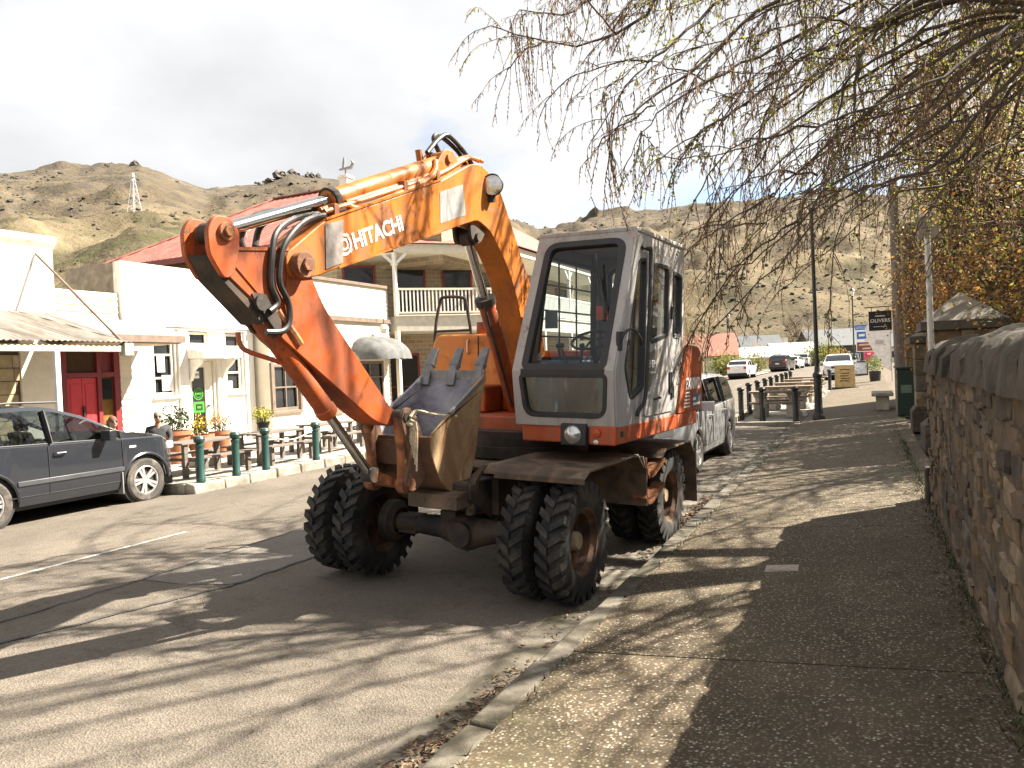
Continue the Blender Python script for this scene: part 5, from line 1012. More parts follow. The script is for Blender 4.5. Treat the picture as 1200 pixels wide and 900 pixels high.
def car(label, kind, pm, loc, rotz, glass=M_CGLASSD, group=None, cat='car', trim=None, detail=True, name='parked_car', interior=False, badge=None):
    P_ = PROF[kind]; t = thing(name, label, cat, loc, rotz, group)
    W, H, R = P_['W'], P_['H'], P_['R']; yf, yr = P_['nose'][0][0], P_['tail']; sill = 0.30; c0, t0, t1 = P_['cowl'], P_['top0'], P_['top1']
    ys_ = set([yf, yr, c0, t0, t1])
    ys_ |= {yr+(yf-yr)*i/46 for i in range(47)}
    for yw in P_['wb']:
        for k in range(13): ys_.add(yw+(R+0.07)*math.cos(PI*k/12))
    ys_ |= set(P_['pil']); ys_ = sorted(y for y in ys_ if yr <= y <= yf); yy = [ys_[0]]
    for y in ys_[1:]:
        if y-yy[-1] > 0.018: yy.append(y)
    roof = [(yr, P_['hb']), (yr+0.02, P_['hb']+0.02), (t1-0.02, H-0.07), (t1+0.25, H-0.02), (-0.5, H), (t0-0.25, H-0.015), (t0-0.1, H-0.035), (t0, H-0.06), (t0*0.62+c0*0.38, (H-0.06)*0.62+P_['nose'][-1][1]*0.38+0.05), (t0*0.25+c0*0.75, (H-0.06)*0.25+P_['nose'][-1][1]*0.75+0.045), (c0, P_['nose'][-1][1]+0.02)]+[(n[0], n[1]) for n in P_['nose'][:-1]]
    def ztop(y): return interp(roof, y)
    def zbelt(y): return min(P_['belt0']+(P_['belt1']-P_['belt0'])*(c0-y)/(c0-yr), ztop(y)-0.0)
    def wid(y):
        e = max(0, (y-(yf-0.75))/0.75); e2 = max(0, ((yr+0.5)-y)/0.5); return W*(1-0.30*e**2.4-0.10*e2**2)
    def zlow(y):
        z = sill-0.02+0.16*max(0, (y-(yf-0.5))/0.5)**2*0.3+(0.14 if y < yr+0.25 else 0)*min(1, (yr+0.25-y)/0.25)
        for yw in P_['wb']:
            d = abs(y-yw)
            if d < R+0.07: z = max(z, R+math.sqrt(max(0, (R+0.07)**2-d*d))*0.98)
        return z
    rows = []; NP = 9
    for y in yy:
        zb, zt_, zl, w = zbelt(y), ztop(y), zlow(y), wid(y); cab_ = max(0.0, zt_-zb); tum = 0.40*cab_*0.62
        wr = w-0.03-tum; zs = min(zb-0.02, max(zl+0.02, 0.62))
        sec = [(w*0.955, min(zl, zb-0.05)), (w*0.985, min(max(zl+0.012, sill+0.10), zb-0.04)), (w, min(max(zl+0.03, zs), zb-0.03)), (w*0.985, zb-0.02), (w*0.965, zb)]
        if cab_ > 0.03: sec += [(wr+0.012, zt_-0.085*min(1, cab_/0.3)), (wr-0.06, zt_-0.028), (wr*0.6, zt_-0.003), (0, zt_)]
        else: sec += [(w*0.93, zt_-0.0+0.004), (w*0.86, zt_+0.016), (w*0.5, zt_+0.035), (0, zt_+0.04)]
        rows.append(sec)
    body = MB(); G = {}
    n = len(yy); V = lambda i, k, s: (s*rows[i][k][0], yy[i], rows[i][k][1])
    pil = P_['pil']
    for s in (1, -1):
        for i in range(n-1):
            ym = (yy[i]+yy[i+1])/2
            for k in range(NP-1):
                q = [V(i, k, s), V(i+1, k, s), V(i+1, k+1, s), V(i, k+1, s)]
                h = rows[i][5][1]-rows[i][4][1]; h2 = rows[i+1][5][1]-rows[i+1][4][1]
                dst = body
                if k == 4 and max(h, h2) > 0.10 and yr+0.12 < ym < c0-0.10:
                    if not any(a >= ym >= b_ for a, b_ in ((pil[0], pil[1]), (pil[2], pil[3]))) and ym > pil[4]+0.02-0.35: dst = ('window', s, sum(1 for a in (pil[0], pil[2]) if ym > a))
                elif k >= 6 and t0+0.02 < ym < c0-0.03: dst = ('windscreen', 0, 0)
                elif k >= 6 and yr+0.06 < ym < t1-0.05: dst = ('rear_window', 0, 0)
                if dst is not body:
                    G.setdefault(dst, MB()).add(q, [(0, 1, 2, 3)])
                else: dst.add(q, [(0, 1, 2, 3)])
    for i in (0, n-1): body.add([V(i, k, 1) for k in range(NP)]+[V(i, k, -1) for k in range(NP-2, -1, -1)], [tuple(range(2*NP-1))])
    bo = body.build('body', pm, t, sharp=32, fix='weld')
    for nm, g in G.items():
        if g.v: g.build(nm[0], glass, t, sharp=32, fix='weld')
    b = MB(); b.box(-W*0.90, W*0.90, yr+0.12, yf-0.15, 0.22, 0.36)
    for yw in P_['wb']: b.cyl((-W*0.93, yw, R), (W*0.93, yw, R), R+0.055, 20)
    b.build('underbody', M_TRIM, t)
    b = MB(); b.box(-W*0.85, W*0.85, yr+0.2, c0, 0.36, 0.62); b.build('cabin_floor', M_INT, t)
    for yw in P_['wb']:
        for s in (1, -1):
            w = bpy.data.objects.new('wheel', None); C.objects.link(w); w.parent = t; w.location = (s*(W-0.125), yw, R); w.rotation_euler = (rnd.uniform(0, 6), 0, 0); w.scale = (1, R/0.36, R/0.36)
            for nm, me in (('tyre', CT), ('rim', CR[s]), ('brake_disc', CB[s])): o = bpy.data.objects.new(nm, me); C.objects.link(o); o.parent = w
    zb = interp([(a, b_) for a, b_ in P_['nose']], yf-0.12)
    for s in (1, -1):
        b = MB(); yl = yf-0.02; b.prism(rpoly([(s*W*0.42, zb-0.20), (s*W*0.80, zb-0.14), (s*W*0.79, zb-0.0), (s*W*0.45, zb-0.09)], 0.03, 2), 'y', yl-0.22, yl+0.012); b.build('headlight', M_HLAMP, t, 0.01)
        b = MB(); b.box(s*W*0.62, s*W*0.90, yr-0.012, yr+0.15, P_['hb']-0.26, P_['hb']-0.04); b.build('tail_light', M_TLAMP, t, 0.02)
        ym_ = c0-0.40; b = MB(); b.tube([(s*W*0.93, ym_, zbelt(ym_)-0.02), (s*(W+0.05), ym_, zbelt(ym_)+0.05)], 0.025, 6); b.box(s*(W+0.0), s*(W+0.21), ym_-0.06, ym_+0.06, zbelt(ym_)-0.01, zbelt(ym_)+0.15); b.build('mirror', pm if trim is None else trim, t, 0.035, seg=3)
    b = MB(); b.prism(rpoly([(-W*0.38, zb-0.20), (W*0.38, zb-0.20), (W*0.44, zb-0.07), (-W*0.44, zb-0.07)], 0.02, 2), 'y', yf-0.1, yf+0.012); b.box(-W*0.6, W*0.6, yf-0.08, yf+0.01, 0.36, 0.46); b.build('grille', M_TRIM, t)
    for y0, nm in ((yf+0.0, 'number_plate'), (yr-0.025, 'number_plate')): b = MB(); z0 = 0.50 if y0 > 0 else 0.72; b.box(-0.19, 0.19, y0, y0+0.022, z0, z0+0.12); b.build(nm, M_PLATE, t)
    if detail:
        for s in (1, -1):
            for yd, full in ((pil[0]+0.02 if False else pil[1], 1), (pil[3]+0.01, 1), (c0-0.08, 0)):
                ii = min(range(n), key=lambda i: abs(yy[i]-yd)); w = wid(yd); pts = [(s*(w*0.985+0.003), yd, 0.40), (s*(w+0.004), yd, 0.62), (s*(w*0.99+0.004), yd, zbelt(yd)-0.05), (s*(w*0.968+0.004), yd, zbelt(yd))]
                b = MB(); b.tube(pts, 0.006, 5); b.build('door_gap', M_TRIM, t)
            b = MB(); w = wid(-0.4); b.tube([(s*(w*0.985+0.003), c0-0.1, 0.41), (s*(w*0.985+0.003), -P_['wb'][0]+0.55, 0.41)], 0.006, 5); b.build('door_gap', M_TRIM, t)
            for yh in (pil[1]+0.17, pil[3]+0.12):
                zh = zbelt(yh)-0.14; w = wid(yh); b = MB(); b.tube([(s*w*0.985, yh-0.10, zh), (s*(w+0.035), yh-0.07, zh), (s*(w+0.035), yh+0.07, zh), (s*w*0.985, yh+0.10, zh)], 0.014, 6); b.build('door_handle', pm, t)
            b = MB(); pts = [(s*(rows[i][4][0]+0.002), yy[i], rows[i][4][1]+0.004) for i in range(n) if yr+0.35 < yy[i] < c0-0.12]; b.tube(pts, 0.011, 5); b.build('window_trim', M_TRIM, t)
            for a, b_ in ((pil[0], pil[1]), (pil[2], pil[3])):
                i0 = min(range(n), key=lambda i: abs(yy[i]-(a+b_)/2)); q4, q5 = rows[i0][4], rows[i0][5]; b = MB(); b.beam((s*(q4[0]+0.004), (a+b_)/2, q4[1]), (s*(q5[0]+0.004), (a+b_)/2-0.03, q5[1]), 0.012, abs(a-b_)+0.04, up=(s, 0, 0.2)); b.build('pillar', M_TRIM, t)
    if interior:
        for sx in (-0.38, 0.38):
            for y0 in (-0.15, -1.0):
                b = MB(); b.box(sx-0.24, sx+0.24, y0, y0+0.5, 0.62, 0.78); b.prism(rpoly([(y0-0.05, 0.75), (y0+0.08, 0.75), (y0-0.10, 1.30), (y0-0.20, 1.30)], 0.04, 2), 'x', sx-0.23, sx+0.23); b.prism(rpoly([(y0-0.15, 1.31), (y0-0.07, 1.31), (y0-0.10, 1.50), (y0-0.17, 1.50)], 0.03, 2), 'x', sx-0.13, sx+0.13); b.build('seat', M_INT, t, 0.03)
        b = MB(); b.box(-W*0.8, W*0.8, c0-0.55, c0-0.1, 0.75, 1.06); b.build('dashboard', M_INT, t, 0.05)
        cw = Vector((0.36, c0-0.62, 1.02)); b = MB(); ax = Vector((0, -0.85, 0.5)).normalized(); a1 = Vector((1, 0, 0)); a2 = ax.cross(a1); b.tube([cw+(a1*math.cos(q)+a2*math.sin(q))*0.19 for q in [2*PI*i/22 for i in range(23)]], 0.016, 6, cap=False); b.tube([cw-a1*0.19, cw+a1*0.19], 0.015, 6); b.build('steering_wheel', M_INT, t)
    return t, rows, yy
M_BLKCAR = paint('charcoal_car_paint', (0.021, 0.024, 0.031), 0.26, 0.2, 0.8)
suv, _, _ = car('dark charcoal SUV parked at the left kerb with silver five spoke wheels', 'suv', M_BLKCAR, (-11.75, 7.45, road_z(-11.5)-0.01), math.radians(0.6), glass=M_CGLASS, interior=True)
W_ = 0.95
for s in (1, -1):    # side rub strip, mud flaps, wheel-arch lips, repeater
    b = MB(); b.beam((s*(W_+0.004), 0.98, 0.60), (s*(W_+0.004), -0.72, 0.60), 0.02, 0.07); b.build('rub_strip', mat('dark_strip', (0.05, 0.052, 0.058), 0.4), suv, 0.006)
    b = MB(); b.box(s*0.72, s*0.965, 0.93, 0.95, 0.20, 0.55); b.build('mud_flap', mat('mud_flap_grey', (0.22, 0.22, 0.215), 0.6), suv, 0.005)
    for yw in (1.40, -1.14):
        b = MB(); pts = [(s*(W_*0.985), yw+0.44*math.cos(PI*k/14), 0.36+0.44*math.sin(PI*k/14)) for k in range(15)]; b.tube(pts, 0.026, 6); b.build('arch_lip', M_BLKCAR, suv)
    b = MB(); b.box(s*(W_*0.985), s*(W_*0.985+0.012), 1.10, 1.22, 0.92, 0.95); b.build('side_repeater', M_PLATE, suv)
    b = MB(); b.tube([(s*0.66, 0.1, 1.715), (s*0.67, -0.6, 1.735), (s*0.66, -1.6, 1.70)], 0.018, 6); b.build('roof_rail', M_TRIM, suv)
M_SILV = paint('silver_car_paint', (0.45, 0.46, 0.47), 0.30, 0.55, 0.7)
car('silver people carrier parked behind the excavator with dark windows', 'van', M_SILV, (-3.42, 14.15, road_z(-3.3)), PI+math.radians(-1.5), glass=M_CGLASSD, cat='van', name='parked_van')
GF = 'distant cars parked along the street'
M_WHC = paint('white_car_paint', (0.72, 0.72, 0.72), 0.3, 0.0); M_DKC = paint('navy_car_paint', (0.018, 0.022, 0.035), 0.25, 0.2); M_SIL2 = paint('pale_silver_paint', (0.52, 0.53, 0.55), 0.3, 0.5)
car('white hatchback far down the left kerb near the pink roofed cottage', 'hatch', M_WHC, (-9.6, 66, road_z(-8, 66)+0.02), math.radians(-4), group=GF, detail=False)
car('dark SUV with red tail lights parked beyond the white hatchback', 'suv', M_DKC, (-8.4, 86, road_z(-8, 86)+0.02), math.radians(-7), group=GF, detail=False)
car('white hatchback half hidden behind the distant dark SUV', 'hatch', M_WHC, (-8.0, 96, road_z(-8, 96)+0.02), math.radians(-7), group=GF, detail=False)
car('silver four wheel drive parked last in the far left row of cars', 'suv', M_SIL2, (-7.6, 106, road_z(-8, 106)+0.02), math.radians(-7), group=GF, detail=False)
car('white SUV facing the camera at the right kerb by the tan board', 'suv', M_WHC, (-1.95, 58.0, road_z(-2.2, 58)+0.03), PI, group=GF, detail=False)
car('dark car parked directly behind the white SUV at the right kerb', 'suv', M_DKC, (-1.6, 67.0, road_z(-2, 67)+0.03), PI, group=GF, detail=False)
# ================================================================ left side: buildings
M_WHITEW = mat('white_render', (0.74, 0.72, 0.66), 0.85, var=0.06, scale=1.2, dirt=(0.52, 0.48, 0.40), dscale=1.6, damt=0.3, stretch=(1, 1, 0.4))
M_CREAM = mat('cream_weatherboard', (0.64, 0.585, 0.47), 0.8, var=0.08, scale=2)
M_CREAMT = mat('cream_trim', (0.68, 0.63, 0.52), 0.7, var=0.06)
M_BRNTRIM = mat('brown_trim', (0.16, 0.115, 0.085), 0.7, var=0.2)
M_DKWIN = mat('dark_window_glass', (0.022, 0.024, 0.026), 0.06, var=0.3, scale=1.5)
M_IRON = mat('old_corrugated_iron', (0.27, 0.25, 0.225), 0.55, 0.25, var=0.25, scale=2, dirt=(0.15, 0.125, 0.10), dscale=2.0, damt=0.7, stretch=(0.4, 2, 1))
M_REDROOF = mat('faded_red_iron', (0.23, 0.060, 0.046), 0.6, var=0.2, scale=1.5, dirt=(0.30, 0.12, 0.092), dscale=1.2, damt=0.7, stretch=(2, 2, 0.5))
M_REDD = mat('red_door_paint', (0.46, 0.035, 0.045), 0.4, var=0.08); M_REDDK = mat('dark_red_paint', (0.17, 0.02, 0.024), 0.45, var=0.1)
M_SHSTONE = [mat('sandstone_'+n, c, 0.9, var=0.2, scale=5, bmp=0.4, bscale=30) for n, c in (('gold', (0.36, 0.285, 0.17)), ('buff', (0.42, 0.34, 0.22)), ('tan', (0.32, 0.245, 0.15)))]
M_DARK = mat('interior_shade_dark', (0.02, 0.018, 0.016), 0.9)  # unlit rooms: their shade is put into this near-black colour
M_BRICK = None
def mat_brick():
    mt, t, b, vec = base_mat('hotel_brick', 0.9); mpn = N(t, 'ShaderNodeMapping'); mpn.inputs['Rotation'].default_value = (PI/2, 0, 0)
    sep = N(t, 'ShaderNodeSeparateXYZ'); L(t, vec, sep.inputs[0]); ad = N(t, 'ShaderNodeMath', operation='ADD'); L(t, sep.outputs[0], ad.inputs[0]); L(t, sep.outputs[1], ad.inputs[1])
    cm = N(t, 'ShaderNodeCombineXYZ'); L(t, ad.outputs[0], cm.inputs[0]); L(t, sep.outputs[2], cm.inputs[1])
    br = N(t, 'ShaderNodeTexBrick'); br.inputs['Scale'].default_value = 1.0; br.inputs['Brick Width'].default_value = 0.42; br.inputs['Row Height'].default_value = 0.16; br.inputs['Mortar Size'].default_value = 0.012
    br.inputs['Color1'].default_value = (0.30, 0.23, 0.15, 1); br.inputs['Color2'].default_value = (0.22, 0.165, 0.105, 1); br.inputs['Mortar'].default_value = (0.36, 0.31, 0.23, 1)
    L(t, cm.outputs[0], br.inputs[0]); L(t, br.outputs[0], b.inputs['Base Color']); return mt
M_BRICK = mat_brick()
def wall_x(name, X, outline, holes, m_, par, t=0.2): return panel([outline]+holes, t, (X-t/2, 0, 0), (0, 1, 0), (0, 0, 1), 0.0).build(name, m_, par, sharp=0, fix=False)
def rc(y0, y1, z0, z1): return [(y0, z0), (y1, z0), (y1, z1), (y0, z1)]
def sash(par, X, y0, y1, z0, z1, fm, fw=0.06, rows=(0.5,), cols=(), glassm=None, rec=0.06, name='window'):
    """a window set into an opening of a wall facing +X: frame, bars and pane"""
    b = MB(); xa, xb = X-rec-0.05, X-rec
    for (a, c, d, e) in ((y0, y1, z0, z0+fw), (y0, y1, z1-fw, z1), (y0, y0+fw, z0+fw, z1-fw), (y1-fw, y1, z0+fw, z1-fw)): b.box(xa, xb, a, c, d, e)
    for r in rows: zz = z0+(z1-z0)*r; b.box(xa+0.005, xb-0.003, y0+fw, y1-fw, zz-0.022, zz+0.022)
    for c in cols: yc = y0+(y1-y0)*c; b.box(xa+0.007, xb-0.005, yc-0.018, yc+0.018, z0+fw, z1-fw)
    w = b.build(name, fm, par, 0.004)
    p = MB(); p.box(xa-0.03, xa-0.02, y0, y1, z0, z1); p.build('pane', glassm or M_DKWIN, w); return w
# ---- left shop with the verandah
LB = thing('verandah_shop', 'old shop with white parapet, iron verandah and red double door at far left', 'building')
X = -15.3
wall_x('parapet', X, rc(-4, 10.52, 3.30, 4.92), [], M_WHITEW, LB)
b = MB(); b.box(X-0.25, X+0.09, -4, 10.56, 4.922, 5.04); b.prism([(X+0.002, 4.80), (X+0.09, 4.92), (X+0.002, 4.92)], 'y', -4, 10.56); b.build('cornice', M_WHITEW, LB, 0.008)
b = MB(); b.box(X+0.001, X+0.006, 10.05, 10.07, 3.45, 4.8); b.build('crack', mat('crack', (0.42, 0.39, 0.34), 0.9), LB)
b = MB(); b.box(X-6, X-0.2, -4, 10.5, 0.1, 4.7); b.build('rear_block', M_WHITEW, LB)
z = 0.25
for k in range(9):
    y = 5.2-0.25*(k % 2)
    while y < 9.62:
        ln = rnd.uniform(0.45, 0.72); y1 = min(y+ln, 9.72); b = MB(); b.box(X-0.1, X+rnd.uniform(0.0, 0.012), y+0.005, y1-0.005, z+0.005, z+0.26-0.005); b.build('stone_block', rnd.choice(M_SHSTONE), LB, 0.01); y += ln
    z += 0.262
b = MB(); b.box(X-0.15, X-0.02, 5, 9.72, 0.1, 3.3); b.build('mortar', M_MORTAR, LB)
b = MB(); b.box(X-0.1, X+0.04, 9.72, 10.48, 0.2, 3.3); b.build('pilaster', M_CREAMT, LB, 0.01)
b = MB(); b.box(X-0.1, X+0.02, 8.2, 9.1, 0.3, 1.15); b.build('window_board', mat('yellowed_board', (0.50, 0.40, 0.20), 0.7), LB)
b = MB(); b.box(X-0.1, X+0.025, 8.2, 9.1, 1.15, 2.5); b.build('shop_window', M_DKWIN, LB)
# verandah: corrugated roof sheets, fascia, posts
rp0, rp1 = Vector((X+0.05, 0, 3.46)), Vector((-12.72, 0, 2.72)); d = (rp1-rp0)
for s in range(14):
    ya = 10.3-s*0.95; b = MB(); nn = 26; vs = []
    for k in range(nn+1):
        yy = ya-0.96*k/nn; h = 0.016*math.sin(2*PI*k/nn*9)
        for q in (0, 1): p = rp0+d*q; vs.append((p.x, yy, p.z+h+0.004*(s % 2)))
    b.add(vs, [(2*k, 2*k+1, 2*k+3, 2*k+2) for k in range(nn)]); b.build('roof_sheet', M_IRON, LB, fix=False)
b = MB(); b.box(-12.86, -12.78, -3, 10.22, 2.54, 2.665); b.build('fascia', mat('weathered_fascia', (0.46, 0.40, 0.31), 0.8, var=0.2, scale=2, dirt=(0.30, 0.24, 0.17), dscale=3, damt=0.5), LB, 0.006)
for yy in (9.0, 7.6, 6.2, 4.8): b = MB(); b.beam((X+0.05, yy, 3.36), (-12.86, yy, 2.62), 0.05, 0.09); b.build('rafter', M_BRNTRIM, LB)
for yy in (8.78, 5.0, 1.2): b = MB(); b.box(-12.86, -12.77, yy-0.045, yy+0.045, 0.17, 2.54); b.build('verandah_post', M_WHITEW, LB, 0.008)
b = MB(); b.tube([(X+0.02, 10.15, 4.66), (-12.80, 10.12, 2.70)], 0.028, 8); b.build('stay_rod', M_BRNTRIM, LB)
b = MB(); b.box(-12.88, -12.72, 10.08, 10.28, 2.46, 2.70); b.build('gutter_box', M_TSTONE, LB, 0.01)
# red entrance bay
b = MB(); b.box(X-0.12, X-0.06, 10.50, 11.92, 0.2, 3.3); b.build('bay_back', M_REDDK, LB)
for (a, c, z0, z1) in ((10.50, 10.68, 0.2, 2.78), (11.38, 11.48, 0.2, 2.78), (11.80, 11.94, 0.2, 2.78), (10.68, 11.38, 2.12, 2.22), (11.48, 11.80, 2.12, 2.22), (10.68, 11.80, 2.70, 2.80)):
    b = MB(); b.box(X-0.06, X+0.03, a, c, z0, z1); b.build('door_frame', M_REDDK, LB, 0.008)
for (a, c) in ((10.69, 11.03), (11.035, 11.375)):
    b = MB(); b.box(X-0.055, X-0.015, a, c, 0.30, 2.11); dd = b.build('door_leaf', M_REDD, LB, 0.006)
    for z0, z1 in ((0.42, 1.0), (1.12, 1.98)): b = MB(); b.box(X-0.014, X-0.004, a+0.07, c-0.07, z0, z1); b.build('door_panel', M_REDD, dd, 0.01)
b = MB(); b.box(X-0.012, X+0.03, 11.02, 11.06, 1.25, 1.50); b.build('door_pull', M_BLKP, LB)
b = MB(); b.box(X-0.055, X-0.04, 10.69, 11.37, 2.225, 2.695); b.build('fanlight', mat('brown_glass', (0.07, 0.04, 0.025), 0.15), LB)
b = MB(); b.box(X-0.055, X-0.04, 11.49, 11.79, 0.9, 2.11); b.build('sidelight', mat('amber_glass', (0.20, 0.11, 0.03), 0.15, var=0.4, scale=3), LB)
b = MB(); b.box(X-0.055, X-0.03, 11.49, 11.79, 0.3, 0.88); b.build('side_panel', M_REDD, LB)
b = MB(); b.box(X-0.035, X-0.02, 11.52, 11.76, 1.62, 2.08); b.build('sidelight_pane', M_DKWIN, LB)
for k in range(17):
    z0 = 0.25+k*0.15; b = MB(); b.prism([(X+0.0, z0), (X+0.045, z0), (X+0.02, z0+0.155), (X-0.02, z0+0.155)], 'y', 11.945, 12.25); b.build('weatherboard', M_CREAM, LB)
b = MB(); b.box(X-0.1, X-0.005, 11.94, 12.26, 0.2, 2.9); b.build('board_backing', mat('shade_blue_backing', (0.20, 0.21, 0.24), 0.8), LB)  # bluish shadow side of the boards, painted into the backing colour
# low canopy between the two shops
b = MB(); b.prism([(X-0.1, 3.40), (-14.1, 3.02), (-14.1, 2.98), (X-0.1, 3.34)], 'y', 10.32, 12.75); b.build('canopy_roof', M_CREAMT, LB, 0.004)
b = MB(); b.box(-14.16, -14.08, 10.32, 12.75, 2.82, 2.978); b.build('canopy_fascia', M_BRNTRIM, LB, 0.004)
b = MB(); b.box(X-0.1, -14.17, 10.36, 12.7, 2.80, 2.84); b.build('canopy_soffit', mat('tan_soffit', (0.36, 0.29, 0.20), 0.8), LB)
for k in range(4): b = MB(); z0 = 3.42+0.15*k; b.prism([(-15.62, z0), (-15.56, z0), (-15.59, z0+0.156), (-15.62, z0+0.156)], 'y', 10.54, 12.2); b.build('weatherboard', M_CREAM, LB)
b = MB(); b.box(-15.75, -15.625, 10.54, 12.2, 3.3, 4.03); b.build('board_backing', M_BRNTRIM, LB)
# ---- white shop
SH = thing('white_shop', 'white rendered shop with a tall plain parapet and glazed door with green signs', 'building')
X = -15.5
win1, tr1, dor, tr2, win2 = rc(13.03, 13.68, 1.62, 3.14), rc(14.12, 14.78, 2.84, 3.22), rc(14.12, 14.88, 0.34, 2.46), rc(15.32, 15.92, 2.78, 3.20), rc(15.32, 15.92, 1.62, 2.58)
wall_x('front_wall', X, rc(12.26, 16.25, 0.15, 4.78), [win1, tr1, dor, tr2, win2], M_WHITEW, SH, 0.24)
b = MB(); b.box(-17.4, X-0.24, 12.26, 12.46, 0.15, 4.76); b.build('parapet_return', mat('brown_return_render', (0.25, 0.205, 0.15), 0.9, var=0.3, scale=4), SH)  # return is darker and browner than the white front
b = MB(); b.box(-22, X-0.3, 12.46, 16.2, 0.15, 3.6); b.build('interior', M_DARK, SH)
b = MB(); b.box(X+0.002, X+0.10, 12.9, 16.27, 3.30, 3.38); b.box(X+0.002, X+0.06, 12.9, 16.27, 3.24, 3.298); b.build('cornice', M_WHITEW, SH, 0.008)
for (a, c) in ((13.74, 14.02), (14.96, 15.22), (15.98, 16.27)): b = MB(); b.box(X+0.002, X+0.07, a, c, 0.15, 3.235); b.build('pilaster', M_WHITEW, SH, 0.008)
sash(SH, X, 13.05, 13.66, 1.64, 3.12, M_CREAMT, rows=(0.28, 0.66)); sash(SH, X, 14.14, 14.76, 2.86, 3.20, M_CREAMT, rows=()); sash(SH, X, 15.34, 15.90, 2.80, 3.18, M_CREAMT, rows=()); sash(SH, X, 15.34, 15.90, 1.64, 2.56, M_CREAMT, rows=(0.55,))
for a_, c_ in ((12.98, 13.72), (15.28, 15.96)): b = MB(); b.box(X+0.002, X+0.08, a_, c_, 1.55, 1.615); b.build('window_sill', M_WHITEW, SH, 0.006)
for (a, c, z0, z1) in ((13.18, 13.40, 2.20, 2.62), (13.30, 13.62, 1.74, 2.12), (15.38, 15.56, 1.72, 1.92)): b = MB(); b.box(X-0.055, X-0.05, a, c, z0, z1); b.build('poster', M_PLATE, SH)
for a_, c_ in ((12.5, 13.6), (15.3, 15.95)): b = MB(); b.box(X+0.002, X+0.018, a_, c_, 0.5, 1.3); b.build('wall_panel', M_WHITEW, SH, 0.004)
b = MB(); b.prism([(X+0.0, 2.80), (X+0.62, 2.66), (X+0.62, 2.52), (X+0.55, 2.50), (X+0.0, 2.52)], 'y', 13.98, 15.24); b.build('door_hood', M_WHITEW, SH, 0.01)
for yy in (14.04, 15.10): b = MB(); b.prism(rpoly([(X+0.0, 2.5), (X+0.5, 2.5), (X+0.42, 2.38), (X+0.2, 2.22), (X+0.08, 1.95), (X+0.0, 1.95)], 0.06, 3), 'y', yy, yy+0.09); b.build('hood_bracket', M_WHITEW, SH, 0.006)
b = MB(); b.box(X-0.12, X-0.05, 14.13, 14.20, 0.35, 2.45); b.box(X-0.12, X-0.05, 14.62, 14.87, 0.35, 2.45); b.box(X-0.12, X-0.05, 14.20, 14.62, 0.35, 0.62); b.box(X-0.12, X-0.05, 14.20, 14.62, 2.30, 2.45); dr_ = b.build('shop_door', M_CREAMT, SH, 0.006)
b = MB(); b.box(X-0.10, X-0.09, 14.20, 14.62, 0.62, 2.30); b.build('door_glass', M_DKWIN, dr_)
b = MB(); b.cyl((X-0.05, 14.68, 1.30), (X+0.01, 14.68, 1.30), 0.03, 10); b.build('door_knob', M_BLKP, dr_)
M_NEON = mat('green_sign_print', (0.05, 0.26, 0.025), 0.4); M_BLKS = M_BLKP
FX = lambda y, z: frame((X-0.078, y, z), (0, 1, 0), (0, 0, 1))
b = MB(); b.box(X-0.085, X-0.08, 14.23, 14.47, 2.02, 2.20, M=Matrix.Rotation(0.0, 4, 'X')); ops = b.build('open_sign', M_PLATE, SH)
vs, fs = text_shape('OPEN', 0.085, 0.0008, 0.002); b = MB(); b.add(vs, fs, 0, FX(14.35, 2.11)); b.build('lettering', M_BLKS, ops, sharp=0, fix=False)
b = MB(); n = 22
for r1, r2 in ((0.155, 0.13), (0.10, 0.085)): b.add([(r*1.05*math.cos(2*PI*i/n), r*math.sin(2*PI*i/n), 0) for r in (r1, r2) for i in range(n)], [(i, (i+1) % n, n+(i+1) % n, n+i) for i in range(n)], 0, FX(14.41, 1.62))
vs, fs = text_shape('OPEN', 0.07, 0.0008, 0.003); b.add(vs, fs, 0, FX(14.41, 1.62)); b.build('green_print', M_NEON, ops, sharp=0, fix=False)
b = MB(); b.box(X-0.085, X-0.08, 14.25, 14.59, 1.14, 1.42); gs_ = b.build('green_board', M_NEON, ops); b = MB(); b.box(X-0.079, X-0.077, 14.31, 14.53, 1.20, 1.36); b.build('green_board_panel', M_BLKS, ops); b = MB(); b.box(X-0.0765, X-0.0755, 14.36, 14.48, 1.25, 1.31); b.build('green_print', M_NEON, ops)
b = MB(); b.tube([(X+0.05, 16.2, 3.2), (X+0.05, 16.2, 0.2)], 0.035, 8); b.build('downpipe', M_CREAMT, SH)
b = MB(); b.box(X, X+0.5, 13.9, 15.2, 0.1, 0.34); b.build('door_step', M_PALE, SH, 0.015)
# ---- cream weatherboard shop
CB_ = thing('cream_shop', 'cream weatherboard shop with brown cap and brown framed windows behind the excavator arm', 'building')
X = -15.0; wA, wB, wC = rc(16.50, 17.55, 1.02, 2.34), rc(18.36, 19.45, 0.86, 2.05), rc(20.35, 21.9, 0.25, 2.4)
wall_x('front_wall', X, rc(16.38, 22.3, 0.15, 4.86), [wA, wB, wC], M_CREAM, CB_, 0.15)
def boards(z0, z1, y0, y1, holes):
    b = MB(); z = z0
    while z < z1-0.05:
        segs = [(y0, y1)]
        for (hy0, hy1, hz0, hz1) in holes:
            if z+0.16 > hz0 and z < hz1: segs = [q for s in segs for q in ((s[0], min(s[1], hy0)), (max(s[0], hy1), s[1])) if q[1]-q[0] > 0.02]
        for (a, c) in segs: b.prism([(X+0.001, z), (X+0.026, z), (X+0.006, z+0.16), (X+0.001, z+0.16)], 'y', a, c)
        z += 0.16
    return b
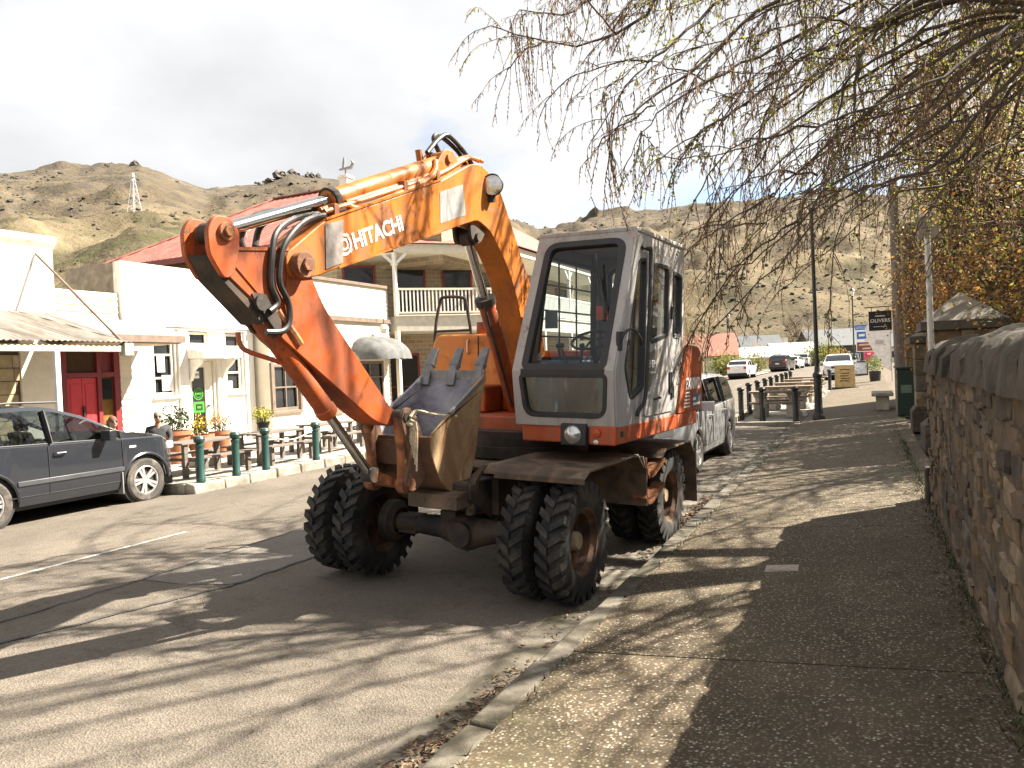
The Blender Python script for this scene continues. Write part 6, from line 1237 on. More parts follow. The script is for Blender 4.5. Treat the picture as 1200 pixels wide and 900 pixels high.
bb = boards(0.3, 4.75, 16.4, 22.28, [(16.4, 17.65, 0.92, 2.42), (18.26, 19.55, 0.76, 2.15), (20.25, 22.0, 0.2, 2.5)]); stuff(bb.build('weatherboards', M_CREAM, CB_, fix=False))
b = MB(); b.box(X-0.2, X+0.07, 16.36, 22.34, 4.862, 4.96); b.build('parapet_cap', M_BRNTRIM, CB_, 0.006); b = MB(); b.box(X+0.027, X+0.12, 16.4, 22.3, 3.66, 3.80); b.build('band', M_BRNTRIM, CB_, 0.006)
b = MB(); b.box(X-8, X-0.15, 16.38, 22.3, 0.15, 4.7); b.build('rear_block', M_CREAM, CB_)
for (a, c, z0, z1) in ((16.50, 17.55, 1.02, 2.34), (18.36, 19.45, 0.86, 2.05)):
    sash(CB_, X+0.06, a, c, z0, z1, M_BRNTRIM, 0.09, rows=(0.5,), cols=(0.5,)); b = MB(); b.box(X+0.03, X+0.07, a-0.1, c+0.1, z0-0.09, z0-0.002); b.box(X+0.03, X+0.06, a-0.1, a-0.002, z0, z1+0.08); b.box(X+0.03, X+0.06, c+0.002, c+0.1, z0, z1+0.08); b.build('window_surround', M_BRNTRIM, CB_, 0.005)
sash(CB_, X+0.06, 20.35, 21.9, 0.25, 2.4, M_BRNTRIM, 0.09, rows=(0.75,), cols=(0.5,), name='glazed_door')
b = MB(); b.lathe([(0, 0.16), (0.12, 0.12), (0.17, 0.0), (0.12, -0.12), (0, -0.16)], (X+0.35, 21.5, 3.45), (0,0,1), 14); lm = b.build('globe_lamp', M_LAMPG, CB_); b = MB(); b.tube([(X+0.02, 21.5, 3.85), (X+0.35, 21.5, 3.85), (X+0.35, 21.5, 3.58)], 0.015, 6); b.build('lamp_arm', M_BLKP, lm)
# grey barrel awning
M_AWN = mat('grey_vinyl_awning', (0.10, 0.10, 0.10), 0.8, var=0.3, scale=4, bmp=0.3, bscale=7)
b = MB(); vs = []; ny, nt_ = 14, 8
for j in range(nt_+1):
    t = PI/2*j/nt_
    for i in range(ny+1):
        u = -1+2*i/ny; sq = math.sqrt(max(0.0, 1-abs(u)**2.6)); vs.append((X+0.05+1.25*math.sin(t)*(0.25+0.75*sq)+0.012*math.sin(i*2.1), 21.2+1.15*u, 2.42+0.80*math.cos(t)*(0.35+0.65*sq)+0.01*math.sin(i*3+j)))
b.add(vs, [(j*(ny+1)+i, j*(ny+1)+i+1, (j+1)*(ny+1)+i+1, (j+1)*(ny+1)+i) for j in range(nt_) for i in range(ny)])
aw = b.build('awning', M_AWN, CB_, sharp=60, fix=False)
vs, fs = text_shape('Co', 0.42, 0.002, 0.004); b = MB(); b.add(vs, fs, 0, frame((X+1.18, 21.5, 2.60), (-0.1, 1, 0), (-0.35, 0, 1))); b.build('lettering', mat('pale_green_print', (0.30, 0.42, 0.33), 0.6), aw, sharp=0, fix=False)
# ---- corner hotel with two-storey verandah
HT = thing('corner_hotel', 'two storey brick hotel with red iron roof and white railed verandah', 'building')
A, B_, C_ = Vector((-14.75, 22.45, 0)), Vector((-11.75, 25.45, 0)), Vector((-11.75, 37.5, 0)); D_ = Vector((-15.6, 37.5, 0)); inn = Vector((-0.7071, 0.7071, 0))
Aw, Bw, Cw = A+inn*2.0+Vector((-1.2, -1.2, 0)), B_+Vector((-2.0, 0.83, 0)), C_+Vector((-2.0, 0, 0))
zf, zr, ze = 3.92, 4.86, 6.12
def slab(name, pts, z0, z1, m_, bev=0.0): b = MB(); b.prism([(p.x, p.y) for p in pts], 'z', z0, z1); return b.build(name, m_, HT, bev)
back = [Vector((-30, 37.5, 0)), Vector((-30, 24.4, 0))]
M_FASC = mat('grey_cream_fascia', (0.52, 0.48, 0.40), 0.8, var=0.1)
slab('brick_core', [Aw, Bw, Cw]+back, 0.1, 7.1, M_BRICK)
slab('verandah_deck', [A, B_, C_, Cw, Bw, Aw], 3.40, zf, M_FASC)
slab('deck_lip', [A+Vector((0.02, -0.05, 0)), B_+Vector((0.06, -0.03, 0)), C_+Vector((0.06, 0, 0)), C_+Vector((-0.1, 0, 0)), B_+Vector((-0.1, 0.04, 0)), A+Vector((-0.07, 0.07, 0))], zf+0.002, zf+0.05, M_CREAMT)
slab('verandah_ceiling', [A, B_, C_, Cw, Bw, Aw], ze-0.02, ze+0.02, M_CREAMT)
b = MB()
for p, q in ((A, B_), (B_, C_)): b.beam((p.x, p.y, ze+0.16), (q.x, q.y, ze+0.16), 0.12, 0.28)
b.build('eave_fascia', M_CREAMT, HT)
b = MB(); o_ = 0.22; An, Bn, Cn = A+Vector((0.16, -0.16, 0)), B_+Vector((o_, -0.1, 0)), C_+Vector((o_, 0, 0)); zi = 7.15
b.add([(An.x, An.y, ze+0.31), (Bn.x, Bn.y, ze+0.31), (Cn.x, Cn.y, ze+0.31), (Cw.x, Cw.y, zi), (Bw.x, Bw.y, zi), (Aw.x, Aw.y, zi)], [(0, 1, 4, 5), (1, 2, 3, 4)]); b.build('verandah_roof', M_REDROOF, HT, fix=False, sharp=0)
def along(p, q, step):
    n = max(1, round((q-p).length/step)); return [p+(q-p)*i/n for i in range(n+1)]
bal_me = None
for p, q in ((A, B_), (B_, C_)):
    d_ = (q-p).normalized()
    for zz, hh in ((zr, 0.07), (zf+0.12, 0.06)): b = MB(); b.beam((p.x, p.y, zz), (q.x, q.y, zz), 0.07, hh); b.build('rail', M_CREAMT, HT)
    for c in along(p+d_*0.1, q-d_*0.1, 0.135):
        if bal_me is None: b = MB(); b.box(-0.024, 0.024, -0.024, 0.024, zf+0.15, zr-0.035); bal_me = b.mesh('baluster', M_WHITEW, sharp=0)
        o = bpy.data.objects.new('baluster', bal_me); C.objects.link(o); o.parent = HT; o.location = (c.x, c.y, 0); o.rotation_euler = (0, 0, math.atan2(d_.y, d_.x))
for c in [A]+[B_]+along(B_, C_, 3.0)[1:]:
    b = MB(); b.box(c.x-0.06, c.x+0.06, c.y-0.06, c.y+0.06, zf, ze); b.box(c.x-0.09, c.x+0.09, c.y-0.09, c.y+0.09, ze-0.45, ze-0.40); b.build('verandah_post', M_WHITEW, HT, 0.006)
    for s in (-1, 1):
        d_ = (B_-A).normalized()*(1 if c is A else 0)+Vector((0, 1, 0))*(0 if c is A else 1); b = MB(); e = c+d_*0.42*s; b.beam((c.x, c.y, ze-0.42), (e.x, e.y, ze-0.03), 0.04, 0.10); b.build('post_bracket', M_WHITEW, HT)
    b = MB(); b.box(c.x-0.07, c.x+0.07, c.y-0.07, c.y+0.07, 0.15, 3.40); b.build('lower_post', M_CREAMT, HT, 0.006)
def hotel_open(p, q, f0, f1, z0, z1, m_, name, frame_m=M_REDDK):
    d_ = (q-p).normalized(); n_ = Vector((d_.y, -d_.x, 0)); a = p+(q-p)*f0; c = p+(q-p)*f1; F = frame((a.x+n_.x*0.01, a.y+n_.y*0.01, 0), d_, (0, 0, 1)); w = (c-a).length
    b = MB(); b.box(0, w, z0, z1, 0.0, 0.02, M=F); o = b.build(name, m_, HT); b = MB()
    for (u0, u1, v0, v1) in ((-0.08, 0, z0, z1+0.08), (w, w+0.08, z0, z1+0.08), (0, w, z1, z1+0.08), (0, w, (z0+z1)/2-0.02, (z0+z1)/2+0.02)): b.box(u0, u1, v0, v1, 0.001, 0.045, M=F)
    b.build('frame', frame_m, o)
for f in (0.05, 0.42, 0.78): hotel_open(Aw, Bw, f, f+0.20, zf+0.05, ze-0.25, M_DKWIN, 'window')
hotel_open(Aw, Bw, 0.20, 0.55, 0.3, 2.6, M_DARK, 'doorway_shade_sheet'); hotel_open(Aw, Bw, 0.66, 0.88, 1.0, 2.5, M_DKWIN, 'window')  # doorway is a flat dark sheet, the opening's shade as colour
for f in (0.06, 0.30, 0.54, 0.78): hotel_open(Bw, Cw, f, f+0.11, zf+0.05, ze-0.25, M_DKWIN, 'window'); hotel_open(Bw, Cw, f, f+0.12, 0.8, 2.7, M_DKWIN, 'window')
b = MB(); F = frame((A.x+0.9, A.y+0.9+1.3, 0), (0.7071, 0.7071, 0), (0, 0, 1)); b.box(-1.0, 1.2, 0.4, 1.3, 0, 0.06, M=F); b.build('red_dado', M_REDD, HT)
# main hipped roof of corrugated iron, a run of sheets on every slope
ex0, ex1, ey0, ey1, zev, zrg = -31.0, -13.3, 23.1, 39.0, 7.15, 11.2
r0_, r1_ = Vector((-27.5, 31.0, zrg)), Vector((-19.0, 31.0, zrg))
def roof_face(pts, run):
    """one roof plane with standing ribs"""
    b = MB(); b.add([tuple(p) for p in pts], [tuple(range(len(pts)))]); return b.build('roof', M_REDROOF, HT, fix=False, sharp=0)
e = [Vector((ex0, ey0, zev)), Vector((ex1-2.2, ey0, zev)), Vector((ex1, ey0+2.2, zev)), Vector((ex1, ey1, zev)), Vector((ex0, ey1, zev))]
roof_face([e[0], e[1], r1_, r0_], 0); roof_face([e[1], e[2], r1_], 0); roof_face([e[2], e[3], r1_], 0); roof_face([e[3], e[4], r0_, r1_], 0); roof_face([e[4], e[0], r0_], 0)
b = MB()
for k in range(46):
    f = k/45; p = e[0].lerp(e[1], f); t_ = 1.0; x = p.x
    top = 1.0 if r0_.x <= x <= r1_.x else ((x-ex0)/(r0_.x-ex0) if x < r0_.x else max(0, (e[1].x-x)/(e[1].x-r1_.x)))
    q = Vector((x, ey0+(31.0-ey0)*top, zev+(zrg-zev)*top)); b.beam(p+Vector((0, 0, 0.012)), q+Vector((0, 0, 0.012)), 0.05, 0.03)
stuff(b.build('roof_ribs', M_REDROOF, HT, sharp=0))
b = MB()
for p, q in ((e[0], r0_), (e[1], r1_), (e[2], r1_), (r0_, r1_)): b.beam(p+Vector((0, 0, 0.05)), q+Vector((0, 0, 0.05)), 0.28, 0.07)
b.build('ridge_cap', M_REDROOF, HT, 0.01)
b = MB()
for p, q in ((e[0], e[1]), (e[1], e[2]), (e[2], e[3])): b.beam(p+Vector((0, 0, -0.14)), q+Vector((0, 0, -0.14)), 0.14, 0.24)
b.build('roof_gutter', mat('dark_red_gutter', (0.19, 0.05, 0.045), 0.5), HT)
b = MB(); b.box(ex0+0.6, ex1-0.3, ey0+0.7, 37, 5.8, zev-0.03); b.build('upper_wall', M_BRICK, HT)
b = MB(); b.add([(-31, 21.4, 6.0), (-22.5, 21.4, 6.0), (-22.5, 24.0, 6.75), (-31, 24.0, 6.75)], [(0, 1, 2, 3)]); b.build('lean_to_roof', M_REDROOF, HT, fix=False)
b = MB(); b.box(-30.8, -22.6, 21.6, 24.2, 0.1, 5.98); b.build('lean_to', mat('grey_render', (0.36, 0.34, 0.30), 0.9), HT)
b = MB(); b.box(-19.85, -19.45, 26.35, 26.75, 7.5, 10.35); b.box(-19.9, -19.4, 26.3, 26.8, 10.22, 10.30); ch = b.build('chimney', M_WHITEW, HT)
b = MB(); b.tube([(-19.65, 26.55, 10.35), (-19.65, 26.55, 10.62)], 0.03, 6); b.tube([(-19.92, 26.5, 10.63), (-19.4, 26.6, 10.66), (-19.30, 26.62, 10.84), (-19.38, 26.6, 10.98)], [0.04, 0.09, 0.07, 0.03], 8); b.tube([(-19.75, 26.53, 10.66), (-19.70, 26.54, 10.92), (-19.68, 26.55, 11.12)], [0.05, 0.07, 0.04], 8); b.build('weathervane', mat('vane_grey', (0.25, 0.26, 0.28), 0.5), ch)
b = MB(); b.lathe([(0.0, 0.10), (0.16, 0.07), (0.27, 0.0)], (-23.2, 24.35, 8.3), (0.5, -0.8, 0.35), 16); b.build('satellite_dish', mat('dish_grey', (0.62, 0.62, 0.62), 0.4), HT); b = MB(); b.tube([(-23.2, 24.4, 7.6), (-23.2, 24.38, 8.3)], 0.025, 6); b.tube([(-23.2, 24.35, 8.15), (-23.35, 23.95, 8.25)], 0.015, 5); b.build('dish_bracket', M_GALV, HT)
# ================================================================ left footpath furniture
M_GRB = mat('green_bollard_paint', (0.018, 0.060, 0.052), 0.4, var=0.15)
GL = 'green bollards along the left kerb'
gb = bollard_proto('green bollard nearest the charcoal car on the left kerb', -10.50, 9.68, 0.178, M_GRB, 0.80, 0.068, GL)
gb2 = dup(gb, (-10.50, 10.50, 0.178), 0, 'second green bollard from the charcoal car, below the plant on the table'); dup(gb, (-10.52, 11.28, 0.178), 0, 'third green bollard from the charcoal car, where the slack rope starts'); dup(gb, (-10.52, 12.75, 0.178), 0, 'fourth green bollard from the charcoal car, close to the bucket cylinder rod')
b = MB(); b.tube([(-10.52, 11.28+1.47*i/12, 0.84-0.16*math.sin(PI*i/12)) for i in range(13)], 0.014, 6); tag(b.build('rope', mat('bollard_rope', (0.45, 0.42, 0.38), 0.9)), 'slack pale rope strung between two green bollards', 'rope')
M_GWOOD = mat('grey_picnic_timber', (0.135, 0.112, 0.095), 0.85, var=0.25, scale=3, stretch=(6, 1, 6), bmp=0.2, bscale=25)
def wood_table(label, x, y, z):
    t = thing('picnic_table', label, 'picnic table', (x, y, z), 0, 'timber picnic tables in front of the white shop')
    for k in range(4): b = MB(); b.box(-0.36+0.185*k, -0.19+0.185*k, -0.72, 0.72, 0.735, 0.78); b.build('top_plank', M_GWOOD, t, 0.005)
    for sx in (-0.66, 0.66):
        for k in range(2): b = MB(); b.box(sx-0.15+0.155*k, sx-0.005+0.155*k, -0.72, 0.72, 0.43, 0.475); b.build('seat_plank', M_GWOOD, t, 0.005)
    for sy in (-0.60, 0.60):
        for sx in (-0.28, 0.28): b = MB(); b.box(sx-0.045, sx+0.045, sy-0.045, sy+0.045, 0, 0.733); b.build('leg', M_GWOOD, t, 0.005)
        for sx in (-0.66, 0.66): b = MB(); b.box(sx-0.045, sx+0.045, sy-0.045, sy+0.045, 0, 0.428); b.build('leg', M_GWOOD, t, 0.005)
        b = MB(); b.box(-0.62, 0.62, sy+0.047, sy+0.08, 0.36, 0.425); b.build('crosspiece', M_GWOOD, t)
    return t
wt_ = wood_table('timber picnic table nearest the charcoal car', -11.45, 10.6, 0.18); wt_.scale = (0.85, 1.0, 0.82); dup(wt_, (-11.45, 12.45, 0.18), 0, 'second timber picnic table from the charcoal car'); dup(wt_, (-11.7, 14.6, 0.19), 0, 'third timber picnic table, behind the bucket cylinder'); dup(wt_, (-11.8, 16.9, 0.20), 0, 'timber picnic table farthest from the charcoal car, behind the front wheels')
# plants in pots
M_TERR = mat('terracotta', (0.33, 0.13, 0.06), 0.8, var=0.15, scale=5); M_LEAFD = mat('pot_foliage', (0.065, 0.085, 0.035), 0.8, var=0.4, scale=12); M_YEL = mat('yellow_flowers', (0.75, 0.50, 0.02), 0.8, var=0.2, scale=20); M_ORF = mat('orange_flowers', (0.70, 0.20, 0.02), 0.8, var=0.2, scale=20); M_LIME = mat('lime_foliage', (0.33, 0.32, 0.03), 0.8, var=0.3, scale=12)
def leaf_ball(n, c, r, s, mi=0, b=None, sc=(1, 1, 0.8)):
    b = b or MB()
    for _ in range(n):
        d_ = Vector((rnd.gauss(0, 1), rnd.gauss(0, 1), rnd.gauss(0, 1))).normalized()*(rnd.random()**0.45)*r; p = Vector(c)+Vector((d_.x*sc[0], d_.y*sc[1], d_.z*sc[2]))
        a = Vector((rnd.gauss(0, 1), rnd.gauss(0, 1), rnd.gauss(0, 1))).normalized()*s; e_ = a.cross(Vector((rnd.gauss(0, 1), rnd.gauss(0, 1), rnd.gauss(0, 1)))).normalized()*s*0.45
        b.add([p-a, p+e_, p+a, p-e_], [(0, 1, 2, 3)], mi)
    return b
def pot_plant(label, x, y, z, R, H, leaves, group=None, pm=M_TERR):
    t = thing('pot_plant', label, 'pot plant', (x, y, z), 0, group); b = MB(); b.lathe([(R*0.62, 0), (R*0.98, H*0.88), (R*1.08, H*0.88), (R*1.08, H), (R*0.92, H), (R*0.88, H*0.9), (0, H*0.9)], (0,0,0), (0,0,1), 20); b.build('pot', pm, t)
    for nm, m_, n, c, r, s in leaves: stuff(leaf_ball(n, c, r, s).build(nm, m_, t, sharp=0, fix=False))
    b = MB()
    for k in range(7): a = k*0.9; b.tube([(0.03*math.cos(a), 0.03*math.sin(a), H*0.9), (R*0.6*math.cos(a), R*0.6*math.sin(a), H+R*0.8)], 0.008, 5)
    b.build('stems', M_LEAFD, t); return t
pot_plant('tall terracotta pot of bushy grey green plant beside the seated person', -13.35, 11.65, 0.22, 0.34, 0.68, [('foliage', M_LEAFD, 420, (0, 0, 0.92), 0.40, 0.045)])
pot_plant('terracotta pot overflowing with yellow flowers next to the bushy pot', -13.2, 12.2, 0.22, 0.28, 0.55, [('foliage', M_LEAFD, 120, (0, 0, 0.68), 0.28, 0.04), ('flowers', M_YEL, 220, (0, 0, 0.78), 0.28, 0.03)])
pot_plant('terracotta pot of orange flowers in front of the glazed shop door', -13.2, 12.78, 0.22, 0.24, 0.58, [('foliage', M_LEAFD, 120, (0, 0, 0.74), 0.25, 0.04), ('flowers', M_ORF, 200, (0, 0, 0.86), 0.25, 0.028)])
pot_plant('lime green plant in a small dark pot on the second picnic table', -11.45, 12.25, 0.823, 0.13, 0.20, [('foliage', M_LIME, 320, (0, 0, 0.34), 0.22, 0.03), ('flowers', M_YEL, 60, (0, 0, 0.40), 0.2, 0.02)], pm=M_BLKP)
# two seated people
M_SKIN = mat('skin', (0.33, 0.185, 0.13), 0.6, var=0.06); M_JACK = mat('charcoal_jacket', (0.035, 0.037, 0.042), 0.85, var=0.2); M_TROU = mat('dark_trousers', (0.045, 0.045, 0.055), 0.9, var=0.2); M_HAIRG = mat('pale_hair', (0.20, 0.165, 0.125), 0.8); M_HAIRB = mat('brown_hair', (0.11, 0.05, 0.03), 0.8); M_SHOE = mat('shoe', (0.03, 0.03, 0.035), 0.6)
def skin(name, V_, E_, R_, m_, par, sub=1):
    me = bpy.data.meshes.new(name); me.from_pydata(V_, E_, []); me.materials.append(m_); o = bpy.data.objects.new(name, me); C.objects.link(o); o.parent = par
    sk_ = o.modifiers.new('skin', 'SKIN'); sk_.use_smooth_shade = True
    if not me.skin_vertices: me.skin_vertices.new()
    for i, d_ in enumerate(me.skin_vertices[0].data): r = R_[i]; d_.radius = r if isinstance(r, tuple) else (r, r); d_.use_root = (i == 0)
    ss = o.modifiers.new('sub', 'SUBSURF'); ss.levels = sub; ss.render_levels = sub; return o
def person(label, loc, rz, hair, longhair):
    t = thing('person', label, 'person', loc, rz, None)     # seat height 0.45; faces +x in its own frame
    V_ = [(0, 0, 0.52), (-0.03, 0, 0.72), (-0.04, 0, 0.95), (0.0, 0, 1.07), (0.03, 0, 1.20)]; E_ = [(0, 1), (1, 2), (2, 3), (3, 4)]; R_ = [(0.12, 0.16), (0.11, 0.15), (0.11, 0.18), (0.055, 0.055), (0.05, 0.05)]
    hands = []
    for s in (-1, 1):
        i = len(V_); V_ += [(-0.02, s*0.20, 0.98), (0.05, s*0.26, 0.74), (0.26, s*0.16, 0.64)]; E_ += [(2, i), (i, i+1), (i+1, i+2)]; R_ += [0.06, 0.05, 0.036]
        j = len(V_); V_ += [(0.33, s*0.14, 0.63), (0.37, s*0.135, 0.615)]; E_ += [(i+2, j), (j, j+1)]; R_ += [(0.024, 0.038), (0.018, 0.036)]
        for f in range(4): k = len(V_); o_ = -0.028+0.018*f; V_ += [(0.41, s*(0.135+o_), 0.60), (0.435+0.006*(f % 2), s*(0.135+o_), 0.575)]; E_ += [(j+1, k), (k, k+1)]; R_ += [0.009, 0.008]
        k = len(V_); V_ += [(0.345, s*0.10, 0.635), (0.375, s*0.085, 0.62)]; E_ += [(j, k), (k, k+1)]; R_ += [0.011, 0.009]
        i = len(V_); V_ += [(0.02, s*0.10, 0.50), (0.42, s*0.13, 0.50), (0.44, s*0.13, 0.10), (0.47, s*0.13, 0.05), (0.58, s*0.14, 0.04)]; E_ += [(0, i), (i, i+1), (i+1, i+2), (i+2, i+3), (i+3, i+4)]; R_ += [0.085, 0.062, 0.042, 0.04, 0.032]
    skin('body', V_, E_, R_, M_SKIN, t)
    V2 = [(0, 0, 0.54), (-0.03, 0, 0.74), (-0.04, 0, 0.96), (-0.01, 0, 1.06)]; E2 = [(0, 1), (1, 2), (2, 3)]; R2 = [(0.14, 0.18), (0.13, 0.17), (0.13, 0.20), (0.075, 0.08)]
    for s in (-1, 1): i = len(V2); V2 += [(-0.02, s*0.21, 0.985), (0.05, s*0.265, 0.74), (0.24, s*0.17, 0.645)]; E2 += [(2, i), (i, i+1), (i+1, i+2)]; R2 += [0.075, 0.062, 0.048]
    skin('jacket', V2, E2, R2, M_JACK, t)
    V3 = [(0, 0, 0.51)]; E3 = []; R3 = [(0.14, 0.18)]
    for s in (-1, 1): i = len(V3); V3 += [(0.04, s*0.10, 0.505), (0.42, s*0.13, 0.50), (0.44, s*0.13, 0.14)]; E3 += [(0, i), (i, i+1), (i+1, i+2)]; R3 += [0.098, 0.075, 0.058]
    skin('trousers', V3, E3, R3, M_TROU, t)
    for s in (-1, 1): b = MB(); b.tube([(0.41, s*0.13, 0.045), (0.50, s*0.135, 0.05), (0.62, s*0.14, 0.035)], [0.05, 0.052, 0.03], 8); b.build('shoe', M_SHOE, t)
    b = MB(); b.tube([(0.0, 0, 1.05), (0.02, 0, 1.13), (0.035, 0, 1.24)], [0.085, 0.058, 0.055], 10); b.ball((0.05, 0, 1.28), 0.105, 16, sc=(0.98, 0.76, 1.18)); b.tube([(0.145, 0, 1.31), (0.178, 0, 1.275), (0.15, 0, 1.265)], [0.012, 0.018, 0.012], 6); b.tube([(0.135, -0.025, 1.235), (0.142, 0, 1.233), (0.135, 0.025, 1.235)], 0.007, 5)
    for s in (-1, 1): b.ball((0.04, s*0.082, 1.30), 0.026, 8, sc=(0.7, 0.4, 1.2))
    b.build('head', M_SKIN, t)
    b = MB(); b.ball((0.03, 0, 1.335), 0.112, 16, sc=(0.98, 0.82, 0.98))
    if longhair: b.tube([(-0.03, 0, 1.33), (-0.08, 0, 1.2), (-0.09, 0, 1.08)], [0.10, 0.10, 0.06], 10)
    b.build('hair', hair, t)
    b = MB()
    for s in (-1, 1): b.lathe([(0, 0.008), (0.028, 0.004), (0.03, 0)], (0.137, s*0.037, 1.315), (1, s*0.35, 0), 12)
    b.tube([(0.12, -0.085, 1.32), (0.148, 0, 1.322), (0.12, 0.085, 1.32)], 0.006, 5); b.build('sunglasses', M_BLKP, t); t.scale = (0.85, 0.85, 0.85)
    for q in t.children:
        if q.name.split('.')[0] in ('head', 'hair', 'sunglasses'): q.location.z = -0.055
    return t
def bench_simple(label, x, y, z):
    t = thing('bench', label, 'bench', (x, y, z)); b = MB(); b.box(-0.2, 0.2, -0.75, 0.75, 0.29, 0.335); b.build('seat', M_GWOOD, t, 0.006)
    for sy in (-0.48, 0.48): b = MB(); b.box(-0.17, 0.17, sy-0.04, sy+0.04, 0, 0.289); b.build('leg', M_GWOOD, t)
bench_simple('low bench under the seated people in front of the white shop', -12.80, 10.3, 0.19)
person('person in dark jacket and sunglasses seated in front of the white shop', (-12.75, 10.75, 0.19), -0.6, M_HAIRG, False)
person('person with brown hair seated behind the bonnet of the charcoal car', (-12.75, 9.75, 0.17), -0.3, M_HAIRB, True)
b = MB(); b.box(-0.25, 0.25, -0.3, 0.3, 0, 0.16); blk = b.build('stone_block', M_TSTONE, bevel=0.02); blk.location = (-12.55, 11.6, 0.185); tag(blk, 'pale stone block lying on the pavement by the flower pots', 'stone block')
# ================================================================ trees and shrubs
M_BARK = mat('dark_bark', (0.060, 0.043, 0.030), 0.9, var=0.35, scale=8, bmp=0.5, bscale=30)
M_TWIG = mat('brown_twig', (0.095, 0.056, 0.036), 0.85, var=0.3, scale=6)
M_CATK = mat('tan_catkin', (0.25, 0.155, 0.090), 0.8, var=0.35, scale=5)
M_NEWL = mat('new_leaf', (0.28, 0.29, 0.045), 0.7, var=0.35, scale=4)
def leafy(m_, tr=0.35):
    t = m_.node_tree; b = t.nodes['Principled BSDF']; o = t.nodes['Material Output']; tl = N(t, 'ShaderNodeBsdfTranslucent'); ms = N(t, 'ShaderNodeMixShader'); ms.inputs[0].default_value = tr
    src = b.inputs['Base Color'].links[0].from_socket; L(t, src, tl.inputs[0]); L(t, b.outputs[0], ms.inputs[1]); L(t, tl.outputs[0], ms.inputs[2]); L(t, ms.outputs[0], o.inputs[0]); return m_
for q in (M_CATK, M_NEWL): leafy(q, 0.5)
TR = thing('weeping_tree', 'large weeping tree hung with tan catkins leaning over the wall and road', 'tree', (0, 0, 0))
trunk_top = Vector((4.1, 9.7, 4.2)); H1, H2, H3 = Vector((2.5, 9.3, 5.6)), Vector((2.3, 10.8, 6.4)), Vector((2.1, 8.6, 4.7))
b = MB(); b.tube(spline([(4.7, 10.0, 0.15), (4.6, 9.95, 1.2), (4.45, 9.8, 2.8), trunk_top, (4.0, 9.8, 5.8), (3.8, 10.0, 7.6), (3.7, 10.1, 9.2)], 4), [0.42-0.32*i/24 for i in range(25)], 14); b.build('trunk', M_BARK, TR, sharp=60)
for h, r in ((H1, 0.12), (H2, 0.11), (H3, 0.10)):
    mid = (trunk_top+h)/2+Vector((0.2, 0, 0.25)); b = MB(); b.tube(spline([trunk_top+Vector((0.1, 0, 0)), mid, h], 5), [0.20-(0.20-r)*i/10 for i in range(11)], 10); b.build('limb', M_BARK, TR, sharp=60)
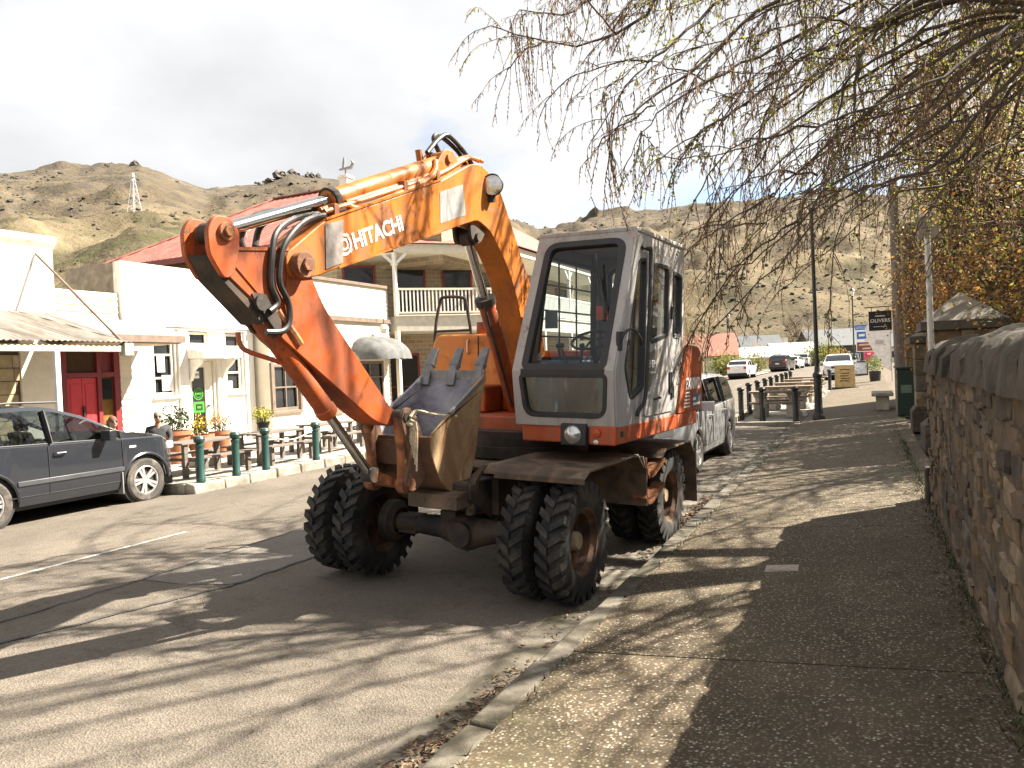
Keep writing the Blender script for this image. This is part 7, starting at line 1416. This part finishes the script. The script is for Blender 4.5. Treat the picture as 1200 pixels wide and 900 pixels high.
BR = [
[(-2.32,9.49,6.79),(-2.90,8.88,6.25),(-3.1,8.55,6.0),(-3.5,8.15,5.98)],[(-1.38,8.26,6.16),(-2.08,7.70,5.30),(-2.64,7.21,5.06),(-3.24,6.83,5.23)],[(-1.05,8.97,6.03),(-1.78,8.28,5.28),(-2.11,7.90,4.86),(-2.49,7.49,4.15)],
[(-0.64,7.71,5.22),(-1.39,7.13,4.50),(-1.84,6.69,4.11),(-2.05,6.36,3.74)],[(-0.41,9.81,5.74),(-1.39,9.12,5.16),(-2.04,8.48,4.61),(-2.33,8.22,4.08)],[(-0.35,8.17,4.84),(-0.86,7.70,4.38),(-1.30,7.38,4.05),(-1.69,6.97,3.70)],
[(0.02,8.89,4.75),(-0.70,8.32,4.20),(-1.23,7.85,3.91),(-1.83,7.46,3.85)],[(0.23,8.10,4.29),(-0.43,7.56,3.64),(-0.91,7.11,3.19),(-1.37,6.78,3.01)],[(0.69,9.75,4.24),(-0.17,9.00,3.83),(-0.83,8.47,3.37),(-1.21,8.06,2.92)],
[(0.63,8.05,3.58),(-0.08,7.49,3.30),(-0.56,7.04,2.81),(-1.16,6.53,2.14)],[(0.47,7.54,3.78),(-0.21,7.10,3.32),(-0.67,6.77,2.82),(-1.12,6.44,2.57)],[(0.86,9.04,3.78),(0.22,8.52,3.54),(-0.21,8.20,3.13),(-0.32,8.03,2.40)],
[(1.14,11.06,4.08),(0.36,10.47,3.82),(-0.12,9.90,3.32),(-0.92,9.30,2.63)],[(1.21,8.33,4.10),(0.62,7.83,3.84),(0.13,7.37,3.51),(-0.37,6.91,3.09)],[(0.64,8.75,5.34),(0.19,8.31,5.00),(-0.02,7.98,4.51),(-0.05,7.85,3.88)],
[(-0.02,7.98,4.51),(-0.17,7.91,4.15),(-0.28,7.63,3.71),(-0.50,7.41,3.23)],[(0.64,8.75,5.34),(0.03,8.79,4.98),(-0.64,8.80,4.77),(-1.33,8.70,4.78)],[(0.19,8.31,5.00),(-0.32,7.85,5.04),(-0.81,7.40,4.82),(-1.41,6.90,4.61)],
[(1.66,10.21,5.05),(1.03,10.48,5.37),(0.41,10.73,5.18),(-0.30,10.72,4.44)],[(1.57,9.62,5.13),(1.02,8.92,4.73),(0.68,8.42,4.31),(0.35,7.92,3.75)],[(1.65,10.76,4.84),(1.13,10.73,4.73),(0.66,10.73,4.29),(0.26,10.64,3.60)],
[(-0.01,11.13,7.37),(-1.08,11.18,7.23),(-2.03,11.29,7.04),(-3.15,11.21,7.03)],[(-0.00,7.80,5.79),(-0.68,7.14,5.43),(-1.20,6.67,5.06),(-1.67,6.23,4.85)],[(-0.91,9.60,6.86),(-1.83,9.16,6.51),(-2.5,8.8,6.4),(-3.1,8.55,6.25)],
[(1.46,11.79,6.08),(0.57,11.93,5.99),(-0.29,12.08,6.10),(-1.24,12.19,5.96)],[(1.44,8.99,4.00),(1.04,8.69,3.75),(0.72,8.42,3.41),(0.45,8.17,3.00)],[(1.80,10.81,3.93),(1.38,10.83,3.85),(1.00,10.76,3.53),(0.71,10.73,3.04)],
[(0.37,7.29,5.01),(-0.27,6.77,4.80),(-0.81,6.29,4.47),(-1.17,6.00,3.98)],[(0.71,7.21,4.14),(0.20,6.86,3.85),(-0.30,6.52,3.64),(-0.72,6.20,3.24)],[(-0.50,11.43,5.69),(-1.18,11.43,5.23),(-1.67,11.41,4.70),(-2.06,11.44,4.03)]]
rt = random.Random(11)
for i_ in (8, 13, 14, 15, 16, 18, 19, 20, 24, 25, 26, 27, 28, 29, 18, 19, 24):      # further boughs behind the first ones
    o_ = Vector((rt.uniform(-.3, .45), rt.uniform(0.4, 2.2), rt.uniform(-.1, .7))); BR.append([tuple(Vector(q)+o_+Vector((rt.gauss(0, .15), rt.gauss(0, .15), rt.gauss(0, .12)))) for q in BR[i_]])
paths = []; side = []
for p in BR:
    p = [Vector(q) for q in p]; h = min((H1, H2, H3), key=lambda q: (q-p[0]).length); mid = h.lerp(p[0], 0.5)+Vector((0, 0, 0.15*(h-p[0]).length))
    paths.append((spline([h, mid]+p, 5), 1.0))
    sp_ = paths[-1][0]
    for _ in range(2 if p[-1].z > 3.3 else 1):        # side branches, off at odd angles
        i = rt.randrange(len(sp_)//3, len(sp_)-2); d = (sp_[i+1]-sp_[i]).normalized()+Vector((rt.gauss(0, .75), rt.gauss(0, .75), rt.gauss(.15, .55))); l = rt.uniform(0.5, 1.3); d = d.normalized()*l; q = sp_[i]
        side.append((spline([q, q+d*0.35+Vector((rt.gauss(0, .05), rt.gauss(0, .05), .08*l)), q+d*0.7+Vector((rt.gauss(0, .08), rt.gauss(0, .08), .06*l)), q+d+Vector((0, 0, -.12*l))], 4), 1.0))
for k in range(46):      # the rest of the crown: high boughs over the road, and behind and beside the trunk
    a = rt.uniform(0, 2*PI); ln = rt.uniform(3.0, 5.5); d = Vector((math.cos(a), math.sin(a), 0)); base = Vector((3.9, 9.9, rt.uniform(5.0, 8.8))); up = rt.uniform(0.2, 1.6)
    if d.x < -0.2: base.z = rt.uniform(6.8, 9.2); up = rt.uniform(1.0, 2.2); ln = rt.uniform(3.5, 7.2)
    pts = [base, base+d*ln*0.35+Vector((rt.uniform(-.3, .3), rt.uniform(-.3, .3), up*0.7)), base+d*ln*0.7+Vector((rt.uniform(-.4, .4), rt.uniform(-.4, .4), up)), base+d*ln+Vector((rt.uniform(-.4, .4), rt.uniform(-.4, .4), up*0.55))]
    paths.append((spline(pts, 6), 0.75))
for k in range(11):      # boughs reaching over the wall towards the near footpath
    base = Vector((4.1, 9.5, rt.uniform(4.5, 7.0))); e = Vector((rt.uniform(1.6, 4.2), rt.uniform(3.8, 7.0), base.z+rt.uniform(-0.6, 0.6))); mid = base.lerp(e, 0.5)+Vector((rt.uniform(-.3, .3), rt.uniform(-.3, .3), 0.6))
    paths.append((spline([base, base.lerp(mid, .5)+Vector((0, 0, .2)), mid, mid.lerp(e, .5)+Vector((0, 0, .1)), e], 5), 0.9))
NB = len(paths)
paths += side
for k_, (pts, dn) in enumerate(paths):
    n = len(pts); ln = sum((pts[i+1]-pts[i]).length for i in range(n-1)); r0b = 0.006+0.0042*ln; b = MB()
    if k_ == 14: r0b = 0.065
    b.tube([p+Vector((rt.gauss(0, .012), rt.gauss(0, .012), rt.gauss(0, .012)))*(1 if 0 < i < n-1 else 0) for i, p in enumerate(pts)], [max(0.006, r0b*(1-0.93*i/(n-1))) for i in range(n)], 6); b.build('branch', M_BARK, TR, sharp=80, fix=False)
tw = MB(); ck = MB(); lf = MB()
def catkin(p, s):
    a = rt.uniform(0, PI); w = Vector((math.cos(a), math.sin(a), 0))*s*0.13; e = Vector((rt.gauss(0, .25), rt.gauss(0, .25), -1)).normalized()*s
    ck.add([p, p+e*0.5+w, p+e, p+e*0.5-w], [(0, 1, 2, 3)])
def leaf(p, s):
    d = Vector((rt.gauss(0, 1), rt.gauss(0, 1), rt.gauss(-0.3, 0.8))).normalized()*s; e = d.cross(Vector((rt.gauss(0, 1), rt.gauss(0, 1), rt.gauss(0, 1)))).normalized()*s*0.3
    lf.add([p, p+d*0.5+e, p+d, p+d*0.5-e], [(0, 1, 2, 3)])
def twig(p, d, ln, dens, droop, sub=True, green=0.0):
    q = Vector(p); k = 6; pts = [Vector(q)]; v = Vector(d).normalized()
    for i in range(k):
        v = (v+Vector((rt.gauss(0, .12), rt.gauss(0, .12), rt.gauss(0, .10)-droop))).normalized(); q = q+v*ln/k; pts.append(Vector(q))
    tw.tube(pts, [0.0055-0.004*i/k for i in range(k+1)], 3, cap=False)
    for i in range(1, k+1):
        for _ in range(int(dens*ln/k*34+rt.random())):
            pp = pts[i-1].lerp(pts[i], rt.random()); catkin(pp, rt.uniform(0.025, 0.055)) if rt.random() > green else leaf(pp, rt.uniform(0.025, 0.05))
        if sub and rt.random() < 0.5: twig(pts[i], v+Vector((rt.gauss(0, .6), rt.gauss(0, .6), rt.gauss(-.2, .4))), ln*rt.uniform(0.2, 0.42), dens, droop*1.2, False, green)
for ip, (pts, dn) in enumerate(paths):
    n = len(pts); gl = 0.0
    if pts[-1].z < 3.4: dn *= 0.7
    for i in range(2, n-1):
        d = (pts[i+1]-pts[i]); seg = d.length; m_ = seg/((0.085 if pts[-1].z > 5 else 0.12 if pts[-1].z > 3.9 else 0.26) if ip < len(BR) else 0.14 if ip >= NB else 0.15)
        for _ in range(int(m_+rt.random())):
            p = pts[i].lerp(pts[i+1], rt.random()); f = i/n
            hang = rt.random() < 0.30; green = 0.6 if noise.noise(p*0.9) > (0.16 if p.x < -0.4 else 0.0) else 0.05
            if hang: twig(p, Vector((rt.gauss(0, .2), rt.gauss(0, .2), -1)), rt.uniform(0.25, 0.85), 1.0*dn, 0.30, False, green)
            else: twig(p, d.normalized()+Vector((rt.gauss(0, .45), rt.gauss(0, .45), rt.gauss(0.02, .38))), rt.uniform(0.25, 0.75), 0.75*dn, 0.10, True, green)
    twig(pts[-1], pts[-1]-pts[-2]+Vector((0, 0, -.05)), rt.uniform(0.3, 0.5), 1.0, 0.15, True)
for p0, ln in (((-3.55, 8.15, 5.9), 1.15), ((-3.3, 8.3, 5.9), 0.9), ((-3.0, 6.95, 5.15), 0.75), ((-2.4, 7.5, 4.6), 0.8), ((-2.3, 7.6, 4.6), 1.0), ((-1.2, 8.0, 3.2), 0.5), ((-2.2, 8.35, 4.4), 0.7)):
    for _ in range(4): twig(Vector(p0)+Vector((rt.gauss(0, .06), rt.gauss(0, .06), 0)), Vector((rt.gauss(0, .06), rt.gauss(0, .06), -1)), ln*rt.uniform(0.7, 1.1), 1.1, 0.3, False)
stuff(tw.build('twigs', M_TWIG, TR, sharp=0, fix=False)); stuff(ck.build('catkins', M_CATK, TR, sharp=0, fix=False)); stuff(lf.build('leaves', M_NEWL, TR, sharp=0, fix=False))

# undergrowth and trees behind the wall
def shrub(name, label, cat, base, H, spread, trunks, leaf_m, nleaf, lsize, zr=(0.3, 1.0), bark=M_TWIG, lean=(0, 0), group=None, seed=1, stem_r=0.05, clump=1.0):
    rs = random.Random(seed); t = thing(name, label, cat, base, 0, group); st = MB(); tips = []
    for k in range(trunks):
        a = rs.uniform(0, 2*PI); d = Vector((math.cos(a)*spread*0.5+lean[0], math.sin(a)*spread*0.5+lean[1], H*rs.uniform(0.7, 1.0))); o = Vector((rs.gauss(0, .12), rs.gauss(0, .12), 0))
        pts = spline([o, o+d*0.35+Vector((rs.gauss(0, .1), rs.gauss(0, .1), 0.1*H)), o+d*0.7+Vector((rs.gauss(0, .2), rs.gauss(0, .2), 0.05*H)), o+d], 4); st.tube(pts, [stem_r*(1-0.85*i/(len(pts)-1)) for i in range(len(pts))], 6)
        for i in range(3, len(pts)):
            for _ in range(3):
                e = Vector((rs.gauss(0, 1), rs.gauss(0, 1), rs.gauss(0.3, .6))).normalized()*spread*rs.uniform(0.25, 0.6); m2 = pts[i]+e*0.5+Vector((0, 0, 0.08)); st.tube([pts[i], m2, pts[i]+e], [stem_r*0.3, stem_r*0.18, stem_r*0.06], 4)
                tips += [pts[i]+e, m2]
    st.build('stems', bark, t, sharp=60, fix=False); lv = MB()
    for _ in range(nleaf):
        c = rs.choice(tips); p = c+Vector((rs.gauss(0, 1), rs.gauss(0, 1), rs.gauss(0, .8)))*spread*0.16*clump; s = lsize*rs.uniform(0.6, 1.4)
        d = Vector((rs.gauss(0, 1), rs.gauss(0, 1), rs.gauss(0, 1))).normalized()*s; e = d.cross(Vector((rs.gauss(0, 1), rs.gauss(0, 1), rs.gauss(0, 1)))).normalized()*s*0.4; lv.add([p-d*0.5, p+e, p+d*0.5, p-e], [(0, 1, 2, 3)], rs.choice(range(len(leaf_m))) if isinstance(leaf_m, list) else 0)
    stuff(lv.build('foliage', leaf_m, t, sharp=0, fix=False)); return t
M_LO = leafy(mat('autumn_orange', (0.44, 0.205, 0.050), 0.7, var=0.4, scale=3), 0.45); M_LB = leafy(mat('leaf_brown', (0.30, 0.17, 0.07), 0.8, var=0.4, scale=3), 0.35); M_LY = leafy(mat('leaf_olive', (0.27, 0.25, 0.06), 0.75, var=0.4, scale=3), 0.4); M_LG = leafy(mat('leaf_green', (0.14, 0.175, 0.035), 0.75, var=0.4, scale=3), 0.4)
M_TANL = leafy(mat('tan_leaf', (0.42, 0.31, 0.17), 0.8, var=0.35, scale=3), 0.5)
GS = 'autumn shrubs behind the stone wall'
shrub('autumn_shrub', 'orange autumn shrub rising behind the pyramid capped pillar', 'shrub', (2.7, 16.2, 0.2), 3.5, 2.0, 9, [M_LO, M_LO, M_LB, M_LY], 7000, 0.058, group=GS, seed=3)
shrub('autumn_shrub', 'olive and orange shrub behind the wall at the right edge', 'shrub', (3.3, 12.6, 0.2), 3.6, 2.2, 9, [M_LO, M_LY, M_LB, M_LG], 7500, 0.058, group=GS, seed=4)
shrub('autumn_shrub', 'orange leaved shrub between the stone building and the square sign', 'shrub', (1.75, 19.6, 0.2), 3.7, 1.1, 8, [M_LO, M_LO, M_LB], 5500, 0.062, group=GS, seed=5)
shrub('autumn_shrub', 'rusty shrub behind the two pillars below the teal sign', 'shrub', (3.4, 17.2, 0.2), 4.2, 2.8, 9, [M_LO, M_LB, M_LY], 7000, 0.062, group=GS, seed=6)
GT = 'brown twiggy trees behind the wall'
shrub('garden_tree', 'twiggy brown tree rising behind the pillars with sparse olive leaves', 'tree', (3.0, 18.5, 0.2), 8.5, 3.2, 12, [M_TANL, M_LY, M_TANL, M_LB], 10000, 0.062, bark=M_BARK, group=GT, seed=7, stem_r=0.10, clump=1.3)
shrub('garden_tree', 'tall twiggy tree at the right edge with yellow green new leaves', 'tree', (5.0, 17.0, 0.2), 9.5, 4.2, 12, [M_LY, M_LG, M_TANL], 10000, 0.062, bark=M_BARK, group=GT, seed=8, stem_r=0.11, clump=1.3)
shrub('garden_tree', 'slender tan twiggy tree between the square sign and the utility pole', 'tree', (2.6, 21.6, 0.2), 10.0, 2.6, 10, [M_TANL, M_LY, M_TANL], 7500, 0.06, bark=M_BARK, group=GT, seed=12, stem_r=0.08, clump=1.4)
shrub('garden_tree', 'brown twiggy tree partly over the stone building', 'tree', (2.6, 23.5, 0.2), 8.8, 3.0, 11, [M_TANL, M_TANL, M_LB], 9000, 0.065, bark=M_BARK, group=GT, seed=9, stem_r=0.10, clump=1.3)
M_PALEB = mat('pale_bark', (0.30, 0.27, 0.235), 0.9, var=0.25, scale=4)
def bare_tree(label, base, H, spread, n, seed, r=0.16, group='tall bare trees', m_=M_PALEB, tw_m=None):
    rs = random.Random(seed); t = thing('bare_tree', label, 'tree', base, 0, group); b = MB(); tr = spline([(0, 0, 0), (rs.gauss(0, .1), rs.gauss(0, .1), H*0.4), (rs.gauss(0, .25), rs.gauss(0, .25), H*0.75), (rs.gauss(0, .3), rs.gauss(0, .3), H)], 6)
    b.tube(tr, [r*(1-0.93*i/(len(tr)-1)) for i in range(len(tr))], 8); b.build('trunk', m_, t, sharp=60, fix=False); c = MB()
    for _ in range(n):
        i = rs.randrange(int(len(tr)*0.18), len(tr)); a = rs.uniform(0, 2*PI); up = rs.uniform(0.8, 2.6); d = Vector((math.cos(a), math.sin(a), up)).normalized()*spread*rs.uniform(0.5, 1.1)*(1.15-0.6*i/len(tr)); p = tr[i]; q = p+d*0.5+Vector((math.cos(a), math.sin(a), 0))*0.12*spread; e = p+d
        c.tube([p, q, e], [r*0.22, r*0.13, r*0.03], 4, cap=False)
        for _ in range(5):
            f = rs.random(); s = p.lerp(q, f*2) if f < 0.5 else q.lerp(e, f*2-1); w = (d.normalized()+Vector((rs.gauss(0, .45), rs.gauss(0, .45), rs.gauss(.1, .3)))).normalized()*spread*rs.uniform(0.15, 0.4); c.tube([s, s+w], [r*0.07, r*0.02], 3, cap=False)
    stuff(c.build('crown', tw_m or m_, t, sharp=60, fix=False)); return t
bare_tree('tall grey trunked tree in the far right thicket, nearest the right edge', (4.6, 24.6, 0.2), 15, 3.0, 80, 1, 0.24)
bare_tree('tall grey trunked tree in the far right thicket, left of its twin', (3.3, 25.2, 0.2), 14, 2.6, 80, 2, 0.20)
# distant end of the street
M_PTW = mat('pale_winter_twigs', (0.30, 0.235, 0.15), 0.9, var=0.2)
GP = 'bare poplars beyond the excavator cab'
for k, (x, y, h) in enumerate(((-15.6, 68, 9.6), (-14.9, 70.5, 9.0), (-14.0, 72, 7.6), (-15.9, 74, 8.4))): bare_tree(['pale bare poplar just right of the excavator cab', 'second pale bare poplar beside the cab', 'shortest pale bare poplar, rightmost of the clump by the cab', 'pale bare poplar at the back of the clump by the cab'][k], (x, y, rise(y)-0.4), h, 2.6, 110, 20+k, 0.10, GP, M_PTW)
M_TIN = mat('pale_tin_roof', (0.36, 0.36, 0.355), 0.5, var=0.1, scale=1); M_GRROOF = mat('slate_grey_roof', (0.075, 0.083, 0.09), 0.6, var=0.15, scale=1); M_PINK = mat('pink_tin_roof', (0.30, 0.115, 0.080), 0.6, var=0.15, scale=0.8)
def house(label, M_, w, d, h, rh, wm, rm, wins=2):
    """gabled house: ridge along local x, width w, depth d"""
    t = thing('house', label, 'house', M=M_); b = MB(); b.box(-w/2, w/2, -d/2, d/2, 0, h)
    b.prism([(-d/2, h), (d/2, h), (0, h+rh)], 'x', -w/2+0.02, w/2-0.02); b.build('walls', wm, t)
    b = MB(); e = 0.35
    for s in (-1, 1): b.prism([(s*(d/2+e), h-e*rh/(d/2)), (0, h+rh+0.02), (0, h+rh+0.16), (s*(d/2+e), h-e*rh/(d/2)+0.14)], 'x', -w/2-e, w/2+e)
    b.build('roof', rm, t, fix=True)
    for k in range(wins):
        x = -w/2+(k+0.7)*w/(wins+0.4)
        b = MB(); b.box(x-0.5, x+0.5, -d/2-0.04, -d/2-0.001, 0.9, 2.1); f = b.build('window', M_WHITEW, t); b = MB(); b.box(x-0.42, x+0.42, -d/2-0.05, -d/2-0.041, 0.98, 2.02); b.build('pane', M_DKWIN, f)
    b = MB(); b.box(w/2+0.001, w/2+0.05, -0.5, 0.5, 0.9, 2.2); f = b.build('window', M_WHITEW, t); b = MB(); b.box(w/2+0.051, w/2+0.06, -0.42, 0.42, 0.98, 2.12); b.build('pane', M_DKWIN, f)
    b = MB(); b.box(-w*0.1-0.3, -w*0.1+0.3, 0.2, 0.8, h+rh*0.4, h+rh+0.9); b.build('chimney', M_CREAMT, t); return t
RZ = lambda x, y, z, a: Matrix.Translation((x, y, z)) @ Matrix.Rotation(math.radians(a), 4, 'Z')
house('cottage with faded pink roof and white gable beyond the poplars', RZ(-19.3, 98.5, 0.4, 14), 8.0, 6.0, 2.4, 2.5, M_CREAM, M_PINK)
house('long low building with white tin roof beside the pink cottage', RZ(-13.6, 111.5, 0.5, 22), 6.6, 5.0, 1.8, 1.3, M_CREAM, M_TIN)
house('grey roofed house behind the white tin roof', RZ(-17.4, 131.5, 0.6, 20), 8.0, 7.0, 3.3, 1.9, mat('grey_cladding', (0.12, 0.125, 0.13), 0.8), M_GRROOF)
house('white roofed shed with cream end wall at the far bend', RZ(-10.8, 123.5, 0.4, 22), 6.0, 5.0, 2.3, 1.5, M_CREAM, M_TIN)
house('broad slate roofed building at the end of the street', RZ(-4.8, 154, 0.2, 20), 13.0, 9.0, 3.8, 2.9, mat('dark_cladding', (0.05, 0.052, 0.056), 0.8), M_GRROOF, 4)
house('small dark roofed house between the slate building and the stone shop', RZ(4.5, 140, 0.4, 10), 9.0, 7.0, 2.8, 2.0, M_CREAM, M_GRROOF, 2)
GH = 'roadside bushes at the far bend'
for k, (x, y, h, r, m_) in enumerate(((-11.9, 89.5, 1.7, 1.9, [M_LG, M_LY]), (-13.6, 87.5, 1.5, 1.7, [M_LG, M_LY]), (-5.8, 108, 3.0, 1.9, [M_LY, M_LG]), (-7.4, 106, 1.9, 1.7, [M_LG, M_LG, M_LY]), (-4.2, 112, 2.0, 1.6, [M_LY, M_LO]), (-15.4, 90, 1.6, 1.5, [M_LG, M_LY]))):
    shrub('roadside_bush', ['low green hedge bush left of the distant parked cars', 'rounded green bush next to the pink cottage', 'tall yellow green bush right of the cream end wall', 'dark green bush under the tall yellow green one', 'yellowish bush farthest right at the bend', 'leftmost low bush before the pink cottage'][k], 'bush', (x, y, rise(y)-0.35), h, r*1.3, 8, m_, 900, 0.22, group=GH, seed=40+k, clump=1.6)
for k, (x, y, h) in enumerate(((-10.9, 137, 7.5), (-9.2, 139, 8.5), (-12.2, 141, 7.0))): bare_tree(['bare brown tree behind the white roofed shed', 'taller bare brown tree behind the white roofed shed, right of the other', 'bare brown tree between the grey roof and the shed'][k], (x, y, 0.4), h, 3.4, 70, 60+k, 0.12, 'bare trees at the far bend', M_TWIG)
bl_ = MB(); leaf_ball(500, (0, 0, 0.95), 0.5, 0.06, 0, bl_, (1, 1, 1.1)); bl_.build('foliage', M_LG, pp, sharp=0, fix=False)
# transmission tower on the left hill
def on_hill(az, r): h, x, y, t = hill_h(az, r); return Vector((x, y, h))
pb = on_hill(-50.6, 420); M_PYL = mat('pylon_steel', (0.52, 0.53, 0.54), 0.5, 0.3)
py = thing('transmission_tower', 'pale lattice transmission tower on the left hillside', 'pylon', pb)
b = MB(); HP, bw, twd = 19.5, 2.1, 0.3
cor = lambda z: bw*(1-z/HP)**1.15+twd
for s in (-1, 1):
    for q in (-1, 1): b.tube([(s*cor(z), q*cor(z), z-0.5 if z == 0 else z) for z in (0, 5, 10, 15, HP)], 0.10, 4)
b.build('legs', M_PYL, py); lv_ = [0, 3.6, 7, 10, 12.8, 15.2, 17.2, 18.6, HP]
b = MB()
for z0, z1 in zip(lv_, lv_[1:]):
    a, c = cor(z0), cor(z1)
    for s in (-1, 1):
        b.tube([(-a, s*a, z0), (c, s*c, z1)], 0.05, 3); b.tube([(a, s*a, z0), (-c, s*c, z1)], 0.05, 3); b.tube([(s*a, -a, z0), (s*c, c, z1)], 0.05, 3); b.tube([(s*a, a, z0), (s*c, -c, z1)], 0.05, 3)
stuff(b.build('bracing', M_PYL, py))
for z, w in ((15.0, 2.8), (17.4, 2.3)): b = MB(); b.tube([(-w, 0, z), (w, 0, z)], 0.13, 4); b.tube([(-w, 0, z), (0, 0, z+1.2), (w, 0, z)], 0.10, 4); b.build('cross_arm', M_PYL, py)
